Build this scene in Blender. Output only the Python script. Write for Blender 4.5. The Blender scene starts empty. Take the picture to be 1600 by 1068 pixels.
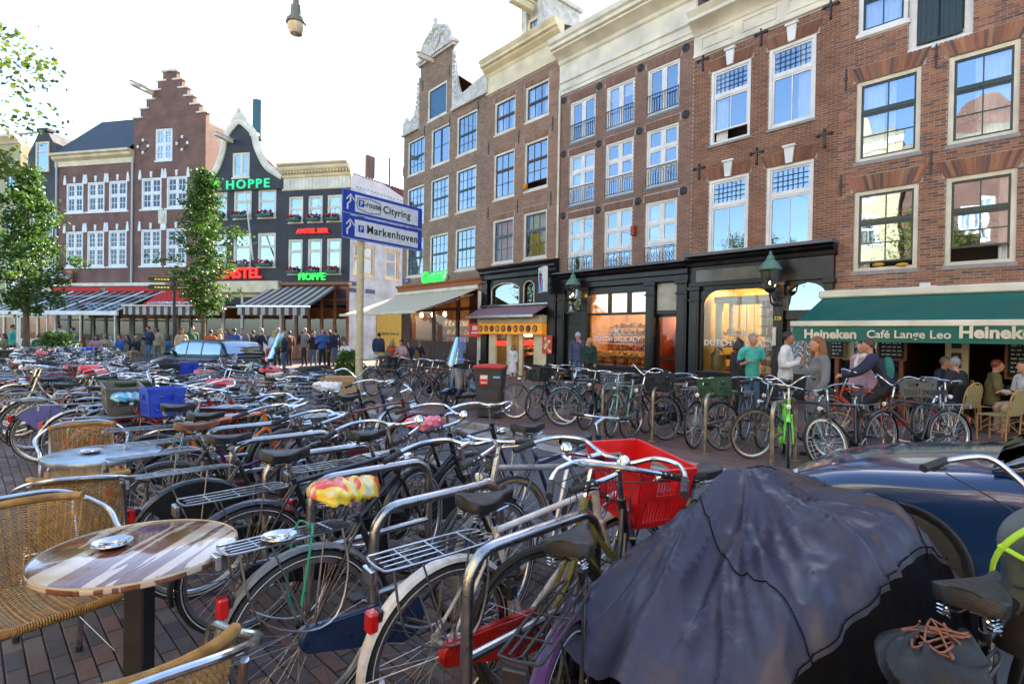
import bpy, bmesh, math, random
from math import sin, cos, pi, radians as RD, sqrt, atan2, hypot
from mathutils import Vector, Matrix, noise
S = bpy.context.scene
COL = S.collection
rnd = random.Random(11)
# ---------------------------------------------------------------- camera
CAMZ = 1.62; FPX = 855.0; PITCH = RD(0.55); ROLL = RD(0.95)
cF = Vector((0, cos(PITCH), -sin(PITCH))); cR0 = Vector((1, 0, 0)); cU0 = cR0.cross(cF)
cR = cR0*cos(ROLL) + cU0*sin(ROLL); cU = -cR0*sin(ROLL) + cU0*cos(ROLL)
cam_d = bpy.data.cameras.new('camera'); cam = bpy.data.objects.new('camera', cam_d); COL.objects.link(cam)
cam.matrix_world = Matrix(((cR.x, cU.x, -cF.x, 0), (cR.y, cU.y, -cF.y, 0), (cR.z, cU.z, -cF.z, CAMZ), (0, 0, 0, 1)))
cam_d.sensor_width = 36; cam_d.lens = 36*FPX/1600; cam_d.clip_end = 800; cam_d.clip_start = 0.05
S.camera = cam
# ---------------------------------------------------------------- light
SUN_EL = RD(31); SUN_AZ = RD(24)     # azimuth measured from +Y towards +X
w = bpy.data.worlds.new('World'); S.world = w; w.use_nodes = True
nt = w.node_tree; bg = nt.nodes['Background']
sky = nt.nodes.new('ShaderNodeTexSky'); sky.sky_type = 'NISHITA'; sky.sun_disc = False
sky.sun_elevation = SUN_EL; sky.sun_rotation = SUN_AZ
sky.air_density = 1.0; sky.dust_density = .9; sky.ozone_density = 1.0
nt.links.new(sky.outputs[0], bg.inputs[0]); bg.inputs[1].default_value = 0.11
sd = bpy.data.lights.new('sun', 'SUN'); sd.energy = 5.0; sd.angle = RD(0.5); sd.color = (1, .9, .74)
so = bpy.data.objects.new('sun', sd); COL.objects.link(so)
sdir = Vector((sin(SUN_AZ)*cos(SUN_EL), cos(SUN_AZ)*cos(SUN_EL), sin(SUN_EL)))
so.rotation_euler = sdir.to_track_quat('Z', 'Y').to_euler(); so.location = (10, 20, 30)
S.view_settings.view_transform = 'Standard'; S.view_settings.look = 'None'; S.view_settings.gamma = 1
S.view_settings.use_curve_mapping = False; S.view_settings.exposure = 2.5
S.render.engine = 'CYCLES'
S.cycles.max_bounces = 7; S.cycles.transparent_max_bounces = 12; S.cycles.caustics_reflective = False; S.cycles.caustics_refractive = False
# ---------------------------------------------------------------- pixel to place
def ray(u, v):
    return (cF + cR*((u-800)/FPX) + cU*(-(v-534)/FPX))
def gp(u, v, z=0.0):
    d = ray(u, v); t = (z-CAMZ)/d.z
    return Vector((d.x*t, d.y*t, z))
def at(u, v, y):
    d = ray(u, v); t = y/d.y
    return Vector((d.x*t, y, CAMZ+d.z*t))
# ---------------------------------------------------------------- mesh builder
class MB:
    def __init__(s): s.v = []; s.f = []; s.m = []; s.M = None; s.mi = 0
    def add(s, vs, fs, mi=None):
        b = len(s.v); M = s.M
        s.v += [tuple(M @ Vector(p)) if M else tuple(p) for p in vs]
        s.f += [tuple(b+i for i in f) for f in fs]; s.m += [s.mi if mi is None else mi]*len(fs)
        return s
    def box(s, x0, x1, y0, y1, z0, z1, mi=None, skip=''):
        f = {'b': (0, 3, 2, 1), 't': (4, 5, 6, 7), 'f': (0, 1, 5, 4), 'r': (1, 2, 6, 5), 'k': (2, 3, 7, 6), 'l': (3, 0, 4, 7)}
        return s.add([(x0, y0, z0), (x1, y0, z0), (x1, y1, z0), (x0, y1, z0), (x0, y0, z1), (x1, y0, z1), (x1, y1, z1), (x0, y1, z1)],
                     [f[k] for k in 'btfrkl' if k not in skip], mi)
    def cbox(s, x0, x1, y0, y1, z0, z1, c=.01, mi=None):     # chamfered box
        P = []; idx = {}
        for a, X in ((0, x0), (1, x1)):
            for b, Y in ((0, y0), (1, y1)):
                for d, Z in ((0, z0), (1, z1)):
                    ix = X+(c if a == 0 else -c); iy = Y+(c if b == 0 else -c); iz = Z+(c if d == 0 else -c)
                    idx[a, b, d, 0] = len(P); P.append((X, iy, iz))
                    idx[a, b, d, 1] = len(P); P.append((ix, Y, iz))
                    idx[a, b, d, 2] = len(P); P.append((ix, iy, Z))
        F = []
        for a in (0, 1):
            F.append([idx[a, b, d, 0] for b, d in ((0, 0), (1, 0), (1, 1), (0, 1))][::(1 if a else -1)])
            F.append([idx[b, a, d, 1] for b, d in ((0, 0), (1, 0), (1, 1), (0, 1))][::(-1 if a else 1)])
            F.append([idx[b, d, a, 2] for b, d in ((0, 0), (1, 0), (1, 1), (0, 1))][::(1 if a else -1)])
        for a in (0, 1):
            for b in (0, 1):
                F.append([idx[a, b, 0, 0], idx[a, b, 1, 0], idx[a, b, 1, 1], idx[a, b, 0, 1]])
                F.append([idx[a, 0, b, 0], idx[a, 1, b, 0], idx[a, 1, b, 2], idx[a, 0, b, 2]])
                F.append([idx[0, a, b, 1], idx[1, a, b, 1], idx[1, a, b, 2], idx[0, a, b, 2]])
                for d in (0, 1): F.append([idx[a, b, d, 0], idx[a, b, d, 1], idx[a, b, d, 2]])
        return s.add(P, F, mi)
    def tube(s, pts, r, n=8, closed=False, caps=True, mi=None, flat=1.0, up=None):
        pts = [Vector(p) for p in pts]; N = len(pts)
        if N < 2: return s
        rs = r if isinstance(r, (list, tuple)) else [r]*N
        T = []
        for i in range(N):
            a = pts[(i-1) % N] if (closed or i > 0) else pts[0]
            b = pts[(i+1) % N] if (closed or i < N-1) else pts[-1]
            t = (b-a); T.append(t.normalized() if t.length > 1e-9 else Vector((0, 0, 1)))
        u = Vector(up) if up else (Vector((0, 0, 1)) if abs(T[0].z) < .9 else Vector((1, 0, 0)))
        u = (u - T[0]*u.dot(T[0])).normalized(); vs = []
        for i in range(N):
            u = u - T[i]*u.dot(T[i]); u.normalize(); w_ = T[i].cross(u)
            for k in range(n):
                a = 2*pi*k/n
                vs.append(pts[i] + u*(cos(a)*rs[i]*flat) + w_*(sin(a)*rs[i]))
        fs = []
        for i in range(N if closed else N-1):
            j = (i+1) % N
            for k in range(n):
                l = (k+1) % n; fs.append((i*n+k, i*n+l, j*n+l, j*n+k))
        if caps and not closed:
            fs.append(tuple(range(n))[::-1]); fs.append(tuple((N-1)*n+k for k in range(n)))
        return s.add(vs, fs, mi)
    def lathe(s, prof, n=24, c=(0, 0, 0), mi=None, axis='z', a0=0, a1=2*pi):
        vs = []; full = abs(a1-a0-2*pi) < 1e-6; m = n if full else n+1
        for r, h in prof:
            for k in range(m):
                a = a0+(a1-a0)*k/n
                p = (r*cos(a), r*sin(a), h)
                if axis == 'x': p = (h, r*cos(a), r*sin(a))
                if axis == 'y': p = (r*cos(a), h, r*sin(a))
                vs.append((p[0]+c[0], p[1]+c[1], p[2]+c[2]))
        fs = []
        for i in range(len(prof)-1):
            for k in range(n):
                l = (k+1) % m; fs.append((i*m+k, i*m+l, (i+1)*m+l, (i+1)*m+k))
        return s.add(vs, fs, mi)
    def ball(s, c, r, n=12, m=8, mi=None):
        r = r if isinstance(r, (tuple, list)) else (r, r, r); vs = []; fs = []
        for i in range(m+1):
            t = pi*i/m
            for k in range(n):
                a = 2*pi*k/n; vs.append((c[0]+r[0]*sin(t)*cos(a), c[1]+r[1]*sin(t)*sin(a), c[2]+r[2]*cos(t)))
        for i in range(m):
            for k in range(n):
                l = (k+1) % n; fs.append((i*n+k, (i+1)*n+k, (i+1)*n+l, i*n+l))
        return s.add(vs, fs, mi)
    def poly(s, pts, y0, y1, mi=None, plane='xz'):          # prism of a 2D outline
        n = len(pts)
        def P(a, b, c): return (a, c, b) if plane == 'xz' else ((a, b, c) if plane == 'xy' else (c, a, b))
        vs = [P(a, b, y0) for a, b in pts] + [P(a, b, y1) for a, b in pts]
        fs = [tuple(range(n)), tuple(range(2*n-1, n-1, -1))] + [(i, i+n, (i+1) % n+n, (i+1) % n) for i in range(n)]
        return s.add(vs, fs, mi)
    def grid(s, fn, nu, nv, mi=None, wrapu=False):
        vs = [fn(i/nu, j/nv) for j in range(nv+1) for i in range(nu+1)]; fs = []
        for j in range(nv):
            for i in range(nu): a = j*(nu+1)+i; fs.append((a, a+1, a+nu+2, a+nu+1))
        return s.add(vs, fs, mi)
    def mesh(s, name, mats, smooth=35):
        me = bpy.data.meshes.new(name); me.from_pydata(s.v, [], s.f)
        for m in (mats if isinstance(mats, (list, tuple)) else [mats]): me.materials.append(m)
        me.polygons.foreach_set('material_index', s.m)
        if smooth:
            me.polygons.foreach_set('use_smooth', [True]*len(s.f)); me.update()
            me.set_sharp_from_angle(angle=RD(smooth))
        me.update(); return me
    def build(s, name, mats, parent=None, smooth=35, loc=None, fixn=False):
        me = s.mesh(name, mats, smooth)
        if fixn:
            b = bmesh.new(); b.from_mesh(me); bmesh.ops.recalc_face_normals(b, faces=b.faces); b.to_mesh(me); b.free()
        return ob(name, me, parent, loc)
def ob(name, me, parent=None, loc=None, rot=None):
    o = bpy.data.objects.new(name, me); COL.objects.link(o)
    if parent is not None: o.parent = parent
    if loc is not None: o.location = loc
    if rot is not None: o.rotation_euler = rot
    return o
def tag(o, label=None, cat=None, group=None, kind=None):
    if label: o['label'] = label
    if cat: o['category'] = cat
    if group: o['group'] = group
    if kind: o['kind'] = kind
    return o
def empty(name, label, cat, loc=(0, 0, 0), rz=0, group=None, rx=0, ry=0):
    o = bpy.data.objects.new(name, None); COL.objects.link(o); o.empty_display_size = .1
    o.location = loc; o.rotation_euler = (rx, ry, rz)
    return tag(o, label, cat, group)
def kids(o): return [c for c in bpy.data.objects if c.parent is o]
def M4(loc=(0, 0, 0), rx=0, ry=0, rz=0, s=1):
    return Matrix.Translation(loc) @ Matrix.Rotation(rz, 4, 'Z') @ Matrix.Rotation(ry, 4, 'Y') @ Matrix.Rotation(rx, 4, 'X') @ Matrix.Scale(s, 4)
def smooth_path(P, n=6, closed=False):
    P = [Vector(p) for p in P]; N = len(P); out = []
    rng = range(N) if closed else range(N-1)
    for i in rng:
        p0 = P[(i-1) % N] if (closed or i > 0) else P[0]; p1 = P[i]; p2 = P[(i+1) % N]
        p3 = P[(i+2) % N] if (closed or i+2 < N) else P[-1]
        for k in range(n):
            t = k/n; out.append(.5*((2*p1)+(p2-p0)*t+(2*p0-5*p1+4*p2-p3)*t*t+(3*p1-p0-3*p2+p3)*t**3))
    if not closed: out.append(P[-1])
    return out
# ---------------------------------------------------------------- materials
def nmat(name):
    m = bpy.data.materials.new(name); m.use_nodes = True; return m, m.node_tree, m.node_tree.nodes['Principled BSDF']
def mat(name, col, rough=.5, metal=0, var=.12, scale=8, bump=0, bscale=None, spec=.5, emit=0, coat=0, stretch=(1, 1, 1), rvar=.15):
    m, t, b = nmat(name); L = t.links.new
    b.inputs['Base Color'].default_value = (*col, 1); b.inputs['Roughness'].default_value = rough
    b.inputs['Metallic'].default_value = metal; b.inputs['Specular IOR Level'].default_value = spec
    if coat: b.inputs['Coat Weight'].default_value = coat; b.inputs['Coat Roughness'].default_value = .08
    if emit: b.inputs['Emission Color'].default_value = (*col, 1); b.inputs['Emission Strength'].default_value = emit
    if var or bump:
        tc = t.nodes.new('ShaderNodeTexCoord'); mp = t.nodes.new('ShaderNodeMapping'); mp.inputs['Scale'].default_value = stretch
        L(tc.outputs['Object'], mp.inputs[0])
        n = t.nodes.new('ShaderNodeTexNoise'); n.inputs['Scale'].default_value = scale; n.inputs['Detail'].default_value = 6
        L(mp.outputs[0], n.inputs['Vector'])
        r = t.nodes.new('ShaderNodeMapRange'); r.inputs[1].default_value = .3; r.inputs[2].default_value = .7
        r.inputs[3].default_value = 1-var; r.inputs[4].default_value = 1+var; L(n.outputs[0], r.inputs[0])
        x = t.nodes.new('ShaderNodeMix'); x.data_type = 'RGBA'; x.blend_type = 'MULTIPLY'; x.inputs[0].default_value = 1
        x.inputs[6].default_value = (*col, 1); L(r.outputs[0], x.inputs[7]); L(x.outputs[2], b.inputs['Base Color'])
        if rvar:
            q = t.nodes.new('ShaderNodeMapRange'); q.inputs[1].default_value = .3; q.inputs[2].default_value = .7
            q.inputs[3].default_value = max(0, rough-rvar*rough); q.inputs[4].default_value = min(1, rough+rvar*2*rough+.02)
            L(n.outputs[0], q.inputs[0]); L(q.outputs[0], b.inputs['Roughness'])
        if bump:
            n2 = t.nodes.new('ShaderNodeTexNoise'); n2.inputs['Scale'].default_value = bscale or scale*6; n2.inputs['Detail'].default_value = 4
            L(mp.outputs[0], n2.inputs['Vector'])
            bp = t.nodes.new('ShaderNodeBump'); bp.inputs['Strength'].default_value = bump; bp.inputs['Distance'].default_value = .01
            L(n2.outputs[0], bp.inputs['Height']); L(bp.outputs[0], b.inputs['Normal'])
    return m
def island_mat(name, cols, rough=.85, var=.25, scale=3, bump=.4):   # one colour per loose piece
    m, t, b = nmat(name); L = t.links.new
    g = t.nodes.new('ShaderNodeNewGeometry'); cr = t.nodes.new('ShaderNodeValToRGB'); L(g.outputs['Random Per Island'], cr.inputs[0])
    e = cr.color_ramp.elements; e[0].color = (*cols[0], 1); e[1].color = (*cols[-1], 1)
    for i, c in enumerate(cols[1:-1]): k = e.new((i+1)/(len(cols)-1)); k.color = (*c, 1)
    tc = t.nodes.new('ShaderNodeTexCoord'); n = t.nodes.new('ShaderNodeTexNoise'); n.inputs['Scale'].default_value = scale; n.inputs['Detail'].default_value = 8
    n.inputs['Roughness'].default_value = .65
    L(tc.outputs['Object'], n.inputs['Vector'])
    r = t.nodes.new('ShaderNodeMapRange'); r.inputs[1].default_value = .3; r.inputs[2].default_value = .7; r.inputs[3].default_value = 1-var; r.inputs[4].default_value = 1+var
    L(n.outputs[0], r.inputs[0]); x = t.nodes.new('ShaderNodeMix'); x.data_type = 'RGBA'; x.blend_type = 'MULTIPLY'; x.inputs[0].default_value = 1
    L(cr.outputs[0], x.inputs[6]); L(r.outputs[0], x.inputs[7]); L(x.outputs[2], b.inputs['Base Color']); b.inputs['Roughness'].default_value = rough
    n2 = t.nodes.new('ShaderNodeTexNoise'); n2.inputs['Scale'].default_value = 60; L(tc.outputs['Object'], n2.inputs['Vector'])
    bp = t.nodes.new('ShaderNodeBump'); bp.inputs['Strength'].default_value = bump; bp.inputs['Distance'].default_value = .004; L(n2.outputs[0], bp.inputs['Height']); L(bp.outputs[0], b.inputs['Normal'])
    return m
def brick_mat(name, c1, c2, mortar, bw=.21, bh=.06, mo=.008, rough=.85):
    m, t, b = nmat(name); L = t.links.new
    tc = t.nodes.new('ShaderNodeTexCoord'); sp = t.nodes.new('ShaderNodeSeparateXYZ'); cb = t.nodes.new('ShaderNodeCombineXYZ')
    L(tc.outputs['Object'], sp.inputs[0]); ad = t.nodes.new('ShaderNodeMath'); ad.operation = 'ADD'
    L(sp.outputs[0], ad.inputs[0]); L(sp.outputs[1], ad.inputs[1]); L(ad.outputs[0], cb.inputs[0]); L(sp.outputs[2], cb.inputs[1])
    k = t.nodes.new('ShaderNodeTexBrick'); k.inputs['Color1'].default_value = (*c1, 1); k.inputs['Color2'].default_value = (*c2, 1); k.inputs['Mortar'].default_value = (*mortar, 1)
    k.inputs['Scale'].default_value = 1; k.inputs['Mortar Size'].default_value = mo; k.inputs['Brick Width'].default_value = bw; k.inputs['Row Height'].default_value = bh
    L(cb.outputs[0], k.inputs['Vector']); n = t.nodes.new('ShaderNodeTexNoise'); n.inputs['Scale'].default_value = 1.1; n.inputs['Detail'].default_value = 8; L(tc.outputs['Object'], n.inputs['Vector'])
    r = t.nodes.new('ShaderNodeMapRange'); r.inputs[1].default_value = .3; r.inputs[2].default_value = .7; r.inputs[3].default_value = .72; r.inputs[4].default_value = 1.25; L(n.outputs[0], r.inputs[0])
    x = t.nodes.new('ShaderNodeMix'); x.data_type = 'RGBA'; x.blend_type = 'MULTIPLY'; x.inputs[0].default_value = 1; L(k.outputs[0], x.inputs[6]); L(r.outputs[0], x.inputs[7])
    L(x.outputs[2], b.inputs['Base Color']); b.inputs['Roughness'].default_value = rough
    bp = t.nodes.new('ShaderNodeBump'); bp.inputs['Strength'].default_value = .5; bp.inputs['Distance'].default_value = -.006; L(k.outputs[1], bp.inputs['Height']); L(bp.outputs[0], b.inputs['Normal'])
    return m
def glass_mat(name, tint=(.9, .95, 1), refl=.35, rough=.015, wav=.03, wscale=1.3):
    m, t, b = nmat(name); L = t.links.new; t.nodes.remove(b); out = t.nodes['Material Output']
    g = t.nodes.new('ShaderNodeBsdfGlossy'); g.inputs['Roughness'].default_value = rough; g.inputs['Color'].default_value = (.62, .8, 1, 1)  # blue put into the gloss colour to deepen the sky reflections
    tr = t.nodes.new('ShaderNodeBsdfTransparent'); tr.inputs[0].default_value = (*tint, 1)
    mx = t.nodes.new('ShaderNodeMixShader'); lw = t.nodes.new('ShaderNodeLayerWeight'); lw.inputs[0].default_value = .35
    r = t.nodes.new('ShaderNodeMapRange'); r.inputs[3].default_value = refl; r.inputs[4].default_value = .95; L(lw.outputs['Fresnel'], r.inputs[0])
    L(r.outputs[0], mx.inputs[0]); L(tr.outputs[0], mx.inputs[1]); L(g.outputs[0], mx.inputs[2]); L(mx.outputs[0], out.inputs[0])
    if wav:
        tc = t.nodes.new('ShaderNodeTexCoord'); n = t.nodes.new('ShaderNodeTexNoise'); n.inputs['Scale'].default_value = wscale; n.inputs['Detail'].default_value = 1
        L(tc.outputs['Object'], n.inputs['Vector']); bp = t.nodes.new('ShaderNodeBump'); bp.inputs['Strength'].default_value = wav; bp.inputs['Distance'].default_value = .1
        L(n.outputs[0], bp.inputs['Height']); L(bp.outputs[0], g.inputs['Normal']); L(bp.outputs[0], lw.inputs['Normal'])
    return m
def stripe_mat(name, c1, c2, width, axis=0, rough=.8):
    m, t, b = nmat(name); L = t.links.new; tc = t.nodes.new('ShaderNodeTexCoord'); sp = t.nodes.new('ShaderNodeSeparateXYZ'); L(tc.outputs['Object'], sp.inputs[0])
    a = t.nodes.new('ShaderNodeMath'); a.operation = 'PINGPONG'; a.inputs[1].default_value = width; L(sp.outputs[axis], a.inputs[0])
    g = t.nodes.new('ShaderNodeMath'); g.operation = 'GREATER_THAN'; g.inputs[1].default_value = width/2; L(a.outputs[0], g.inputs[0])
    x = t.nodes.new('ShaderNodeMix'); x.data_type = 'RGBA'; x.inputs[6].default_value = (*c1, 1); x.inputs[7].default_value = (*c2, 1); L(g.outputs[0], x.inputs[0]); L(x.outputs[2], b.inputs['Base Color'])
    b.inputs['Roughness'].default_value = rough; return m
_mc = {}
def cm(name, col, rough=.5, metal=0, **k):      # cached plain material
    key = (name,)
    if key not in _mc: _mc[key] = mat(name, col, rough, metal, **k)
    return _mc[key]
WHITE = cm('white_paint', (.7, .7, .67), .45, var=.14, scale=2)
CREAM = cm('cream_paint', (.64, .54, .34), .45, var=.18, scale=1.6)
IVORY = cm('ivory_paint', (.64, .6, .48), .5, var=.22, scale=1.3)
STONE = cm('weathered_stone', (.5, .48, .43), .8, var=.3, scale=4, bump=.5)
GREYST = cm('grey_stone', (.28, .27, .26), .8, var=.2, scale=5, bump=.3)
BLACKP = cm('black_gloss_paint', (.008, .008, .009), .3, var=.3, scale=3, coat=.08, spec=.35)
BLACKW = cm('charcoal_wall', (.026, .028, .034), .6, var=.3, scale=1.5, bump=.3, bscale=30)
DKGREEN = cm('dark_green_paint', (.012, .035, .035), .3, var=.2, scale=3)
IRON = cm('black_iron', (.015, .015, .017), .4, 0, var=.2)
LEAD = cm('lead_grey', (.12, .13, .14), .6, var=.2)
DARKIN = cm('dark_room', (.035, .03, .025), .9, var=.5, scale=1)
SLATE = cm('roof_slate', (.035, .045, .055), .6, var=.4, scale=1.2, bump=.3)
TILE = cm('roof_tile_red', (.16, .05, .03), .75, var=.35, scale=2)
CURT = cm('curtain_cloth', (.7, .72, .74), .9, var=.06, scale=3)
WOODR = cm('red_brown_wood', (.22, .065, .02), .4, var=.3, scale=4, stretch=(1, 1, 6))
BROWNP = cm('brown_paint', (.035, .012, .01), .4, var=.2)
BLUEGREY = cm('blue_grey_paint', (.12, .22, .28), .5, var=.1)
CHROME = cm('chrome', (.55, .56, .58), .2, 1, var=.08, scale=20)
STEEL = cm('brushed_steel', (.45, .44, .43), .27, 1, var=.15, scale=14, bump=.1)
ALU = cm('aluminium', (.5, .51, .53), .27, 1, var=.1, scale=10)
RUBBER = cm('black_rubber', (.014, .014, .015), .62, var=.35, scale=14)
BLACKPL = cm('black_plastic', (.018, .018, .02), .42, var=.2)
REDL = cm('red_lens', (.5, .01, .01), .15, coat=.5)
GLASS = glass_mat('window_glass')
GLASSB = glass_mat('shop_glass', refl=.03, wav=.015)
# ================================================================ SETTING
PAVE = None
class Facade:
    def __init__(s, x, y, az):
        s.o = Vector((x, y)); s.az = RD(az); s.d = Vector((cos(s.az), sin(s.az))); s.n = Vector((-sin(s.az), cos(s.az)))
    def px(s, u, v, e=0.0):          # pixel -> (along, height) on the plane e metres in front of the wall
        d = ray(u, v); D = Vector((d.x, d.y)); o = s.o - s.n*e
        t = o.dot(s.n)/D.dot(s.n); p = D*t - o
        return p.dot(s.d), CAMZ + d.z*t
    def W(s, a, e, z=0): p = s.o + s.d*a - s.n*e; return Vector((p.x, p.y, z))
    def root(s, name, label, cat, group=None, a=0):
        p = s.W(a, 0); return empty(name, label, cat, (p.x, p.y, 0), s.az, group)
def sec(F, u):                        # a point on the ground line seen in column u
    return F.px(u, 520)[0]
base = gp(1028, 607)
R0 = Facade(base.x, base.y, -49)      # right-hand row, one long street front
sB3 = sec(R0, 627); sB4 = sec(R0, 756.5); sB5 = sec(R0, 871.5); sB6 = sec(R0, 1077); sB7 = sec(R0, 1303)
def sub(F, s, az=None):
    p = F.W(s, 0); return Facade(p.x, p.y, math.degrees(F.az) if az is None else az)
FB3 = sub(R0, sB3); FB4 = sub(R0, sB4); FB5 = sub(R0, sB5); FB6 = sub(R0, sB6); FB7 = sub(R0, sB7, -46)
WB3 = sB4-sB3; WB4 = sB5-sB4; WB5 = sB6-sB5; WB6 = sB7-sB6
def rects(F, rows, e=0):
    """window rectangles from their corners; rows share heights, columns share sides"""
    R = [[F.px(a[0], a[1], e)+F.px(a[2], a[3], e) for a in row] for row in rows]; out = []
    nc = max(len(r) for r in R)
    for j in range(len(R)):
        z1 = sum(q[1] for q in R[j])/len(R[j]); z0 = sum(q[3] for q in R[j])/len(R[j])
        row = []
        for i in range(len(R[j])):
            c = [r[i] for r in R if len(r) == nc]
            row.append((sum(q[0] for q in c)/len(c), sum(q[2] for q in c)/len(c), z0, z1))
        out.append(row)
    return out
def wall_mesh(m, x0, x1, z0, z1, holes, y=0, depth=.14):
    xs = sorted({x0, x1, *[min(max(h[0], x0), x1) for h in holes], *[min(max(h[1], x0), x1) for h in holes]})
    zs = sorted({z0, z1, *[min(max(h[2], z0), z1) for h in holes], *[min(max(h[3], z0), z1) for h in holes]})
    for i in range(len(xs)-1):
        for j in range(len(zs)-1):
            cx = (xs[i]+xs[i+1])/2; cz = (zs[j]+zs[j+1])/2
            if any(h[0] < cx < h[1] and h[2] < cz < h[3] for h in holes): continue
            m.add([(xs[i], y, zs[j]), (xs[i+1], y, zs[j]), (xs[i+1], y, zs[j+1]), (xs[i], y, zs[j+1])], [(0, 1, 2, 3)])
    for a, b, c, d in holes:
        m.add([(a, y, c), (b, y, c), (b, y, d), (a, y, d), (a, y+depth, c), (b, y+depth, c), (b, y+depth, d), (a, y+depth, d)],
              [(0, 4, 5, 1), (1, 5, 6, 2), (2, 6, 7, 3), (3, 7, 4, 0)])
def bricks(m, x0, x1, z0, z1, holes, L=.218, H=.066, jt=.013, dp=.007, seed=1):
    r = random.Random(seed); nz = int((z1-z0)/H)
    for k in range(nz):
        a = z0+k*H; b = a+H-jt; iv = [(x0, x1)]
        for h in holes:
            if h[2] < b-.02 and h[3] > a+.02:
                nv = []
                for p, q in iv:
                    if h[0] > p: nv.append((p, min(q, h[0])))
                    if h[1] < q: nv.append((max(p, h[1]), q))
                iv = [t for t in nv if t[1]-t[0] > .03]
        for p, q in iv:
            x = p - (p % L) + (L/2 if k % 2 else 0)
            if x > p: x -= L
            while x < q:
                e0 = max(x, p); e1 = min(x+L-jt, q)
                if e1-e0 > .03:
                    d = dp*r.uniform(.55, 1.3); t = r.uniform(-.0015, .0015)
                    m.add([(e0, -d, a+t), (e1, -d, a+t), (e1, -d, b+t), (e0, -d, b+t), (e0, .001, a+t), (e1, .001, a+t), (e1, .001, b+t), (e0, .001, b+t)],
                          [(0, 1, 2, 3), (0, 4, 5, 1), (1, 5, 6, 2), (2, 6, 7, 3), (3, 7, 4, 0)])
                x += L
def soldier(m, xa, xb, z, h=.3, w=.06, jt=.008, splay=.16, seed=3, y=-.012):   # flat arch of upright bricks
    n = max(3, int((xb-xa)/(w+jt))); r = random.Random(seed)
    for i in range(n):
        def X(t, k): c = (xa+xb)/2; half = (xb-xa)/2+(splay if k else 0); return c+(2*t-1)*half
        t0 = i/n; t1 = (i+1)/n-jt/(xb-xa); d = y*r.uniform(.8, 1.2)
        q = [(X(t0, 0), d, z), (X(t1, 0), d, z), (X(t1, 1), d, z+h), (X(t0, 1), d, z+h)]
        m.add(q+[(p[0], .001, p[2]) for p in q], [(0, 1, 2, 3), (0, 4, 5, 1), (1, 5, 6, 2), (2, 6, 7, 3), (3, 7, 4, 0)])
def curtain(m, x0, x1, z0, z1, y, folds=9, amp=.03, seed=0, thick=.004):
    r = random.Random(seed); ph = r.random()*6; n = folds*6
    m.grid(lambda a, b: (x0+(x1-x0)*a, y+amp*sin(a*folds*2*pi+ph+.6*sin(b*3+ph))*(1-.3*b), z0+(z1-z0)*b), n, 6)
MUL = {}
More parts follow.
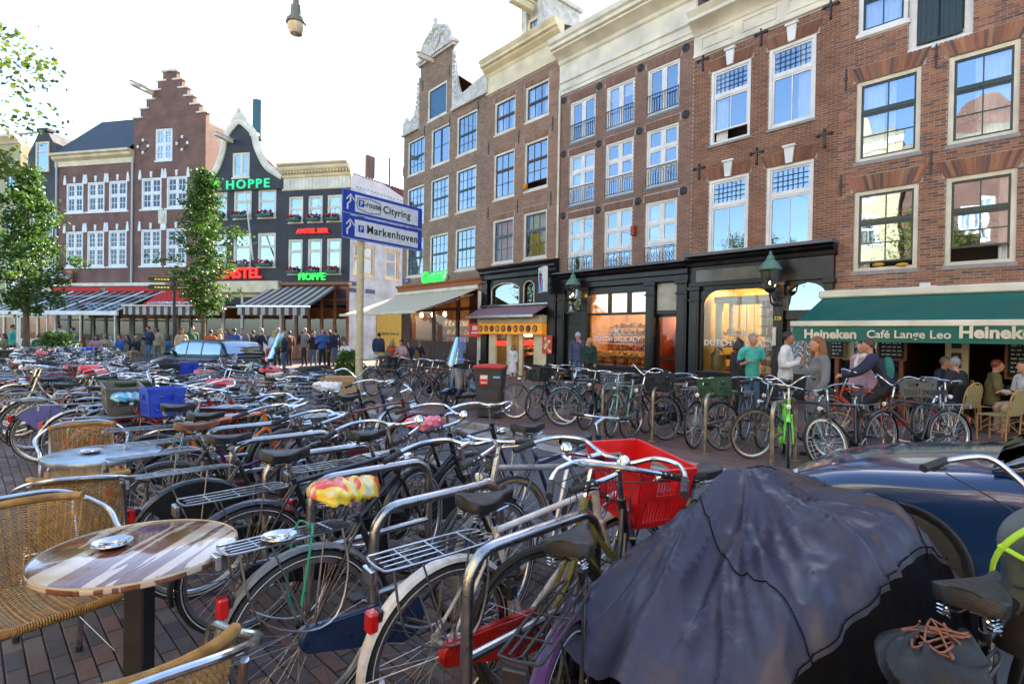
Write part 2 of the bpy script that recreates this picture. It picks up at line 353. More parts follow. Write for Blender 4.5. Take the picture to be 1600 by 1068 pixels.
def window(root, r, y=.09, fr=.09, frd=.1, bar=.035, trans=(), mull=(), lite=(1, 1), mats=(WHITE, WHITE), glass=None, sill=.06, sillm=None, indiv=False,
           curt=None, seed=0, sw=.05, sx=.04, label=None, openz=None, panes=True, rail=None, blind=None):
    """r = outer frame (s0,s1,z0,z1); trans = heights (fraction) of transoms; mull = fractions of mullions; lite = (cols,rows) of glazing bars per cell or dict"""
    x0, x1, z0, z1 = r; rr = random.Random(seed*7+3); m = MB(); glass = glass or GLASS
    zs0 = z0+sill
    m.mi = 0
    m.cbox(x0, x0+fr, y-frd*.6, y+frd*.4, zs0, z1, .006); m.cbox(x1-fr, x1, y-frd*.6, y+frd*.4, zs0, z1, .006)
    m.cbox(x0+fr-.002, x1-fr+.002, y-frd*.55, y+frd*.4, z1-fr, z1-.001, .006); m.cbox(x0+fr-.002, x1-fr+.002, y-frd*.55, y+frd*.4, zs0, zs0+fr*.8, .006)
    a0, a1, b0, b1 = x0+fr, x1-fr, zs0+fr*.8, z1-fr
    m.mi = 1
    tz = [b0]+[b0+(b1-b0)*t for t in trans]+[b1]; mx = [a0]+[a0+(a1-a0)*t for t in mull]+[a1]
    for k, t in enumerate(tz[1:-1]): m.cbox(a0, a1, y-.035, y+.03, t-sw/2, t+sw/2, .005)
    for t in mx[1:-1]: m.cbox(t-sw/2, t+sw/2, y-.03, y+.028, b0, b1, .005)
    # sash borders and bars
    cells = []
    for j in range(len(tz)-1):
        for i in range(len(mx)-1):
            ca, cb = mx[i]+(sw/2 if i else 0), mx[i+1]-(sw/2 if i < len(mx)-2 else 0)
            da, db = tz[j]+(sw/2 if j else 0), tz[j+1]-(sw/2 if j < len(tz)-2 else 0)
            if openz and j == 0: da += openz
            for q in ((ca, ca+bar, da, db), (cb-bar, cb, da, db), (ca+bar, cb-bar, da, da+bar), (ca+bar, cb-bar, db-bar, db)):
                m.box(q[0], q[1], y-.02, y+.02, q[2], q[3])
            nx, nz = lite[j] if isinstance(lite, list) else lite
            ea, eb, fa, fb = ca+bar, cb-bar, da+bar, db-bar; th = bar*.55
            for k in range(1, nx): t = ea+(eb-ea)*k/nx; m.box(t-th/2, t+th/2, y-.014, y+.012, fa, fb)
            for k in range(1, nz):
                t = fa+(fb-fa)*k/nz
                for l in range(nx): m.box(ea+(eb-ea)*l/nx+th/2*(l > 0), ea+(eb-ea)*(l+1)/nx-th/2*(l < nx-1), y-.014, y+.012, t-th/2, t+th/2)
            for k in range(nx):
                for l in range(nz): cells.append((ea+(eb-ea)*k/nx, ea+(eb-ea)*(k+1)/nx, fa+(fb-fa)*l/nz, fa+(fb-fa)*(l+1)/nz))
    o = m.build('window', list(mats), root)
    if label: o['label'] = label
    if sill:
        s = MB(); s.cbox(x0-sx, x1+sx, y-frd*.6-.06, y+.04, z0, z0+sill-.002, .008); s.build('sill', sillm or mats[0], o)
    if panes:
        g = MB(); indiv = indiv or len(cells) < 7
        for c in cells:
            tl = [rr.gauss(0, .0016) for _ in range(2)]; hx = (c[1]-c[0]); hz = (c[3]-c[2]); yy = y+.003
            q = [(c[0], yy-tl[0]*hx-tl[1]*hz, c[2]), (c[1], yy+tl[0]*hx-tl[1]*hz, c[2]), (c[1], yy+tl[0]*hx+tl[1]*hz, c[3]), (c[0], yy-tl[0]*hx+tl[1]*hz, c[3])]
            if indiv: MB().add(q, [(0, 1, 2, 3)]).build('pane', glass, o, smooth=0)
            else: g.add(q, [(0, 1, 2, 3)])
        if not indiv: g.build('pane', glass, o, smooth=0)['kind'] = 'stuff'
    if curt:
        c = MB()
        for (p, q, top) in curt: curtain(c, a0+(a1-a0)*p, a0+(a1-a0)*q, b0+(b1-b0)*(top if top < 0 else 0), b1, y+.13, folds=max(2, int(8*(q-p)*(x1-x0))), seed=seed)
        c.build('curtain', CURT, o)
    if blind:
        c = MB(); c.box(a0, a1, y+.08, y+.084, b0+(b1-b0)*blind, b1); c.build('blind', CURT, o)
    return o
def profile_cornice(x0, x1, prof, ends=True):
    """prof: list of (out, z) from bottom to top -> solid moulding along x"""
    m = MB(); n = len(prof)
    vs = [(x0, -o, z) for o, z in prof]+[(x1, -o, z) for o, z in prof]
    fs = [(i, n+i, n+i+1, i+1) for i in range(n-1)]
    vs += [(x0, .05, prof[0][1]), (x0, .05, prof[-1][1]), (x1, .05, prof[0][1]), (x1, .05, prof[-1][1])]
    fs += [tuple([2*n]+list(range(n))+[2*n+1])[::-1], tuple([2*n+2]+[n+i for i in range(n)]+[2*n+3])]
    fs += [(2*n+1, n-1, 2*n-1, 2*n+3), (2*n, 2*n+2, n, 0)]
    return m.add(vs, fs)
def body(root, x1, z, depth=9, m=None, x0=0, flat=True, zs=0, zi=3.3):
    b = MB(); b.add([(x0, 0, zs), (x0, depth, zs), (x0, depth, z), (x0, 0, z)], [(0, 3, 2, 1)]); b.add([(x1, 0, zs), (x1, depth, zs), (x1, depth, z), (x1, 0, z)], [(0, 1, 2, 3)])
    b.add([(x0, depth, zs), (x1, depth, zs), (x1, depth, z), (x0, depth, z)], [(0, 1, 2, 3)][::-1])
    if flat: b.add([(x0, 0, z-.02), (x1, 0, z-.02), (x1, depth, z-.02), (x0, depth, z-.02)], [(0, 1, 2, 3)])
    b.build('side_wall', m, root, smooth=0)
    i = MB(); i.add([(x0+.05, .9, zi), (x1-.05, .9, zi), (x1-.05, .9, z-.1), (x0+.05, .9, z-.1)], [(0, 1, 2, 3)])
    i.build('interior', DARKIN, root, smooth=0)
# ---- text
FONT = None
def text(root, body_, size, loc, m, name='lettering', ext=.01, bold=0.0, rot=(pi/2, 0, 0), align='CENTER', sx=1, shear=0, space=1.0, bev=0, sub=False, asmb=False):
    c = bpy.data.curves.new('t', 'FONT'); c.body = body_; c.size = size; c.extrude = ext; c.offset = bold; c.align_x = align; c.shear = shear; c.space_character = space
    c.resolution_u = 3; c.bevel_depth = bev
    t = bpy.data.objects.new('t', c); COL.objects.link(t); dg = bpy.context.evaluated_depsgraph_get(); dg.update()
    me = bpy.data.meshes.new_from_object(t.evaluated_get(dg)); bpy.data.objects.remove(t); me.materials.clear(); me.materials.append(m)
    me.name = name
    if sx != 1: me.transform(Matrix.Diagonal((sx, 1, 1, 1)))
    return ob(name, me, root, loc, rot)
# ---------------------------------------------------------------- brick row on the right
MORT = mat('mortar', (.36, .32, .27), .9, var=.25, scale=2)
BK7 = island_mat('bricks_red_grey', [(0.237, 0.093, 0.054), (0.312, 0.136, 0.075), (0.125, 0.072, 0.060), (0.362, 0.160, 0.083), (0.200, 0.080, 0.051), (0.094, 0.064, 0.060)], .85, .25, .8)
BK6 = island_mat('bricks_dark_brown', [(0.175, 0.067, 0.033), (0.250, 0.104, 0.045), (0.131, 0.051, 0.030), (0.213, 0.083, 0.039), (0.156, 0.064, 0.033)], .8, .35, .5)
BK5 = island_mat('bricks_plum', [(0.188, 0.096, 0.069), (0.213, 0.115, 0.078), (0.163, 0.083, 0.060), (0.225, 0.120, 0.087)], .85, .15, .5)
BK4 = island_mat('bricks_salmon', [(0.250, 0.128, 0.075), (0.294, 0.160, 0.098), (0.213, 0.112, 0.068), (0.312, 0.176, 0.112), (0.200, 0.112, 0.075)], .85, .25, .6)
BK3 = island_mat('bricks_dun', [(0.237, 0.144, 0.090), (0.275, 0.176, 0.112), (0.200, 0.128, 0.090), (0.300, 0.200, 0.128), (0.188, 0.112, 0.075)], .85, .3, .5)
SIDEB = brick_mat('side_brick', (.15, .06, .04), (.1, .04, .03), (.2, .18, .15))
def brick_wall(root, x0, x1, z0, z1, holes, bm, seed, arches=(), **k):
    m = MB(); wall_mesh(m, x0, x1, z0, z1, holes); m.build('wall', MORT, root, smooth=0)
    b = MB(); hh = [h for h in holes]
    for a in arches: hh.append((a[0]-.08, a[1]+.08, a[2]-.01, a[2]+a[3]))
    bricks(b, x0, x1, z0, z1, hh, seed=seed, **k)
    for i, a in enumerate(arches): soldier(b, a[0]-.02, a[1]+.02, a[2], a[3]-.01, splay=a[4] if len(a) > 4 else .06, seed=seed+i, y=-.009)
    o = b.build('bricks', bm, root, smooth=0); o['kind'] = 'stuff'; return o
def anchor(m, x, z, h=.55, y=-.03): m.box(x-.018, x+.018, y, y+.03, z-h/2, z+h/2); m.box(x-.035, x+.035, y-.01, y+.02, z-.03, z+.03)
def rosette(root, x, z, r=.13):
    m = MB(); m.lathe([(0, -.06), (r*.3, -.06), (r*.35, -.045), (r*.8, -.045), (r, -.03), (r, 0)], 16, (x, 0, z), axis='y')
    for k in range(6): a = k*pi/3; m.ball((x+cos(a)*r*.6, -.05, z+sin(a)*r*.6), r*.16, 6, 4)
    m.build('wall_anchor', IRON, root)
def cross_anchor(root, x, z, s=.16):
    m = MB(); m.box(x-.02, x+.02, -.05, -.01, z-s*1.5, z+s); m.box(x-s, x+s, -.045, -.012, z+s*.4, z+s*.7)
    for q in (-1, 1): m.ball((x+q*s, -.03, z+s*.45), .045, 8, 6)
    m.ball((x, -.03, z+s*1.1), .04, 8, 6); m.ball((x, -.03, z-s*1.5), .04, 8, 6); m.build('wall_anchor', IRON, root)

# ---- B7, the red brick house over the green awning
r7 = FB7.root('brick_house', 'red and purple brick house over the green café awning, big dark framed windows', 'house')
W7 = 11.0; H7 = 15.5
q = rects(FB7, [[(1341.7, 129.2, 1434.6, 256+0), (1484.9, 87.2, 1597, 228)], [(1333.5, 300.8, 1427, 425), (1472.5, 277.7, 1586, 414)]])
def wz(F, u, v): return F.px(u, v)[1]
z2b = wz(FB7, 1334.9, 261); z2t = wz(FB7, 1341.7, 129.2); z1b = wz(FB7, 1327, 431); z1t = wz(FB7, 1333.5, 300.8)
c1 = (FB7.px(1337, 200)[0], FB7.px(1438, 200)[0]); c2 = (FB7.px(1480, 200)[0], FB7.px(1592, 200)[0])
zt = z2t + (z2t-z1t)
top_l = (c1[0], FB7.px(1419, 30)[0], FB7.px(1344.9, 60)[1], zt); dz = (top_l[1]+.0, FB7.px(1520, 50)[0], FB7.px(1414.5, 86)[1], zt+.6)
h7 = [(c1[0], c1[1], z2b, z2t), (c2[0], c2[1], z2b, z2t), (c1[0], c1[1], z1b, z1t), (c2[0], c2[1], z1b, z1t), top_l, dz]
c3 = (c2[1]+.75, c2[1]+.75+(c1[1]-c1[0]))
h7 += [(c3[0], c3[1], z2b, z2t), (c3[0], c3[1], z1b, z1t), (c3[0], c3[1], top_l[2], zt)]
zaw = FB7.px(1300, 466)[1]
ar = [(h[0], h[1], h[3]+.005, .38, .17) for h in h7[:4]]
brick_wall(r7, 0, W7, zaw-.15, H7, h7, BK7, 7, ar)
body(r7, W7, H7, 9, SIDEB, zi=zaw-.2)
DG = (IVORY, DKGREEN)
for i, h in enumerate(h7[:4]):
    window(r7, h, y=.1, fr=.1, bar=.045, trans=(.62,), lite=[(2, 2), (2, 1)], mats=DG, sill=.1, sillm=GREYST, indiv=True, sw=.07, seed=i,
           curt=([(0, .42, 0), (.5, .62, 0)], [(.35, 1, 0)], [(0, .2, 0)], [(.8, 1, 0)])[i], openz=(.0, .0, .12, .3)[i])
for i in (4, 6, 7, 8): window(r7, h7[i], y=.1, fr=.1, bar=.045, trans=(.55,), lite=(2, 1), mats=(WHITE, DKGREEN), sill=.1, indiv=True, sw=.07, seed=i+10, curt=[(0, .9, 0)])
window(r7, dz, y=.16, fr=.16, bar=.06, mull=(.5,), lite=(3, 1), mats=(WHITE, DKGREEN), sill=.12, sw=.08, seed=21, curt=[(.1, .8, 0)])
m = MB(); x0, x1 = dz[0]+.17, dz[1]-.17; zb = dz[2]+.2; zt_ = zb+1.0
for k in range(2):
    xa = x0+(x1-x0)*k/2; xb = x0+(x1-x0)*(k+1)/2; m.box(xa+.02, xb-.02, .05, .09, zb, zt_)
    for j in range(4): t = xa+(xb-xa)*(j+.5)/4; m.box(t-.012, t+.012, .03, .05, zb, zt_)
m.cbox(x0, x1, 0, .05, zt_, zt_+.06); m.cbox(x0, x1, 0, .05, zb-.06, zb)
m.build('balcony_rail', DKGREEN, r7)
m = MB(); [anchor(m, FB7.px(u, v)[0], FB7.px(u, v)[1]) for u, v in ((1463, 88), (1322, 125), (1455, 255), (1314, 290))]; m.build('wall_anchor', IRON, r7)
m = MB(); x, z = FB7.px(1446, 446); m.cbox(x-.1, x+.1, -.1, -.01, z-.04, z+.06); m.tube([(x, -.03, z), (x+.2, -.02, z-.02), (x+.5, -.02, z-.08)], .008, 6); m.build('junction_box', WHITE, r7)
m = MB(); x, z = FB7.px(1300, 455); m.cbox(x-.06, x+.06, -.08, -.01, z-.05, z+.05); m.tube([(x, -.03, z), (x-.06, -.02, z-.25)], .008, 6); m.build('junction_box', WHITE, r7)
m = MB()
for u in (1372, 1409):
    x, z = FB7.px(u, 413); m.ball((x, .02, z), (.13, .05, .045), 10, 6)
m.build('gourd', cm('gourd', (.6, .3, .02), .5), r7)
# vases and lamp seen behind the glass
m = MB(); x, z = FB7.px(1519, 205); m.lathe([(0, 0), (.05, 0), (.06, .1), (.03, .2), (.04, .24)], 12, (x, .2, z-.05)); 
for k in range(26): m.tube([(x, .2, z+.18), (x+rnd.uniform(-.2, .2), .2+rnd.uniform(-.05, .08), z+rnd.uniform(.3, .55))], .006, 4)
m.build('vase', BLUEGREY, r7)
m = MB(); x, z = FB7.px(1545, 372); m.lathe([(0, 0), (.07, 0), (.015, .03), (.015, .24)], 12, (x, .25, z)); m.lathe([(.15, .22), (.06, .42)], 14, (x, .25, z)); m.build('table_lamp', cm('olive_shade', (.15, .14, .03), .8), r7)

# ---- B6
r6 = FB6.root('brick_house', 'dark brown brick house with tall white windows and white keystones above black shop', 'house')
h6 = rects(FB6, [[(1112.8, 114.2, 1173.1, 217.6), (1203.9, 76.5, 1275.4, 185.2)], [(1106.1, 285.2, 1166.1, 400), (1195.9, 261.6, 1266.7, 382)]])
h6 = [h for r in h6 for h in r]
zc6 = (FB6.px(1089, 93)[1]+FB6.px(1300, 2)[1])/2; zs6 = (FB6.px(1082, 413)[1]+FB6.px(1290, 388)[1])/2
brick_wall(r6, 0, WB6, zs6-.2, zc6, h6, BK6, 6, [(h[0], h[1], h[3]+.005, .34, .15) for h in h6])
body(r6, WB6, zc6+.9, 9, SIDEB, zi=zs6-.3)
for i, h in enumerate(h6):
    window(r6, h, y=.08, fr=.09, trans=(.66,), lite=[(2, 1), (1, 1)], mats=(WHITE, WHITE), sill=.08, sillm=GREYST, indiv=True, sw=.09, bar=.05, seed=i+30,
           curt=([(0, .35, 0)], [(.6, 1, 0)], None, None)[i], openz=(.3, 0, 0, 0)[i])
    x0, x1, z0, z1 = h; ls = MB(); a0, a1 = x0+.15, x1-.15; b1 = z1-.15; b0 = z0+.08+(z1-z0-.25)*.68+.12     # leaded top lights
    for k in range(1, 7): t = a0+(a1-a0)*k/7; ls.box(t-.006, t+.006, .05, .062, b0, b1)
    for k in range(1, 4): t = b0+(b1-b0)*k/4; ls.box(a0, a1, .052, .064, t-.006, t+.006)
    ls.build('leaded_light', IRON, r6)
    xk = (x0+x1)/2; km = MB(); zk = z1+.004
    km.poly([(xk-.085, zk), (xk+.085, zk), (xk+.13, zk+.42), (xk-.13, zk+.42)], -.07, 0); km.cbox(xk-.17, xk+.17, -.11, 0, zk+.42, zk+.49, .01); km.build('keystone', WHITE, r6, fixn=True)
for u, v in ((1099, 98), (1190, 57), (1299, 14), (1093, 267), (1183, 243), (1289, 215)): cross_anchor(r6, *FB6.px(u, v))
Z = zc6; profile_cornice(-.02, WB6+.02, [(0, Z-.02), (.05, Z), (.05, Z+.08), (.02, Z+.1), (.02, Z+.62), (.05, Z+.64), (.08, Z+.72), (.16, Z+.8), (.3, Z+.9), (.42, Z+.95), (.42, Z+1.05), (.36, Z+1.07), (.48, Z+1.2), (.5, Z+1.25)]).build('cornice', IVORY, r6, smooth=25, fixn=True)
m = MB()
for k in range(3): a = .25+k*(WB6-.3)/3; b = a+(WB6-.3)/3-.3; [m.box(*t) for t in ((a, b, -.045, -.018, Z+.18, Z+.21), (a, b, -.045, -.018, Z+.5, Z+.53), (a, a+.03, -.045, -.018, Z+.21, Z+.5), (b-.03, b, -.045, -.018, Z+.21, Z+.5))]
m.build('cornice_panel', IVORY, r6)
m = MB(); m.add([(0, .1, Z+1.2), (WB6, .1, Z+1.2), (WB6, 3.2, Z+3.4), (0, 3.2, Z+3.4)], [(0, 1, 2, 3)]); m.build('roof', SLATE, r6)

# ---- B5
r5 = FB5.root('brick_house', 'plum brick house with three rows of white French windows and iron railings', 'house')
h5 = rects(FB5, [[(890, 161, 929.3, 216), (947, 138.6, 991, 194), (1012, 110.5, 1062.2, 166)],
                 [(889.9, 243.5, 927.6, 318.3), (946.1, 226.6, 988.8, 302.8), (1009.8, 206, 1058.8, 284.8)],
                 [(888.8, 341.4, 927, 426), (944.5, 330.6, 985.7, 419.8), (1007.9, 318.7, 1055.7, 412)]])
zc5 = (FB5.px(875, 151)[1]+FB5.px(1084, 60.5)[1])/2; zs5 = (FB5.px(872, 436)[1]+FB5.px(1070, 413)[1])/2
h5f = [h for r in h5 for h in r]
brick_wall(r5, 0, WB5, zs5-.2, zc5, h5f, BK5, 5, [(h[0], h[1], h[3]+.005, .24, .02) for h in h5f])
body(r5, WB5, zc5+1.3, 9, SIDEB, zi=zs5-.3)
for j, row in enumerate(h5):
    for i, h in enumerate(row):
        window(r5, h, y=.1, fr=.075, bar=.05, mull=(.5,), trans=((), (.34, .67), (.34, .67))[j], mats=(WHITE, WHITE), sill=.07, sillm=(BLUEGREY, BLUEGREY, WHITE)[j], indiv=True, sw=.09, seed=50+j*3+i,
               curt=(None, [(0, .3, 0)], None)[(i+j) % 3], blind=(.7 if (i+j) % 4 == 1 else None))
        x0, x1, z0, z1 = h; m = MB(); zr = z0+(z1-z0)*(.45, .37, .3)[j]; a, b = x0+.03, x1-.03; y = -.02
        m.box(a, b, y-.015, y+.015, zr-.02, zr); m.box(a, b, y-.012, y+.012, z0+.13, z0+.15)
        if j < 2:
            n = 12
            for k in range(n+1):
                t = a+(b-a)*k/n; m.box(t-.007, t+.007, y-.007, y+.007, z0+.15, zr-(.12 if j == 1 else .02))
                if j == 1 and k < n and k % 2 == 0:
                    w_ = (b-a)/n; m.tube([(t+w_+w_*cos(q_), y, zr-.12+.1*sin(q_)) for q_ in [pi*z_/6 for z_ in range(7)]], .007, 4)
                if j == 0: m.ball((t, y, zr+.0), .02, 6, 4)
        else:
            n = 5
            for k in range(n):
                t = a+(b-a)*(k+.5)/n; w_ = (b-a)/n*.42
                for zz in (.28, .5): 
                    for q_ in (0, 1): m.tube([(t+(w_-.018*s_)*cos(s_*.7+pi*q_)*(1-s_/12), y, z0+zz*(zr-z0)*1.2+(w_-.01*s_)*sin(s_*.7+pi*q_)*1.3) for s_ in range(10)], .008, 4)
                m.box(t-w_*1.15-.006, t-w_*1.15+.006, y-.007, y+.007, z0+.15, zr-.02)
        m.build('railing', IRON, r5)
for u, v in ((881.5, 157), (936.5, 135), (1001.5, 106.5), (1072, 75), (881, 241), (935.5, 225), (999.5, 205), (1072, 179), (880, 337), (934.5, 328), (997, 314.5), (1068, 298)): rosette(r5, *FB5.px(u, v))
m = MB(); x, z = FB5.px(992, 361); m.cbox(x-.07, x+.07, -.16, 0, z-.16, z+.16, .01); m.build('alarm_box', cm('alarm_red', (.3, .03, .01), .5), r5)
Z = zc5; cor5 = [(0, Z-.02), (.06, Z), (.06, Z+.12), (.09, Z+.15), (.09, Z+.22), (.04, Z+.25), (.04, Z+.42), (.1, Z+.46), (.04, Z+.5), (.04, Z+1.15), (.1, Z+1.2), (.14, Z+1.3), (.3, Z+1.42), (.5, Z+1.5), (.5, Z+1.56), (.6, Z+1.6), (.6, Z+1.72), (.68, Z+1.78), (.72, Z+1.95)]
profile_cornice(-.1, WB5+.05, cor5).build('cornice', IVORY, r5, smooth=25, fixn=True)
m = MB(); m.add([(0, 0, Z+1.8), (WB5, 0, Z+1.8), (WB5, 5, Z+2.2), (0, 5, Z+2.2)], [(0, 1, 2, 3)]); m.build('roof', LEAD, r5)
xa, xb = FB5.px(949, 15)[0]+.2, FB5.px(1012, 5)[0]+.5; m = MB(); m.box(xa, xb, .75, 3, Z+1.8, Z+4.2, skip='f'); dm = m.build('dormer', WHITE, r5)
window(r5, (xa, xb, Z+1.9, Z+4.1), y=.7, fr=.12, mull=(.4,), mats=(WHITE, WHITE), sill=.06, seed=77, curt=[(.1, .5, 0)])

# ---- B4
r4 = FB4.root('brick_house', 'salmon brick house with two columns of windows over the black snack shop', 'house')
h4 = rects(FB4, [[(772.8, 161.5, 805.6, 198.9+2), (821.9, 138, 859.9, 180)], [(771.5, 242.6, 802.7, 307), (819.6, 224.2, 854.3, 294)], [(770, 345.2, 801.4, 410), (817.2, 334, 852.4, 404.5)]])
zc4 = (FB4.px(759.7, 149.3)[1]+FB4.px(864.5, 100)[1])/2; zs4 = (FB4.px(750, 424)[1]+FB4.px(860, 408)[1])/2
h4f = [h for r in h4 for h in r]
brick_wall(r4, 0, WB4, zs4-.1, zc4, h4f, BK4, 4, [(h[0], h[1], h[3]+.005, .22, .02) for h in h4f])
body(r4, WB4, zc4+1.1, 9, SIDEB, zi=zs4-.3)
BRSH = cm('brown_sash', (.06, .035, .025), .5)
for j, row in enumerate(h4):
    for i, h in enumerate(row):
        window(r4, h, y=.1, fr=.1, bar=.035, trans=((.5,), (.62,), (.62,))[j], lite=([(3, 1), (3, 1)], [(3, 2), (3, 1)], [(3, 2), (3, 1)])[j], mats=(IVORY, (BRSH, BRSH, LEAD)[j]), sill=.09, seed=90+j*2+i,
               curt=([(0, .3, 0), (.7, 1, 0)] if j == 0 else None), openz=(.25 if (i, j) == (1, 1) else 0), indiv=(j == 2),
               glass=(GLASS, GLASS, GLASSB)[j])
        if j == 2: m = MB(); m.box(h[0]+.15, h[1]-.15, .24, .26, h[2]+.2, h[3]-.12); m.build('boarding', cm(('plywood_orange', 'plywood_yellow')[i], ((.5, .2, .06), (.48, .34, .06))[i], .7, var=.35, scale=2), r4)
m = MB(); [anchor(m, *FB4.px(u, v)) for u, v in ((811, 214), (864, 194), (764, 232), (809, 322), (861, 310), (763, 333))]; m.build('wall_anchor', IRON, r4)
m = MB(); x, z = FB4.px(822.5, 294.5); m.ball((x, -.06, z+.06), (.12, .1, .14), 12, 8); m.build('pumpkin', cm('pumpkin_orange', (.6, .2, .01), .5), r4)
Z = zc4; profile_cornice(-.1, WB4+.02, [(0, Z-.02), (.06, Z), (.06, Z+.08), (.02, Z+.11), (.02, Z+.75), (.06, Z+.8), (.1, Z+.9), (.25, Z+1.0), (.3, Z+1.05), (.3, Z+1.1), (.42, Z+1.15), (.42, Z+1.25), (.5, Z+1.35), (.53, Z+1.42)]).build('cornice', CREAM, r4, smooth=25, fixn=True)
m = MB(); x0, x1 = FB4.px(803, 50)[0]+.1, FB4.px(838, 50)[0]+.1
m.cbox(x0, x0+.35, .3, 2.5, Z+1.2, Z+3.3); m.cbox(x1-.35, x1, .3, 2.5, Z+1.2, Z+3.3); m.box(x0+.35, x1-.35, .5, 2.5, Z+1.2, Z+3.3); m.cbox(x0-.12, x1+.12, .2, 2.6, Z+3.3, Z+3.5); m.build('dormer', STONE, r4)
m = MB(); m.cbox(x0+.55, x0+.85, -.9, .3, Z+2.75, Z+3.05, .02); m.cbox(x0+.48, x0+.92, -1, .3, Z+3.05, Z+3.13, .01); m.build('hoist_beam', CREAM, r4)
window(r4, (x0+.35, x1-.35, Z+1.35, Z+2.6), y=.45, fr=.12, lite=(2, 1), mats=(CREAM, LEAD), seed=99)
m = MB(); m.add([(0, 0, Z+1.3), (WB4, 0, Z+1.3), (WB4, 4, Z+2.2), (0, 4, Z+2.2)], [(0, 1, 2, 3)]); m.build('roof', LEAD, r4)
m = MB(); xd, _ = FB4.px(871, 300); z0d = zs4; m.tube([(WB4-.05, -.06, z0d), (WB4-.05, -.06, zc4-1.3)], .045, 8); m.build('drain_pipe', IVORY, r4)

# ---- B3
r3 = FB3.root('neck_gable_house', 'narrow dun brick house with white carved neck gable over the brown café', 'house')
h3 = rects(FB3, [[(634.2, 220, 660, 265), (671.3, 206.5, 699.3, 259), (711.8, 187.8, 743, 235)], [(636.3, 293.5, 662.2, 347), (672.5, 283, 700.6, 340), (712.5, 269.5, 743.4, 329)], [(638.6, 375.8, 663.9, 431.5), (674, 366.6, 701.3, 427), (713, 359.8, 743.9, 422)]])
h3f = [h for r in h3 for h in r]
zs3 = (FB3.px(624.3, 448)[1]+FB3.px(750, 438)[1])/2; zg3 = FB3.px(626, 207)[1]
hat = FB3.px(668.4, 141.5)+FB3.px(697.7, 178); hat = (hat[0], hat[2], hat[3], hat[1])
nx0, nx1 = FB3.px(656.5, 160)[0], FB3.px(709, 120)[0]; zn = (FB3.px(658, 98)[1]+FB3.px(708, 72)[1])/2
zsh = (FB3.px(626, 208)[1]+FB3.px(755, 155)[1])/2
m = MB(); wall_mesh(m, 0, WB3, zs3-.1, zsh, h3f); m.M = None
wall_mesh(m, nx0, nx1, zsh, zn, [hat]); m.build('wall', MORT, r3, smooth=0)
b = MB(); bricks(b, 0, WB3, zs3-.1, zsh, h3f, seed=3); bricks(b, nx0, nx1, zsh, zn, [hat], seed=33); o = b.build('bricks', BK3, r3, smooth=0); o['kind'] = 'stuff'
body(r3, WB3, zsh, 9, SIDEB, zi=zs3-.3)
for j, row in enumerate(h3):
    for i, h in enumerate(row):
        kw = dict(trans=(.5,), lite=[(4, 2), (4, 2)] if j else [(4, 2), (4, 1)], mats=(IVORY, DKGREEN))
        if (i, j) == (1, 0): kw = dict(mull=(.5,), lite=(1, 2), mats=(IVORY, DKGREEN), glass=glass_mat('teal_glass', (.25, .7, .65)))
        window(r3, h, y=.1, fr=.11, bar=.03, sill=.09, seed=120+j*3+i, curt=([(0, .35, 0), (.65, 1, 0)] if j == 1 else None), **kw)
window(r3, hat, y=.1, fr=.12, bar=.03, sill=.1, mats=(IVORY, DKGREEN), seed=140, panes=False)
m = MB(); m.box(hat[0]+.1, hat[1]-.1, .1, .12, hat[2]+.1, hat[3]-.1); m.build('hatch', cm('hatch_blue', (.02, .1, .2), .4), r3)
m = MB(); [anchor(m, *FB3.px(u, v)) for u, v in ((661, 134), (703, 110), (663.5, 205), (703, 190), (748, 168), (630, 245), (630.5, 268))]; m.build('wall_anchor', IRON, r3)
def scroll(m, P, w0=.13, y0=-.12, y1=.12): m.tube([(p[0], (y0+y1)/2, p[1]) for p in P], w0, 8, flat=1)
# white claw pieces beside the neck, top pediment, cresting
m = MB(); WL = [(0, zsh), (nx0, zsh), (nx0, zsh+2.6), (nx0-.1, zsh+1.9), (nx0-.25, zsh+1.15), (nx0-.55, zsh+.7), (nx0-.95, zsh+.55), (.25, zsh+.75), (0, zsh+.5)]
m.poly(WL, -.1, .12); wr = WB3-nx1
WR = [(nx1, zsh), (WB3, zsh), (WB3, zsh+.5), (WB3-.2, zsh+.8), (nx1+.95 if wr > 1.2 else WB3-.5, zsh+.5), (nx1+.55, zsh+.7), (nx1+.3, zsh+1.3), (nx1+.12, zsh+2.1), (nx1, zsh+2.9)]
m.poly(WR, -.1, .12)
m.tube([(0+.3+.22*cos(a)*(1-a/14), -.02, zsh+.62+.22*sin(a)*(1-a/14)) for a in [k*.5 for k in range(20)]], .07, 7)
m.tube([(WB3-.3-.22*cos(a)*(1-a/14), -.02, zsh+.62+.22*sin(a)*(1-a/14)) for a in [k*.5 for k in range(20)]], .07, 7)
m.tube(smooth_path([(p[0], -.04, p[1]) for p in WL[2:9]], 5), .06, 6); m.tube(smooth_path([(p[0], -.04, p[1]) for p in WR[2:9]], 5), .06, 6)
m.cbox(-.1, nx0+.02, -.16, .1, zsh-.12, zsh, .01); m.cbox(nx1-.02, WB3+.02, -.16, .1, zsh-.12, zsh, .01)
for k in range(9):
    t = k/8; m.ball((nx0-.12-.3*t*t, -.08, zsh+2.3-1.9*t), .09, 7, 5); m.ball((nx1+.12+.3*t*t, -.08, zsh+2.6-2.1*t), .1, 7, 5)
m.build('gable_scroll', STONE, r3, fixn=True)
m = MB(); m.cbox(nx0-.18, nx1+.18, -.22, .2, zn-.02, zn+.14, .02); m.cbox(nx0-.1, nx1+.1, -.14, .14, zn-.14, zn-.02, .01)
cx = (nx0+nx1)/2; hw = (nx1-nx0)/2
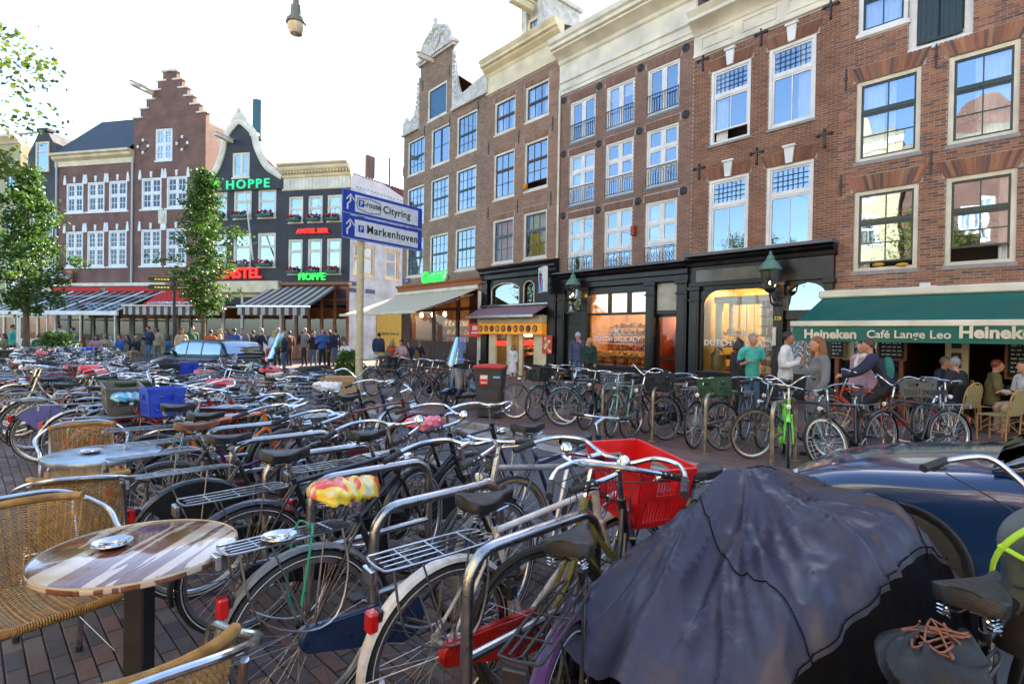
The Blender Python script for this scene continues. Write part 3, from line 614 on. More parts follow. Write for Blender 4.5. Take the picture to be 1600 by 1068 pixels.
m.poly([(cx-hw*.98, zn+.14), (cx+hw*.98, zn+.14), (cx+hw*.85, zn+.5), (cx+hw*.55, zn+1.0), (cx+hw*.25, zn+1.3), (cx, zn+1.38), (cx-hw*.25, zn+1.3), (cx-hw*.55, zn+1.0), (cx-hw*.85, zn+.5)], -.08, .12)
m.tube([(cx+hw*.92*cos(a), -.08, zn+.16+1.15*sin(a)) for a in [pi*k/14 for k in range(15)]], .09, 8)
for k in range(5): m.tube([(cx, -.12, zn+.2), (cx+(k-2)*.16, -.14, zn+.55), (cx+(k-2)*.22, -.1, zn+.95)], [.06, .07, .03], 7)
m.ball((cx, -.08, zn+1.45), (.2, .14, .2), 10, 8); m.ball((cx, -.08, zn+1.72), .12, 10, 8)
for q_ in (-1, 1):
    for k in range(4): m.ball((cx+q_*(.2+.14*k), -.1, zn+1.35-.17*k), (.13, .1, .12), 8, 6)
m.build('gable_crest', STONE, r3, fixn=True)
m = MB(); zz = FB3.px(668, 105)[1]; m.cbox(cx-.38, cx-.2, -.95, 0, zz-.02, zz+.2, .02); m.cbox(cx-.42, cx-.16, -1.0, 0, zz+.2, zz+.25, .01); m.build('hoist_beam', IVORY, r3)
m = MB(); m.add([(.2, .15, zsh), (cx, .15, zsh+2.9), (cx, 9, zsh+2.9), (.2, 9, zsh)], [(0, 1, 2, 3)]); m.add([(WB3-.2, .15, zsh), (cx, .15, zsh+2.9), (cx, 9, zsh+2.9), (WB3-.2, 9, zsh)], [(3, 2, 1, 0)]); m.build('roof', TILE, r3)
# ================================================================ GROUND
A2 = Vector((cos(RD(-45)), sin(RD(-45)))); N2 = Vector((cos(RD(45)), sin(RD(45))))   # along the street, across it
def st(a, n, z=0): p = A2*a + N2*n; return Vector((p.x, p.y, z))
def flat_brick_mat(name, c1, c2, mo, bw, bh):
    m, t, b = nmat(name); L = t.links.new
    tc = t.nodes.new('ShaderNodeTexCoord'); mp = t.nodes.new('ShaderNodeMapping'); mp.inputs['Rotation'].default_value = (0, 0, RD(45)); L(tc.outputs['Object'], mp.inputs[0])
    k = t.nodes.new('ShaderNodeTexBrick'); k.inputs['Color1'].default_value = (*c1, 1); k.inputs['Color2'].default_value = (*c2, 1); k.inputs['Mortar'].default_value = (*mo, 1)
    k.inputs['Scale'].default_value = 1; k.inputs['Mortar Size'].default_value = .006; k.inputs['Brick Width'].default_value = bw; k.inputs['Row Height'].default_value = bh; k.inputs['Bias'].default_value = -.1
    L(mp.outputs[0], k.inputs['Vector']); n = t.nodes.new('ShaderNodeTexNoise'); n.inputs['Scale'].default_value = .7; n.inputs['Detail'].default_value = 9; n.inputs['Roughness'].default_value = .65; L(tc.outputs['Object'], n.inputs['Vector'])
    r = t.nodes.new('ShaderNodeMapRange'); r.inputs[1].default_value = .3; r.inputs[2].default_value = .7; r.inputs[3].default_value = .6; r.inputs[4].default_value = 1.3; L(n.outputs[0], r.inputs[0])
    x = t.nodes.new('ShaderNodeMix'); x.data_type = 'RGBA'; x.blend_type = 'MULTIPLY'; x.inputs[0].default_value = 1; L(k.outputs[0], x.inputs[6]); L(r.outputs[0], x.inputs[7]); L(x.outputs[2], b.inputs['Base Color'])
    b.inputs['Roughness'].default_value = .75
    bp = t.nodes.new('ShaderNodeBump'); bp.inputs['Strength'].default_value = .6; bp.inputs['Distance'].default_value = -.006; L(k.outputs[1], bp.inputs['Height']); L(bp.outputs[0], b.inputs['Normal']); return m
ASPH = mat('asphalt', (.075, .078, .085), .8, var=.3, scale=1.2, bump=.6, bscale=90)
FARB = flat_brick_mat('far_paving', (.2, .115, .09), (.13, .08, .068), (.08, .068, .06), .2, .075)
NEARB = island_mat('paving_bricks', [(.1, .065, .058), (.07, .05, .048), (.125, .075, .06), (.055, .045, .048), (.09, .062, .06), (.15, .12, .1)], .7, .3, 4)
SAND = mat('joint_sand', (.05, .042, .035), .95, var=.3, scale=6)
def sheet(name, pts, z, m, lab=None):
    b = MB(); b.add([(p[0], p[1], z) for p in pts], [tuple(range(len(pts)))]); o = b.build(name, m, smooth=0, fixn=True)
    if o.data.polygons[0].normal.z < 0: o.data.flip_normals()
    o['kind'] = 'structure'; return o
sheet('ground', [(-250, -250), (250, -250), (250, 250), (-250, 250)], -.13, mat('far_ground', (.09, .08, .075), .9, var=.3, scale=.5))
farK = [st(16, 6.75), st(-11.5, 6.75), Vector((-8.6, 18.9, 0)), Vector((-16, 24.2, 0)), Vector((-34, 31, 0))]
nearK = [st(16, 3.25), st(-4.2, 3.25), st(-5.2, 4.3), st(-20, 4.3), Vector((-34, 25, 0))]
road = sheet('road', [p.xy for p in farK] + [p.xy for p in nearK[::-1]], -.1, ASPH)
far_walk = sheet('pavement', [p.xy for p in farK] + [(-60, 45), (-60, 90), (60, 90), (60, -6), (16, -6)], 0, FARB)
near_walk = sheet('pavement', [p.xy for p in nearK] + [(-60, 20), (-60, -40), (30, -40), (30, -9)], -.012, SAND)
far_near = sheet('side_paving', [st(-12, -2.6).xy, st(-12, 4.1).xy, st(-20, 4.1).xy, (-34, 24.4), (-60, 20), (-60, -20)], -.004, FARB)
# kerb stones, one by one
kerb = tag(empty('kerb', None, None), kind='structure')
KST = cm('kerb_stone', (.27, .26, .25), .75, var=.25, scale=5, bump=.4, bscale=60)
def kerb_line(P, side, n_max=300):
    for a, b in zip(P[:-1], P[1:]):
        d = (b-a); L_ = d.length; d.normalize(); nn = int(L_/.98)
        for i in range(nn):
            p = a+d*(i*.98); m = MB(); z = rnd.uniform(-.004, .004)
            m.cbox(0, .97, -.08, .08, -.12, .004+z, .012); o = m.build('kerb_stone', KST, kerb, loc=(p.x, p.y, 0)); o.rotation_euler = (0, 0, atan2(d.y, d.x)+rnd.uniform(-.004, .004))
kerb_line([st(-11.5, 6.75), st(13, 6.75)], 1); kerb_line([farK[1], farK[2], farK[3]], 1)
m = MB(); m.M = Matrix.Rotation(RD(-45), 4, 'Z')
for i in range(26): m.box(-12+i*1.0, -12+i*1.0+.985, 6.25, 6.62, -.099, -.095-.002*(i % 2))
m.build('gutter', GREYST, road)
kerb_line([st(-4.2, 3.25), st(5, 3.25)], -1); kerb_line([st(-18, 4.3), st(-5.2, 4.3)], -1)
# near paving bricks
pv = []
H_, L_ = .08, .21
for j in range(int(6.6/H_)):
    for i in range(int(17/L_)+1):
        a_ = -12.4+i*L_+(L_/2 if j % 2 else 0); n_ = -2.5+j*H_
        if n_ < (3.08 if a_ > -5.0 else 4.12): pv.append((a_, n_))
def brick_verts(a, n, r):
    j = .006; x0, x1, y0, y1 = a+j/2, a+L_-j/2, n+j/2, n+H_-j/2; t = r.uniform(-.003, .002); c = .004; ti = r.gauss(0, .0012)
    return [(x0, y0, -.014), (x1, y0, -.014), (x1, y1, -.014), (x0, y1, -.014), (x0, y0, t-c), (x1, y0, t-c+ti), (x1, y1, t-c+ti), (x0, y1, t-c), (x0+c, y0+c, t), (x1-c, y0+c, t+ti), (x1-c, y1-c, t+ti), (x0+c, y1-c, t)], \
        [(0, 1, 5, 4), (1, 2, 6, 5), (2, 3, 7, 6), (3, 0, 4, 7), (4, 5, 9, 8), (5, 6, 10, 9), (6, 7, 11, 10), (7, 4, 8, 11), (8, 9, 10, 11)]
def vis(a, n):
    p = st(a, n); d = p-Vector((0, 0, CAMZ)); f = d.dot(cF)
    if f < .5: return None
    u = 800+FPX*d.dot(cR)/f; v = 534-FPX*d.dot(cU)/f
    return f if (-30 < u < 860 and 560 < v < 1080) else None
near = sorted([(vis(a, n), a, n) for a, n in pv if vis(a, n)])[:300]; nset = {(a, n) for _, a, n in near}
m = MB(); m.M = Matrix.Rotation(RD(-45), 4, 'Z'); r_ = random.Random(5)
for a, n in pv:
    if (a, n) in nset: continue
    v_, f_ = brick_verts(a, n, r_); m.add(v_, f_)
o = m.build('paving_bricks', NEARB, near_walk, smooth=0); o['kind'] = 'stuff'
NB1 = [mat('paving_brick_%s' % k, c, .68, var=.3, scale=14, bump=.5, bscale=120) for k, c in (('grey', (.075, .062, .062)), ('brown', (.105, .07, .06)), ('dark', (.055, .046, .05)), ('red', (.13, .075, .06)), ('pale', (.12, .1, .09)))]
bm_ = []
for k in range(15):
    v_, f_ = brick_verts(0, 0, r_); m = MB(); m.add(v_, f_); bm_.append(m.mesh('brick', NB1[[0, 1, 2, 0, 1, 3, 0, 4][k % 8]], 0))
for _, a, n in near:
    o = ob('brick', r_.choice(bm_), near_walk); o.location = st(a, n); o.rotation_euler = (0, 0, RD(-45)+r_.gauss(0, .004))

# ================================================================ SHOP FRONTS OF THE RIGHT-HAND ROW
LAMPW = cm('lamp_glow_warm', (1, .55, .18), emit=18, var=0)
LAMPD = cm('strip_glow_dim', (1, .66, .28), emit=4, var=0)
LAMPY = cm('strip_glow', (1, .66, .28), emit=11, var=0)
def pilaster(m, F, u0, u1, v, z1, z0=0, out=.14, cap=True):
    a, b = F.px(u0, v)[0], F.px(u1, v)[0]
    m.cbox(a, b, -out, .1, z0, z1, .01); m.cbox(a-.04, b+.04, -out-.05, .1, z0, z0+.55, .012)
    if cap: m.cbox(a-.05, b+.05, -out-.07, .1, z1-.12, z1, .012); m.cbox(a-.03, b+.03, -out-.04, .1, z1-.45, z1-.38, .01)
    m.box(a+.06, b-.06, -out-.012, -out, z0+.7, z1-.6)
    return a, b
PROD = [cm('product_%d' % i, c, .5, var=.5, scale=9) for i, c in enumerate([(.5, .16, .02), (.55, .3, .05), (.35, .04, .02), (.4, .25, .08), (.6, .42, .15), (.16, .06, .02), (.5, .08, .02)])]
def goods(root, x0, x1, z0, z1, y, seed=0, rows=4, wheels=True, name='shop_goods'):
    r = random.Random(seed); m = MB(); sh = MB()
    for k in range(rows):
        z = z0+(z1-z0)*k/rows; h = (z1-z0)/rows; sh.box(x0, x1, y-.02, y+.3, z-.03, z)
        x = x0+.02
        while x < x1-.1:
            w_ = r.uniform(.07, .2); hh = r.uniform(.35, .85)*h; m.mi = r.randrange(7)
            t = r.random()
            if t < .5: m.lathe([(0, 0), (w_*.48, 0), (w_*.5, hh*.5), (w_*.42, hh*.8), (w_*.2, hh), (0, hh)], 8, (x+w_/2, y+.12, z))
            elif t < .8: m.cbox(x, x+w_*.95, y+.02, y+.2, z, z+hh*.7, .008)
            else: m.ball((x+w_/2, y+.1, z+w_*.4), (w_*.5, w_*.5, w_*.42), 8, 6)
            x += w_+.01
    m.build(name, PROD, root); sh.build('shelf', WOODR, root)
def room(root, x0, x1, z0, z1, y0, y1, m, lamps=2, lm=LAMPY, name='shop_interior'):
    b = MB(); b.add([(x0, y0, z0), (x1, y0, z0), (x1, y1, z0), (x0, y1, z0), (x0, y0, z1), (x1, y0, z1), (x1, y1, z1), (x0, y1, z1)], [(0, 1, 2, 3), (7, 6, 5, 4), (1, 5, 6, 2), (2, 6, 7, 3), (3, 7, 4, 0)])
    b.build(name, m, root, smooth=0); l = MB()
    for k in range(lamps): x = x0+(x1-x0)*(k+.5)/lamps; l.cbox(x-.25, x+.25, (y0+y1)/2-.1, (y0+y1)/2+.1, z1-.12, z1-.05, .01)
    if lamps: l.build('ceiling_light', lm, root)
def sheet_glass(root, x0, x1, z0, z1, y, g=GLASSB, name='shop_window'):
    return MB().add([(x0, y, z0), (x1, y, z0), (x1, y, z1), (x0, y, z1)], [(0, 1, 2, 3)]).build(name, g, root, smooth=0)
WARMIN = cm('warm_interior', (.6, .33, .1), .8, var=.3, scale=2)
# --- B5 shop
s5 = FB5.root('shop_front', 'black wooden shop front with white DUTCH DELICACY lettering and cheese window', 'shop front')
zt5 = zs5
m = MB(); P = [FB5.px(u, 540)[0] for u in (873, 884, 910, 921, 1011, 1024, 1059, 1074)]
for a, b in ((873, 884), (910, 921), (1011, 1024), (1059, 1075)): pilaster(m, FB5, a, b, 540, zt5-.45)
m.cbox(0, WB5-.002, -.1, .1, zt5-.45, zt5-.02, .01); m.build('pilaster', BLACKP, s5)
profile_cornice(-.03, WB5+.02, [(.1, zt5-.5), (.18, zt5-.46), (.18, zt5-.3), (.22, zt5-.26), (.22, zt5-.12), (.35, zt5-.04), (.38, zt5+.03), (.05, zt5+.09)]).build('cornice', BLACKP, s5, smooth=20, fixn=True)
m = MB(); m.cbox(-.02, WB5, -.4, 0, zt5+.09, zt5+.15, .01); m.build('lead_flashing', LEAD, s5)
zw0 = FB5.px(968, 571)[1]; zw1 = FB5.px(968, 492)[1]; zl0 = FB5.px(968, 488)[1]; zl1 = FB5.px(968, 458)[1]
m = MB(); m.cbox(P[3], P[4], -.08, .0, 0, .3, .01); m.cbox(P[3], P[4], -.1, .02, .3, zw0-.1, .01); m.cbox(P[3]-.0, P[4], -.16, .02, zw0-.1, zw0, .015)
for k in range(5): z = .36+k*(zw0-.55)/5; m.cbox(P[3]+.02, P[4]-.02, -.118, -.1, z, z+(zw0-.55)/5-.03, .006)
m.cbox(P[3], P[4], -.06, .08, zw1, zl0, .01); m.cbox(P[3], P[4], -.06, .08, zl1, zt5-.45, .01)
for u0, u1 in ((951, 955), (981, 986)): m.cbox(FB5.px(u0, 470)[0], FB5.px(u1, 470)[0], -.05, .06, zl0, zl1, .008)
m.cbox(P[1], P[2], -.06, .06, FB5.px(897, 491)[1], FB5.px(897, 487)[1], .005)
m.build('stall_riser', BLACKP, s5)
sheet_glass(s5, P[3], P[4], zw0, zw1, .0); 
for u0, u1 in ((922, 951), (955, 981), (986, 1012)): sheet_glass(s5, FB5.px(u0, 470)[0], FB5.px(u1, 470)[0], zl0, zl1, .01, GLASS, 'pane')
room(s5, P[3], P[5]-.05, .35, zt5-.4, .02, 2.2, WARMIN, 3)
goods(s5, P[3]+.1, P[4]-.1, zw0+.25, zw1-.1, 1.1, 5, 5)
m = MB()
for k in range(5):
    x = P[3]+.22+k*(P[4]-P[3]-.35)/4
    for j in range(4): m.mi = j % 3; m.lathe([(0, 0), (.2, 0), (.215, .03), (.2, .065), (0, .065)], 18, (x, .3, zw0-.02+j*.072))
m.build('cheese_stack', [PROD[0], PROD[2], PROD[1]], s5)
m = MB(); zq = zw0+.36; m.box(P[3]+.05, P[4]-.05, .1, .7, zq-.03, zq)
for k in range(170): m.mi = k % 3; m.ball((rnd.uniform(P[3]+.1, P[4]-.1), rnd.uniform(.15, .6), zq+rnd.uniform(.0, .12)), (.055, .045, .028), 7, 5)
m.build('cheese_table', [PROD[1], PROD[4], PROD[3]], s5)
text(s5, 'DUTCH DELICACY', .24, ((P[3]+P[4])/2-.02, -.012, FB5.px(968, 533)[1]), WHITE, 'shop_name', .002, .004)
text(s5, 'KAAS HUIS', .09, ((P[3]+P[4])/2-.02, -.012, FB5.px(968, 518)[1]), WHITE, 'lettering', .002, .002, space=2.2)
m = MB(); xc = (P[3]+P[4])/2; 
for z in (FB5.px(968, 537)[1], FB5.px(968, 522)[1]): m.box(xc-.85, xc+.85, -.014, -.01, z, z+.014)
for q_ in (-1, 1): m.M = M4((xc, -.012, FB5.px(968, 517)[1]), ry=q_*.7); m.box(-.015, .015, -.002, .002, -.2, .2)
m.M = None; m.build('logo', WHITE, s5)
# left door, right door
m = MB(); z1 = FB5.px(897, 492)[1]; m.cbox(P[1], P[2], .02, .08, .1, z1, .01); 
for z in (.35, 1.2, 1.75): m.cbox(P[1]+.1, P[2]-.1, 0, .03, z, z+.4, .01)
m.ball((P[2]-.1, -.02, 1.05), .035, 8, 6); m.build('door', BLACKP, s5)
sheet_glass(s5, P[1], P[2], z1+.06, FB5.px(897, 459)[1], .0, GLASS, 'transom_light'); m = MB(); m.box(P[1], P[2], .3, .32, z1, zt5-.4); m.build('transom_board', CREAM, s5)
zd = FB5.px(1042, 491)[1]
m = MB(); a, b = P[5], P[6]; 
for q in ((a, a+.07, 0, zd), (b-.07, b, 0, zd), (a+.07, b-.07, zd-.08, zd), (a+.07, b-.07, 0, .25), (a+.07, b-.07, .95, 1.02)): m.cbox(q[0], q[1], .1, .16, q[2], q[3], .006)
m.cbox(a, b, -.02, .1, zd, FB5.px(1042, 485)[1], .01); m.build('door', BLACKP, s5); sheet_glass(s5, a+.07, b-.07, .25, zd-.08, .13, name='door_glass')
m = MB(); m.cbox(a+.03, b-.03, -.01, .05, FB5.px(1042, 485)[1], zt5-.45, .01); m.build('fascia_panel', cm('aged_cream', (.3, .27, .2), .3, var=.25, scale=3, coat=.3), s5)
room(s5, a, b, .05, zd+.1, .2, 2.6, cm('red_interior', (.4, .08, .02), .7, var=.3), 1); goods(s5, a+.05, b-.05, .4, zd-.1, 1.2, 9, 6)
# --- B6 shop
s6 = FB6.root('shop_front', 'black shop front with one wide arched window, lantern and iron-scrolled door', 'shop front')
zt6 = zs6; Q = [FB6.px(u, 540)[0] for u in (1078, 1094, 1098, 1208, 1211, 1226, 1231, 1289, 1292)]
m = MB(); pilaster(m, FB6, 1079, 1094, 540, zt6-.75); pilaster(m, FB6, 1211, 1226, 540, zt6-.75); pilaster(m, FB6, 1290, 1302, 540, zt6-.75)
m.cbox(.0, WB6-.01, -.1, .1, zt6-.75, zt6-.15, .012)
zb0 = FB6.px(1150, 582)[1]; zb1 = FB6.px(1150, 452)[1]
m.cbox(Q[1], Q[4], -.1, .02, 0, zb0-.08, .01); m.cbox(Q[1]-.02, Q[4]+.02, -.2, .02, zb0-.08, zb0, .012)
m.cbox(Q[1], Q[4], -.06, .06, zb1, zt6-.75, .01)
for c_, sg in ((Q[2], 1), (Q[3], -1)):
    m.poly([(c_, zb1), (c_+sg*.5, zb1)]+[(c_+sg*(.5-.5*sin(t)), zb1-.45+.45*cos(t)) for t in [pi/2*k/8 for k in range(1, 9)]], -.05, .03)
m.cbox(Q[1], Q[2], -.06, .06, zb0, zb1, .008); m.cbox(Q[3], Q[4], -.06, .06, zb0, zb1, .008)
m.build('pilaster', BLACKP, s6, fixn=True)
m = MB(); m.cbox(.25, Q[3]+.1, -.115, -.1, zt6-.62, zt6-.25, .01); m.build('fascia_panel', cm('dusty_black', (.08, .07, .045), .25, var=.4, scale=2, coat=.4), s6)
profile_cornice(-.03, WB6+.05, [(.1, zt6-.16), (.18, zt6-.14), (.2, zt6-.04), (.36, zt6+.02), (.38, zt6+.07), (.05, zt6+.13)]).build('cornice', BLACKP, s6, smooth=20, fixn=True)
m = MB(); m.cbox(-.02, WB6+.05, -.42, 0, zt6+.13, zt6+.22, .01); m.build('lead_flashing', LEAD, s6)
sheet_glass(s6, Q[2], Q[3], zb0, zb1, 0)
room(s6, Q[2]-.03, Q[3]+.03, .4, zt6-.5, .02, 2.0, cm('yellow_interior', (.55, .43, .16), .7, var=.15), 3)
m = MB(); xa = FB6.px(1127, 500, )[0]; xb = FB6.px(1182, 500)[0]; za = FB6.px(1150, 525)[1]; zb = FB6.px(1150, 470)[1]
window(s6, (xa, xb, za, zb), y=.5, fr=.06, bar=.02, lite=(4, 3), mats=(IVORY, IVORY), sill=0, seed=300, glass=GLASSB)
m = MB(); m.cbox(Q[2]+.15, Q[2]+.35, .45, .6, zb0, zb1-.2, .01); m.cbox(Q[3]-.45, Q[3]-.25, .45, .6, zb0, zb1-.2, .01); m.cbox(Q[2]+.1, Q[3]-.2, .42, .65, zb1-.35, zb1-.15, .02); m.build('inner_columns', IVORY, s6)
goods(s6, Q[2]+.1, Q[2]+.9, zb0, zb0+1.5, .75, 15, 4); goods(s6, Q[3]-.55, Q[3]-.05, zb0, zb0+2.2, .35, 19, 8)
m = MB(); m.lathe([(0, 0), (.2, 0), (.22, .1), (.22, .5), (.12, .62), (.12, .7), (.15, .72)], 16, (Q[2]+.35, .3, zb0)); m.build('milk_churn', cm('old_brass', (.25, .2, .08), .4, .6), s6)
text(s6, 'DUTCH DELICACY', .25, ((Q[2]+Q[3])/2+.05, -.012, FB6.px(1150, 540)[1]), WHITE, 'shop_name', .002, .004)
text(s6, 'KAAS HUIS', .09, ((Q[2]+Q[3])/2+.05, -.012, FB6.px(1150, 524)[1]), WHITE, 'lettering', .002, .002, space=2.2)
m = MB(); z1 = FB6.px(1255, 499)[1]; a, b = Q[5], Q[8]
m.cbox(a, b, .02, .1, 0, z1, .01); m.cbox(a, b, -.03, .08, z1, FB6.px(1255, 484)[1], .01); za = FB6.px(1255, 484)[1]; zb = zt6-.75; xm = (a+b)/2; rr_ = (b-a)/2-.05; zc = zb-rr_*.75-.05
for sg in (-1, 1): m.poly([(xm+sg*rr_, zc), (xm+sg*(rr_+.06), zc), (xm+sg*(rr_+.06), zb), (xm, zb), (xm, zb-.04)]+[(xm+sg*rr_*sin(t), zc+rr_*.72*cos(t)) for t in [pi/2*k/8 for k in range(1, 8)]], -.02, .06)
m.build('door', BLACKP, s6, fixn=True); sheet_glass(s6, a, b, za, zb, .05, GLASS, 'fanlight')
m = MB(); pa, pb = a+.15, b-.15; m.box(pa, pb, .0, .018, .75, z1-.2); m.build('door_panel', cm('grey_glass', (.2, .22, .22), .2), s6)
m = MB()
for k in range(5):
    z = 1.0+k*(z1-1.3)/5
    for sg in (-1, 1): m.tube([((pa+pb)/2+sg*(.14+(.14-.008*t)*cos(t*.55)), -.012, z+(.16-.009*t)*sin(t*.55)) for t in range(15)], .014, 5)
m.build('door_ironwork', ALU, s6)
m = MB(); m.cbox(Q[4]+.0, Q[4]+.1, -.2, -.16, 1.5, 2.0, .005); m.build('letter_plate', IVORY, s6)
text(s6, '328', .14, ((Q[4]+Q[5])/2, -.17, FB6.px(1218, 500)[1]), cm('gold', (.6, .4, .05), .3, 1), 'house_number', .004)
# --- lanterns
def lantern(F, u, v, label, e=.75):
    x, z = F.px(u, v, e); rt = empty('wall_lantern', label, 'lantern', F.W(x, e, z), F.az, 'old street lanterns on brackets')
    m = MB(); m.lathe([(.16, 0), (.26, .5)], 6, a0=0); m.build('lantern_glass', glass_mat('lantern_glass', (1, .9, .75), refl=.1, wav=0), rt, smooth=0)
    m = MB()
    for k in range(6): a = k*pi/3; m.tube([(.16*cos(a), .16*sin(a), 0), (.265*cos(a), .265*sin(a), .5)], .012, 5)
    m.tube([(.16*cos(k*pi/3), .16*sin(k*pi/3), 0) for k in range(6)], .014, 5, closed=True); m.lathe([(0, -.02), (.15, -.01), (.1, -.08), (.03, -.12), (.03, -.2)], 12)
    m.tube(smooth_path([(0, 0, -.16), (0, .1, -.38), (0, .4, -.42), (0, e-.1, -.25), (0, e, -.1)]), .025, 6)
    m.tube([(0, .35+.16*cos(t*.5)*(1-t/20), -.2+.16*sin(t*.5)*(1-t/20)) for t in range(18)], .016, 5); m.tube([(0, e-.02, .1), (0, e-.02, -.75)], .03, 6)
    m.build('bracket', IRON, rt)
    m = MB(); m.lathe([(.29, .5), (.3, .52), (.2, .68), (.1, .78), (.1, .84), (.05, .9), (.03, .98), (0, 1.02)], 12); m.build('lantern_roof', cm('verdigris', (.1, .2, .15), .6, var=.3), rt)
    m = MB(); m.ball((0, 0, .16), (.025, .025, .045), 8, 6); m.build('flame', LAMPW, rt); return rt
lantern(FB5, 895, 467, 'wall lantern left of the cheese shop window, near the snack shop', .5)
lantern(FB6, 1203, 451, 'green-topped wall lantern between the wide shop window and the scrolled door', .6)
# --- B4 snack shop
s4 = FB4.root('shop_front', 'black snack shop front with arched upper windows and cream doors', 'shop front')
zt4 = zs4; m = MB(); T = [FB4.px(u, 560)[0] for u in (754, 765, 775, 793, 799, 812, 817, 835, 842, 856, 870)]
pilaster(m, FB4, 754, 763, 560, zt4-.5); pilaster(m, FB4, 857, 870, 560, zt4-.5); m.cbox(.0, WB4, -.1, .1, zt4-.5, zt4-.3, .01)
zu0 = FB4.px(800, 479)[1]; zu1 = FB4.px(800, 440)[1]
ha = (FB4.px(769, 460)[0], FB4.px(812.6, 460)[0]); hb = (FB4.px(819, 460)[0], FB4.px(836, 460)[0]); zl = FB4.px(800, 494)[1]
wall_mesh(m, T[1], T[9], zl, zt4-.5, [(ha[0], ha[1], zu0, zu1), (hb[0], hb[1], zu0, zu1)], y=-.03)
for h in (ha, hb):
    xm = (h[0]+h[1])/2; w_ = (h[1]-h[0])/2
    for sg in (-1, 1): m.poly([(xm+sg*w_, zu1-.3), (xm+sg*w_, zu1), (xm, zu1), (xm, zu1-.03)]+[(xm+sg*w_*sin(t), zu1-.33+.3*cos(t)) for t in [pi/2*k/6 for k in range(1, 6)]], -.02, .03)
m.build('pilaster', BLACKP, s4, smooth=20, fixn=True)
m = MB()
for h in (ha, hb):
    xm = (h[0]+h[1])/2; w_ = (h[1]-h[0])/2
    m.tube([(h[0]+.02, -.04, zu0), (h[0]+.02, -.04, zu1-.3)]+[(xm-w_*cos(t)*.97, -.04, zu1-.32+.28*sin(t)) for t in [pi*k/10 for k in range(1, 10)]]+[(h[1]-.02, -.04, zu1-.3), (h[1]-.02, -.04, zu0)], .025, 6)
m.build('arch_trim', CREAM, s4)
for h in (ha, hb): sheet_glass(s4, h[0], h[1], zu0, zu1, .06, GLASS, 'pane')
profile_cornice(-.08, WB4+.03, [(.1, zt4-.5), (.2, zt4-.46), (.2, zt4-.3), (.3, zt4-.2), (.3, zt4-.12), (.42, zt4-.05), (.45, zt4+.02), (.05, zt4+.1)]).build('cornice', BLACKP, s4, smooth=20, fixn=True)
zf1 = FB4.px(805, 505)[1]; zf0 = FB4.px(805, 522)[1]
m = MB(); m.cbox(T[0]+.1, T[9], -.42, .0, zf1, zl, .02); m.build('shutter_box', CREAM, s4)
m = MB(); m.cbox(T[0]+.15, T[9]-.02, -.38, .0, zf0, zf1-.003, .01); m.build('sign_band', cm('orange_sign', (.7, .27, .02), .4, emit=.08), s4)
m = MB()
for k in range(10):
    x = T[0]+.32+k*(T[9]-T[0]-.5)/9.5; m.mi = 0; m.lathe([(0, -.39), (.14, -.39), (.14, -.38)], 16, (x, 0, (zf0+zf1)/2), axis='y'); m.mi = 1+k % 3; m.lathe([(0, -.4), (.1, -.4), (.1, -.385)], 10, (x, 0, (zf0+zf1)/2), axis='y')
m.build('food_picture', [IRON, PROD[1], PROD[0], PROD[5]], s4)
m = MB()
for a, b in ((1, 2), (3, 4), (5, 6), (7, 8)): m.cbox(T[a], T[b], -.06, .06, 0, zf0, .01)
m.cbox(T[8]+.01, T[9], -.1, .0, 0, zf0, .01)
m.build('door_post', CREAM, s4)
for a, b in ((2, 3), (4, 5), (6, 7)): sheet_glass(s4, T[a], T[b], .0, zf0, .02, GLASSB, 'door_glass')
room(s4, T[1], T[8], .02, zf0+.05, .04, 3, cm('dim_interior', (.18, .13, .06), .8), 2); goods(s4, T[1]+.1, T[8]-.1, .8, zf0-.1, 2.0, 44, 3)
m = MB(); m.box(T[2]+.03, T[3]-.03, -.0, .015, zf0-.5, zf0-.3); m.box(T[6]+.05, T[7]-.05, 0, .015, zf0-.45, zf0-.25); m.build('open_sign', cm('red_glow', (.9, .03, .02), emit=.3, var=0), s4)
aw = MB(); x0 = T[0]-.1; x1 = T[9]+.05; za, zb = FB4.px(805, 478)[1], None
pr = .9; fz = FB4.px(780, 492.5, pr)[1]
aw.add([(x0, -.05, za), (x1, -.05, za), (x1, -pr, fz), (x0, -pr, fz), (x0, -.05, za-.02), (x1, -.05, za-.02), (x1, -pr, fz-.02), (x0, -pr, fz-.02)], [(0, 3, 2, 1), (4, 5, 6, 7), (0, 4, 7, 3), (1, 2, 6, 5)])
a4 = empty('awning', 'small striped dusty pink awning over the snack shop counter', 'awning', FB4.W(0, 0), FB4.az)
aw.build('awning_cloth', stripe_mat('pink_stripe', (.33, .2, .2), (.16, .07, .08), .06), a4)
m = MB(); m.cbox(x0, x1, -pr-.05, -pr+.03, fz-.1, fz+.01, .015); m.cbox(x0, x1, -.16, -.02, za, za+.09, .02); m.build('awning_rail', ALU, a4)
m = MB(); m.tube([(x0+.3, -.04, za-.4), (x0+.3, -pr, fz-.03)], .015, 6); m.tube([(x1-.3, -.04, za-.4), (x1-.3, -pr, fz-.03)], .015, 6); m.build('awning_arm', ALU, a4)
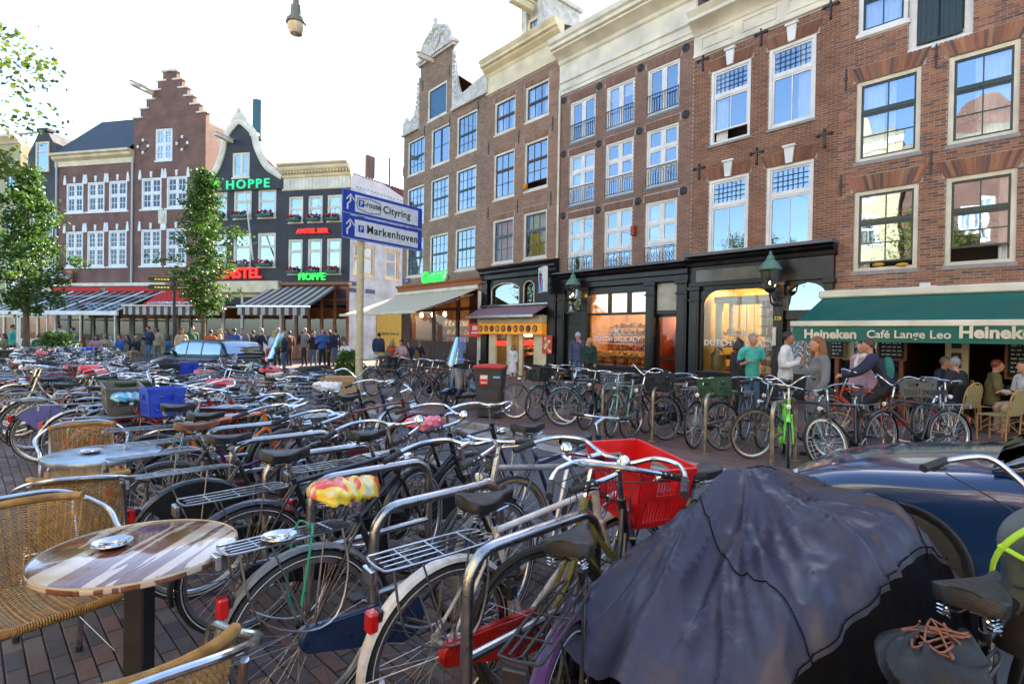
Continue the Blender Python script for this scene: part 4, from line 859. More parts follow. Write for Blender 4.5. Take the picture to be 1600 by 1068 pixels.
# box sign with the cornet of chips
bx, bz = FB4.px(848, 457, .6); sg = empty('box_sign', 'white light-box sign showing a red and blue cone of chips', 'sign', FB4.W(bx, .6, bz), FB4.az-RD(28))
m = MB(); m.cbox(-.36, .36, -.09, .09, 0, .98, .02); m.build('sign_box', WHITE, sg)
m = MB(); m.box(-.31, .31, -.096, -.092, .05, .5); m.build('blue_panel', cm('sign_blue', (.03, .25, .6), .4), sg)
m = MB(); m.poly([(-.2, .6), (.2, .6), (0, .07)], -.102, -.098); m.build('red_cone', cm('sign_red', (.45, .02, .03), .4), sg, fixn=True)
m = MB(); m.poly([(-.25, .6), (-.2, .6), (0, .07), (-.05, .05)], -.1, -.097); m.poly([(.25, .6), (.2, .6), (0, .07), (.05, .05)], -.1, -.097); m.build('cone_edge', WHITE, sg, fixn=True)
m = MB(); r_ = random.Random(2)
for k in range(34): a = r_.uniform(0, pi*2); q_ = r_.uniform(0, .2); m.lathe([(.03, -.1), (.036, -.1), (.036, -.096)], 8, (q_*cos(a), 0, .7+q_*.75*sin(a)), axis='y')
m.build('chips_print', BLACKPL, sg)
m = MB(); m.tube([(0, 0, .9), (.0, .55, .9)], .03, 6); m.build('sign_arm', IRON, sg)
po = empty('poster', 'small poster of red and white snacks on the black pilaster', 'poster', FB4.W((FB4.px(863, 538)[0]), .3, FB4.px(863, 552)[1]), FB4.az); hh = FB4.px(863, 524)[1]-FB4.px(863, 552)[1]
m = MB(); m.cbox(-.27, .27, 0, .03, 0, hh, .005); m.build('board', cm('poster_red', (.55, .04, .02), .5), po)
m = MB(); r_ = random.Random(8)
for k in range(9): m.mi = k % 2; m.lathe([(0, -.004), (r_.uniform(.06, .1), -.004), (.06, 0)], 10, (r_.uniform(-.18, .18), -.002*(k % 3), .1+hh*.8*k/9), axis='y')
m.build('snack_print', [IVORY, PROD[1]], po)
# --- B3 brown cafe
s3 = FB3.root('storefront', 'brown café front with wide windows and orange wooden cornice', 'café front')
zt3 = zs3; profile_cornice(-.12, WB3+.02, [(.05, zt3-.55), (.12, zt3-.5), (.12, zt3-.32), (.2, zt3-.26), (.22, zt3-.1), (.34, zt3-.02), (.36, zt3+.05), (.04, zt3+.1)]).build('cornice', cm('orange_wood', (.3, .1, .03), .5, var=.2), s3, smooth=20, fixn=True)
B3u = [FB3.px(u, 510)[0] for u in (630, 642, 676, 680, 713, 717, 734, 748, 756)]
m = MB(); zlo = FB3.px(690, 536)[1]; zhi = FB3.px(690, 466)[1]; zhm = FB3.px(690, 486)[1]
for a, b in ((0, 1), (2, 3), (4, 5), (6, 7)): m.cbox(B3u[a], B3u[b], -.05, .08, 0, zt3-.55, .01)
m.cbox(.0, B3u[7], -.04, .06, 0, zlo, .01); m.cbox(.0, B3u[7], -.06, .06, zlo, zlo+.1, .012); m.cbox(.0, B3u[7], -.05, .06, zhm, zhm+.15, .012); m.cbox(0, B3u[7], -.05, .06, zt3-.65, zt3-.54, .01)
for a, b in ((1, 2), (3, 4), (5, 6)): m.cbox(B3u[a]+.12, B3u[b]-.12, -.06, -.04, .25, zlo-.15, .01)
m.build('timber_frame', BROWNP, s3)
for a, b in ((1, 2), (3, 4), (5, 6)):
    for z0, z1 in ((zlo+.1, zhm), (zhm+.15, zt3-.65)): sheet_glass(s3, B3u[a], B3u[b], z0, z1, 0, GLASSB, 'pane')
room(s3, .1, WB3-.1, .1, zt3-.5, .1, 3, cm('bar_interior', (.16, .08, .03), .7), 2); goods(s3, .4, WB3-.5, zlo, zlo+1.4, 2.4, 33, 3)
m = MB()
for k in range(4): m.ball((.8+k*1.15, .8, zhm-.1), (.09, .09, .12), 10, 8)
m.build('pendant_lamp', LAMPW, s3); m = MB(); m.box(B3u[2], B3u[5], -.3, -.24, zhi+.05, zhi+.12); m.build('heater_glow', cm('heater_orange', (1, .18, .02), emit=1.5, var=0), s3)
m = MB(); m.cbox(B3u[7]+.02, WB3-.02, -.1, .06, 0, zt3-.55, .01); m.build('pilaster', IVORY, s3)
fl = empty('flag_sign', 'small red hanging sign at the right end of the brown café', 'sign', FB3.W(FB3.px(742, 520, .4)[0], .4, FB3.px(742, 526, .4)[1]), FB3.az+RD(40)); m = MB(); m.cbox(-.28, .28, -.02, .02, 0, .62, .01); m.build('plate', cm('flag_red', (.7, .02, .03), .4), fl); m = MB(); m.box(-.12, .12, -.026, -.02, .3, .5); m.box(-.16, .16, -.026, -.02, .15, .22); m.build('mark', WHITE, fl)
m = MB(); m.tube([(.28, 0, .55), (.5, 0, .55)], .015, 6); m.build('hanger', IRON, fl)
gx, gz = FB3.px(680, 437); ns = empty('neon_sign', 'green neon Grolsch script sign on the dun brick wall', 'sign', FB3.W(gx, .1, gz), FB3.az)
text(ns, 'Grolsch', .78, (0, -.05, -.12), cm('neon_green', (.03, .8, .08), emit=.3, var=0), 'lettering', .05, .022, shear=.3, sx=.85)
m = MB(); m.cbox(.95, 1.25, -.1, 0, -.05, .2, .02); m.build('badge', WHITE, ns)
sx_, sz_ = FB3.px(636, 439); st_ = empty('street_sign', 'small dark blue street name plate on the brick corner', 'street sign', FB3.W(sx_, .02, sz_), FB3.az); m = MB(); m.cbox(-.35, .35, -.02, .0, -.1, .14, .01); m.build('plate', cm('plate_blue', (.02, .04, .15), .4), st_); text(st_, 'SPUI', .16, (0, -.022, -.05), WHITE, 'lettering', .002)
# beige awning of the brown cafe
def awning(F, s0, s1, z, proj, fz, m_, label, rail=CREAM, val=None, valm=None, arms=3, box=True, name='awning', group=None):
    rt = empty(name, label, 'awning', F.W(0, 0), F.az, group)
    a = MB(); n = 14; P = [(s0, -.08, z), (s1, -.08, z), (s1, -proj, fz), (s0, -proj, fz)]
    a.grid(lambda i, j: (s0+(s1-s0)*i, -.08-(proj-.08)*j, z+(fz-z)*j-.05*sin(pi*j)*(.6+.4*sin(i*9))), n, 8)
    a.grid(lambda i, j: (s1+(s0-s1)*i, -.08-(proj-.08)*j, z-.012+(fz-z)*j-.05*sin(pi*j)*(.6+.4*sin((1-i)*9))), n, 8)
    a.build('awning_cloth', m_, rt)
    r = MB(); r.cbox(s0-.05, s1+.05, -proj-.06, -proj+.04, fz-.07, fz+.05, .015); r.build('front_rail', rail, rt)
    if box: r = MB(); r.cbox(s0-.08, s1+.08, -.2, -.01, z-.02, z+.17, .03); r.build('housing', rail, rt)
    if val: v = MB(); v.grid(lambda i, j: (s0+(s1-s0)*i, -proj-.02-.01*sin(i*60), fz-.07-val*j*(1-.0*sin(i*40))), 40, 2); v.build('valance', valm or m_, rt)
    r = MB()
    for k in range(arms): x = s0+.4+(s1-s0-.8)*k/max(1, arms-1); r.tube([(x, -.06, z-.25), (x+.5*(1 if k < arms/2 else -1), -proj*.5, (z+fz)/2-.25), (x, -proj, fz-.04)], .025, 6)
    r.build('folding_arm', ALU, rt); return rt
zA3 = FB3.px(690, 456)[1]; 
awning(FB3, -.3, WB3-.4, zA3, 3.4, FB3.px(620, 488, 3.4)[1], cm('beige_canvas', (.6, .5, .34), .9, var=.08), 'long beige canvas awning over the brown café terrace', rail=IVORY, arms=4)
# --- B7 café under the green awning
s7 = FB7.root('storefront', 'dark café front with open doorway and chalkboards beneath the green awning', 'café front')
zt7 = zaw
U7 = lambda u, v=580: FB7.px(u, v)[0]
m = MB(); m.cbox(-.02, W7, -.06, .1, zt7-.3, zt7+.02, .01); m.cbox(U7(1305), U7(1312), -.08, .1, 0, zt7-.3, .01)
for u0, u1 in ((1372, 1378), (1405, 1412), (1590, 1596)): m.cbox(U7(u0), U7(u1), -.04, .08, 0, zt7-.3, .01)
m.build('timber_frame', WOODR, s7)
m = MB(); m.cbox(U7(1312), U7(1372), 0, .06, 0, .95, .01); m.cbox(U7(1378), U7(1405), .02, .06, 0, .95, .01); m.build('stall_riser', BLACKP, s7)
sheet_glass(s7, U7(1312), U7(1372), .95, zt7-.3, .03, GLASSB, 'pane'); sheet_glass(s7, U7(1378), U7(1405), .95, zt7-.3, .03, GLASSB, 'pane')
m = MB(); m.box(U7(1316), U7(1404), .2, .22, .95, zt7-.3); m.build('backboard', cm('black_board', (.012, .012, .012), .7), s7)
room(s7, U7(1412), W7, .02, zt7-.2, .1, 4, cm('dark_bar', (.05, .03, .018), .7), 0); m = MB()
for k in range(3): m.ball((U7(1427)+k*.25, .6, 2.55), (.08, .08, .06), 8, 6)
m.build('red_lamp', cm('red_lamp_glow', (1, .05, .02), emit=1.2, var=0), s7)
m = MB(); m.cbox(U7(1476), U7(1513), -.02, .14, 0, zt7-.3, .01); m.build('column', CREAM, s7)
m = MB(); a, b = U7(1486), U7(1502); z0, z1 = FB7.px(1493, 575)[1], FB7.px(1493, 551)[1]; m.cbox(a, b, -.05, -.02, z0, z1, .01); m.cbox(a, b, -.05, -.02, z1+.1, z1+.4, .01); m.build('picture_frame', IRON, s7); m = MB(); m.box(a+.06, b-.06, -.055, -.05, z0+.07, z1-.07); m.build('picture', IVORY, s7)
for u, v, tx, sz in ((1334, 543, 'café', .2), (1344, 553, 'Lange', .2), (1358, 564, 'Leo', .2)):
    x, z = FB7.px(u, v, 0); text(s7, tx, sz, (x, .0, z), WHITE, 'lettering', .002, shear=.35)
m = MB(); x, z = FB7.px(1325, 562); m.box(x-.13, x+.13, .0, .01, z, z+.5); m.build('picture', IVORY, s7)
def chalk(F, u, z0, z1, w_, e, lab, seed):
    x, _ = F.px(u, 560, e); rt = empty('chalkboard', lab, 'chalkboard', F.W(x, e, z0), F.az, 'chalkboards on the café front')
    b = MB(); b.cbox(-w_/2, w_/2, -.02, .02, 0, z1-z0, .008); b.build('frame', WOODR, rt); b = MB(); b.box(-w_/2+.05, w_/2-.05, -.024, -.02, .05, z1-z0-.05); b.build('slate', cm('black_board', (.012, .012, .012)), rt)
    b = MB(); r = random.Random(seed); n = int((z1-z0)/.09)
    for k in range(1, n):
        x = -w_/2+.1
        while x < w_/2-.15:
            q = r.uniform(.03, .1); b.box(x, min(x+q, w_/2-.1), -.028, -.025, (z1-z0)-k*.09-.01, (z1-z0)-k*.09+.022); x += q+.03
    b.build('chalk_writing', cm('chalk', (.5, .5, .48), .9), rt)
chalk(FB7, 1304, 1.2, 2.4, .5, .1, 'narrow chalkboard at the left edge of the green awning café', 1)
chalk(FB7, 1393, 1.2, 2.6, .6, .06, 'chalkboard between the dark doorway and the lettered window', 2)
chalk(FB7, 1600, .9, 2.5, .6, .12, 'chalkboard at the right edge beside the cream wall', 3)
m = MB(); m.cbox(U7(1596), W7, -.02, .06, 0, zt7-.3, .01); m.build('cream_wall', CREAM, s7)
GREENC = mat('green_canvas', (.0, .115, .085), .55, var=.12, scale=1.2)
sA0 = FB7.px(1288, 467)[0]
e = 1.0
for k in range(60):
    e = .5+k*.04
    if FB7.px(1240, 509, e)[0] > sA0: break
zf = FB7.px(1420, 504, e)[1]
ag = awning(FB7, sA0, W7, zaw+.02, e, zf, GREENC, 'dark green canvas awning with white Heineken and Café Lange Leo lettering', rail=IVORY, val=.33, arms=4)
def onval(u, v, tx, sz, m_, **k):
    x, z = FB7.px(u, v, e+.04); text(ag, tx, sz, (x, -e-.045, z), m_, 'lettering', .004, **k)
onval(1296, 528, 'Heineken', .27, IVORY, bold=.010); onval(1417, 528, 'Café Lange Leo', .225, IVORY, bold=.004); onval(1563, 528, 'Heineken', .31, IVORY, bold=.012)
# ================================================================ LEFT-HAND ROW (across the square)
kx = (545-800)/FPX; DL = 34.0
L0 = Facade(kx*DL, DL, -13)
sC = sec(L0, 440.7); sH = sec(L0, 318); s2 = sec(L0, 206); s1 = sec(L0, 88); s0 = sec(L0, 30); s00 = sec(L0, -60)
FC = sub(L0, sC); FH = sub(L0, sH); F2 = sub(L0, s2); F1 = sub(L0, s1); F0 = sub(L0, s0); F00 = sub(L0, s00)
WC = -sC; WH = sC-sH; W2 = sH-s2; W1 = s2-s1; W0 = s1-s0; W00 = s0-s00
BKL = brick_mat('luxembourg_brick', (.2, .08, .055), (.14, .058, .042), (.2, .16, .13), .22, .065, .007)
CHAR = cm('charcoal_wall', (.026, .028, .034))
def far_house(F, W, z, holes, bm, name, label, zlow=3.4, top=True):
    r = F.root(name, label, 'house'); m = MB(); wall_mesh(m, 0, W, zlow, z, holes); m.build('wall', bm, r, smooth=0); body(r, W, z, 9, bm); return r
# corner café building, charcoal
hC = rects(FC, [[(450, 307.8, 472, 349.5), (480.8, 305.8, 502.8, 348.5), (510.6, 304.3, 531.9, 346)], [(451.3, 374.6, 473.3, 430), (481.5, 373, 503.5, 429.5), (511.4, 371.9, 534.6, 429)]])
hCf = [h for r in hC for h in r]; zC = FC.px(490, 296)[1]
rC = far_house(FC, WC, zC, hCf, CHAR, 'corner_house', 'charcoal corner house with cream cornice and white side wall beside the alley')
for i, h in enumerate(hCf): window(rC, h, y=.1, fr=.13, bar=.05, trans=(.68 if i > 2 else .55,), lite=[(2, 1), (1, 1)] if i < 3 else (1, 1), mats=(IVORY, IVORY), sill=.1, sw=.09, seed=200+i, indiv=True, curt=[(.1, .5, 0)] if i == 1 else None)
Z = zC; zt = FC.px(490, 258)[1]
profile_cornice(-.1, WC+.05, [(0, Z-.02), (.05, Z), (.05, Z+.75), (.12, Z+.8), (.15, Z+.95), (.45, Z+1.15), (.5, Z+1.25), (.5, Z+1.35), (.65, Z+1.45), (.68, zt)]).build('cornice', CREAM, rC, smooth=20, fixn=True)
m = MB()
for k in range(22): m.cbox(.05+k*WC/22, .05+k*WC/22+.1, -.4, -.12, Z+.98, Z+1.1, .01)
m.build('dentil', CREAM, rC)
m = MB()
for k in range(18): x = .03+k*(WC-.05)/18; m.box(x, x+(WC-.05)/18-.02, -.07, -.05, Z+.03, Z+.72)
m.build('frieze_board', IVORY, rC)
FS = Facade(FC.W(WC, 0).x, FC.W(WC, 0).y, 58)     # the white side wall along the alley
swr = FS.root('side_wall', 'white painted side wall with two cream windows along the alley', 'wall'); LS = 9.0
hs = []
for c in ((573, 383, 585, 434), (602, 388, 623.5, 440)): q = FS.px(*c[:2])+FS.px(*c[2:]); hs.append((q[0], q[2], q[3], q[1]))
hs[0] = (hs[0][0]-1.1, hs[0][1], hs[1][2], hs[1][3])
WB_ = mat('whitewashed_brick', (.62, .65, .66), .7, var=.12, scale=1.5, bump=.3, bscale=25)
m = MB(); wall_mesh(m, 0, LS, 0, zC+.2, hs)
m.build('wall', brick_mat('white_brick', (.56, .66, .7), (.52, .61, .66), (.42, .48, .5), .24, .085, .006), swr, smooth=0)
m = MB(); gz = FS.px(562, 275)[1]; m.poly([(0, zC+.2), (LS*.62, zC+.2), (LS*.3, zC+.9), (LS*.16, gz), (0, gz)], 0, .2); m.build('gable_end', WB_, swr, fixn=True)
for i, h in enumerate(hs): window(swr, h, y=.1, fr=.15, bar=.05, trans=(.6,), mats=(CREAM, CREAM), sill=.12, seed=220+i, glass=GLASSB, curt=[(0, 1, 0)] if i else None)
rf = MB(); rf.add([(0, .0, zC+.25), (9, .0, zC+.25), (9, -3.4, zC+2.9), (0, -3.4, zC+2.9)], [(3, 2, 1, 0)]); 
rz0 = FS.px(626, 318)[1]
rf = MB(); n = 30
for k in range(n):
    a = .5+k*.3; rf.add([(a, .05, zC+.1), (a+.3, .05, zC+.1), (a+.3, 3.2, zC+2.1), (a, 3.2, zC+2.1)], [(0, 1, 2, 3)]); rf.tube([(a, .0, zC+.14), (a, 3.2, zC+2.14)], .06, 5)
rf.build('tile_roof', TILE, swr)
m = MB(); m.cbox(1.2, 1.9, -.1, .1, zC+1.0, zC+2.4, .02); m.tube([(4.3, 1, zC+.5), (4.3, 1, zC+3.2)], .07, 7); m.build('chimney', SIDEB, swr)
m = MB(); a = FS.px(592, 483); m.cbox(a[0]-.2, FS.px(628, 480)[0]+1.2, -.05, .02, 0, FS.px(600, 478)[1], .01); m.build('board', cm('mustard_board', (.42, .3, .02), .6, var=.15), swr)
text(swr, 'Stadse Borrel', .3, (a[0]+1.0, -.07, 1.6), BLACKPL, 'lettering', .003, shear=.3)
m = MB(); 
for u, v in ((546, 443), (546, 453), (571, 455)): x, z = FS.px(u, v); m.cbox(x, x+.8, -.04, 0, z-.1, z+.15, .01)
m.build('name_plate', cm('plate_blue', (.02, .04, .15)), swr)
# Café Hoppe
hH = rects(FH, [[(333.4, 299.5, 353.8, 343.5), (364, 298, 391.6, 343), (402.2, 295.2, 430.5, 342)], [(333.8, 366, 354.5, 420), (365.6, 365.2, 392.7, 419), (403.4, 364, 430.9, 418.5)]])
hHf = [h for r in hH for h in r]; zH = FH.px(380, 280)[1]
rH = far_house(FH, WH, zH, hHf, CHAR, 'bell_gable_house', 'charcoal café house with white-trimmed bell gable and green neon name')
at_ = FH.px(362.9, 239)+FH.px(389.6, 278.6); at_ = (at_[0], at_[2], at_[3], at_[1])
GP = [(327.5, 277.6), (337, 268), (344, 252), (349, 236), (352, 219), (360, 203), (374.7, 190), (389, 199), (398, 211), (402, 228), (409, 245), (420, 262), (437.6, 277.6)]
gp_ = [FH.px(*p) for p in GP]; gp_[0] = (0.05, zH); gp_[-1] = (WH-.05, zH)
m = MB(); wall_mesh(m, at_[0]-.4, at_[1]+.4, zH, at_[3]+.3, [at_]); m.build('gable_wall', CHAR, rH, smooth=0)
m = MB(); L_l = [p for p in gp_ if p[0] < at_[0]-.4]; R_l = [p for p in gp_ if p[0] > at_[1]+.4]
xl, xr, zt_ = at_[0]-.4, at_[1]+.4, at_[3]+.3
m.poly([(xl, zH)]+[(xl, zt_ if L_l[-1][1] > zt_ else L_l[-1][1])]+L_l[::-1], 0, .2); m.poly([(xr, zH), (xr, R_l[0][1])]+R_l, 0, .2)
top = [p for p in gp_ if at_[0]-.45 <= p[0] <= at_[1]+.45]; m.poly([(xl, zt_), (xl, L_l[-1][1])]+top+[(xr, R_l[0][1]), (xr, zt_)], .002, .2)
m.build('gable_wall', CHAR, rH, fixn=True, smooth=0)
m = MB(); m.tube(smooth_path([(p[0], -.05, p[1]) for p in gp_], 6), .16, 7, flat=1.5)
cxh = gp_[6][0]; m.ball((cxh, -.1, gp_[6][1]+.3), (.42, .15, .3), 12, 8); m.ball((cxh, -.1, gp_[6][1]+.65), (.18, .12, .2), 10, 8)
for q_ in (-1, 1): m.ball((cxh+q_*.4, -.08, gp_[6][1]+.1), (.2, .12, .2), 8, 6); m.tube([((WH if q_ > 0 else 0)-q_*(.35+.28*cos(t*.5)*(1-t/16)), -.08, zH+.35+.28*sin(t*.5)*(1-t/16)) for t in range(14)], .1, 7)
for q_, i in ((-1, 4), (1, 8)): m.cbox(gp_[i][0]-.28, gp_[i][0]+.28, -.16, .1, gp_[i][1]-.08, gp_[i][1]+.1, .02)
m.build('gable_trim', IVORY, rH)
for i, h in enumerate(hHf+[at_]): window(rH, h, y=.1, fr=.14, bar=.05, trans=() if i == 6 else (.62,), mull=(.5,) if i == 6 else (), mats=(IVORY, IVORY), sill=.12, sw=.09, seed=230+i, indiv=True, blind=.64 if i in (4, 5) else None)
m = MB(); z = FH.px(360, 222)[1]; m.cbox(cxh-.7, cxh-.45, -1.5, 0, z-.1, z+.12, .02); m.cbox(cxh-.75, cxh-.4, -1.55, 0, z+.12, z+.18, .01); m.build('hoist_beam', IVORY, rH)
m = MB(); m.add([(0, .2, zH), (cxh, .2, gp_[6][1]-.8), (cxh, 9, gp_[6][1]-.8), (0, 9, zH)], [(0, 1, 2, 3)]); m.add([(WH, .2, zH), (cxh, .2, gp_[6][1]-.8), (cxh, 9, gp_[6][1]-.8), (WH, 9, zH)], [(3, 2, 1, 0)]); m.build('roof', TILE, rH)
m = MB(); x = FH.px(368, 160)[0]; m.tube([(x-.3, 2.5, zH+3.5), (x-.3, 2.5, FH.px(368, 152)[1]*1.05)], .32, 12); m.build('flue', cm('blue_flue', (.02, .09, .12), .5), rH)
x0, z0 = FH.px(384, 300, .1); x1_, z1_ = FH.px(412, 410, .1); m = MB(); m.tube([(x0, -.15, z0), (x1_, -1.1, z1_)], .05, 7); m.build('flag_pole', IVORY, rH)
def flowerbox(F, root, h, seed, e=.25):
    r = random.Random(seed); k_ = seed % 10
    rt = empty('flower_box', 'flower box on the %s sill of the %s window row, %s' % (('left', 'middle', 'right')[k_ % 3], ('upper', 'lower')[k_//3], 'under the cream cornice' if seed > 9 else 'house with bell gable'), 'flower box', F.W((h[0]+h[1])/2, e, h[2]+.1), F.az, 'flower boxes on the charcoal café windows')
    w_ = (h[1]-h[0])*.42; m = MB(); m.cbox(-w_, w_, -.12, .12, 0, .18, .02); m.build('trough', cm('trough_green', (.01, .1, .06), .5), rt)
    m = MB(); g = MB()
    for k in range(46): m.ball((r.uniform(-w_, w_), r.uniform(-.14, .14), r.uniform(.24, .42)), r.uniform(.03, .055), 5, 4)
    for k in range(110):
        p = Vector((r.uniform(-w_, w_), r.uniform(-.16, .16), r.uniform(.12, .38))); a = Vector((r.gauss(0, 1), r.gauss(0, 1), r.gauss(0, .6))).normalized()*.06; b = a.cross(Vector((0, 0, 1)))*.7
        g.add([p-a, p+b, p+a, p-b], [(0, 1, 2, 3)])
    m.build('flowers', cm('geranium_red', (.45, .01, .03), .6), rt)['kind'] = 'stuff'; g.build('leaves', cm('box_leaf', (.03, .08, .02), .6), rt)['kind'] = 'stuff'
for i, h in enumerate(hHf): flowerbox(FH, rH, h, i)
for i, h in enumerate(hCf): flowerbox(FC, rC, h, 10+i)
def neon(F, u, v, tx, size, m_, label, name='neon_sign', **k):
    x, z = F.px(u, v, .15); r = empty(name, label, 'sign', F.W(x, .15, z), F.az); text(r, tx, size, (0, 0, 0), m_, 'lettering', .06, **k)
    b = MB(); b.box(-.02, .02, .02, .15, .1, .14); b.build('mount', IRON, r); return r
NG = cm('neon_green2', (.02, .4, .17), emit=.25, var=0); NR = cm('neon_red', (.8, .02, .01), emit=.2, var=0); NG1 = cm('neon_green', (.03, .8, .08), emit=.3, var=0)
neon(FH, 387, 294, 'HOPPE', .8, NG, 'large green neon HOPPE letters under the bell gable', bold=.012, sx=1.15, space=1.25)
neon(FH, 332, 293, 'Café', .6, NG1, 'small slanted green neon Café letters left of HOPPE', bold=.01, shear=.35, sx=.8)
neon(FH, 374, 434, 'AMSTEL', .93, NR, 'big red AMSTEL letters above the cream canopy', bold=.03, space=1.0)
neon(FC, 488, 364, 'AMSTEL BIER', .39, NR, 'small red AMSTEL BIER letters between the windows', bold=.015)
neon(FC, 487, 437, 'HOPPE', .62, NG1, 'lower green neon HOPPE letters above the striped awning', bold=.008)
m = MB(); zz = FH.px(380, 296)[1]; m.cbox(.0, WH, -.12, 0, FH.px(380, 281)[1]-.05, FH.px(380, 298)[1]-.0, .01); m.build('sign_board', CHAR, rH)
# Hoppe ground floor
zg = FH.px(380, 440)[1]
m = MB(); m.cbox(-.1, WH, -.5, .1, zg-.75, zg, .03); m.build('canopy', CREAM, rH)
def timber_front(F, W, z, r, m_, n, posts=.18, glassm=GLASSB, inner=WARMIN, zlo=.9, lamps=2):
    f = MB()
    for k in range(n+1): x = .1+(W-.2)*k/n; f.cbox(x-posts/2, x+posts/2, -.05, .08, 0, z, .01)
    f.cbox(0, W, -.04, .07, z-.25, z, .01); f.cbox(0, W, -.04, .07, z-.95, z-.85, .01); f.cbox(.0, W, -.03, .05, 0, zlo, .01); f.build('timber_frame', m_, r)
    sheet_glass(r, .1, W-.1, zlo, z-.25, .02, glassm); room(r, .05, W-.05, .02, z-.1, .06, 3, inner, lamps, LAMPD)
timber_front(FH, WH, zg-.75, rH, IVORY, 4, inner=cm('bar_interior', (.16, .08, .03)))
zgc = FC.px(490, 446)[1]; timber_front(FC, WC, zgc, rC, WOODR, 5, inner=cm('bar_interior', (.16, .08, .03))); m = MB(); m.cbox(-.1, WC+.12, -.35, .1, zgc, zgc+.2, .02); m.build('cornice', WOODR, rC)
STR = stripe_mat('brown_white_stripe', (.42, .39, .34), (.08, .05, .045), .26)
awh = awning(FC, -.7, WC-.7, FC.px(490, 447)[1], 3.2, FC.px(440, 478, 3.2)[1], STR, 'wide brown and white striped awning of the charcoal corner café', val=.45, box=False, rail=ALU)
# Luxembourg: step gable + wing
h2 = rects(F2, [[(220.3, 279.1, 251.2, 328.5), (259.9, 275.7, 291.8, 326.5)], [(221, 357.8, 251.8, 418), (260, 357.8, 291, 416.5)]]); h2f = [h for r in h2 for h in r]
z2g = F2.px(210, 199)[1]
gw = F2.px(243, 202)+F2.px(269, 252); gw = (gw[0], gw[2], gw[3], gw[1])
r2 = far_house(F2, W2, z2g, h2f+[gw], BKL, 'step_gable_house', 'red brick house with stepped gable and small-paned white windows', zlow=3.2)
cx2 = (F2.px(245, 113)[0]+F2.px(269.5, 113)[0])/2; steps = []
for u, v0, v1 in ((204.5, 200, 182), (213, 182, 165), (222, 165, 148), (229.5, 148, 131), (238, 131, 113)): steps.append((cx2-F2.px(u, 150)[0], F2.px(u, v0)[1], F2.px(u, v1)[1]))
gw = F2.px(243, 202)+F2.px(269, 252); gw = (gw[0], gw[2], gw[3], gw[1])
m = MB(); st_m = MB(); zp = z2g; wd = [W2/2, W2/2*.82, W2/2*.65, W2/2*.49, W2/2*.34, W2/2*.19]; ztop = F2.px(257, 113)[1]; hgt = (ztop-z2g)/6
for k in range(6):
    a = max(0.0, W2/2-wd[k]); b = W2-a; z0 = z2g+k*hgt; hh = []
    wall_mesh(m, a, b, z0, z0+hgt, [(gw[0], gw[1], max(gw[2], z0), min(gw[3], z0+hgt))] if hh else [], y=0); m.box(a, a+.01, 0, .3, z0, z0+hgt); m.box(b-.01, b, 0, .3, z0, z0+hgt); m.box(a, b, .29, .3, z0, z0+hgt)
    st_m.cbox(a-.1, a+.75, -.08, .35, z0+hgt-.02, z0+hgt+.1, .02); st_m.cbox(b-.75, b+.1, -.08, .35, z0+hgt-.02, z0+hgt+.1, .02)
m.build('gable_wall', BKL, r2, smooth=0); st_m.cbox(W2/2-.6, W2/2+.6, -.1, .35, ztop, ztop+.14, .02)
st_m.build('coping', IVORY, r2)
def lux_win(F, root, h, seed, lit):
    window(root, h, y=.08, fr=.12, bar=.07, mull=(.5,), trans=(.52,), lite=lit, mats=(WHITE, WHITE), sill=.12, sx=.15, sw=.1, seed=seed, glass=GLASSB)
    m = MB(); z = h[3]; xm = (h[0]+h[1])/2; m.poly([(xm-.07, z+.02), (xm+.07, z+.02), (xm+.1, z+.42), (xm-.1, z+.42)], -.05, 0)
    for sg, x in ((-1, h[0]), (1, h[1])): m.poly([(x, z-.1), (x+sg*.22, z-.1), (x+sg*.22, z+.12), (x+sg*.14, z+.55), (x+sg*.04, z+.55), (x-sg*.03, z+.03), (x, z+.03)], -.05, 0)
    m.build('keystone', WHITE, root, fixn=True)
for i, h in enumerate(h2f): lux_win(F2, r2, h, 240+i, (2, 2) if i < 2 else (2, 3))
window(r2, gw, y=.08, fr=.11, bar=.07, mull=(.5,), trans=(.52,), lite=(2, 2), mats=(WHITE, WHITE), sill=.12, sw=.1, seed=250)
m = MB()
for u, v in ((224, 229), (285, 224)):
    x, z = F2.px(u, v); m.lathe([(.42, 0), (.42, -.03), (.32, -.03), (.32, 0)], 20, (x, 0, z), axis='y')
m.build('round_panel', cm('dark_brick', (.06, .025, .02)), r2)
m = MB()
for u, v in ((224, 229), (285, 224)):
    x, z = F2.px(u, v)
    for dx, dz_ in ((0, .42), (.42, 0), (0, -.42), (-.42, 0)): m.cbox(x+dx-.09, x+dx+.09, -.06, 0, z+dz_-.1, z+dz_+.1, .01)
m.build('stone_block', IVORY, r2)
m = MB(); z = F2.px(257, 145)[1]; m.cbox(cx2-1.1, cx2-.85, -1.6, 0, z-.1, z+.15, .02); m.cbox(cx2-1.16, cx2-.8, -1.65, 0, z+.15, z+.22, .01); m.build('hoist_beam', IVORY, r2)
x, z = F2.px(254.5, 339); m = MB(); m.cbox(x-.35, x+.35, -.05, 0, z-.45, z+.45, .02); m.ball((x, -.06, z), (.2, .06, .3), 10, 8); m.build('carved_stone', IVORY, r2)
m = MB(); m.add([(0, .3, z2g-.2), (W2/2, .3, ztop-1), (W2/2, 9, ztop-1), (0, 9, z2g-.2)], [(0, 1, 2, 3)]); m.add([(W2, .3, z2g-.2), (W2/2, .3, ztop-1), (W2/2, 9, ztop-1), (W2, 9, z2g-.2)], [(3, 2, 1, 0)]); m.build('roof', SLATE, r2)
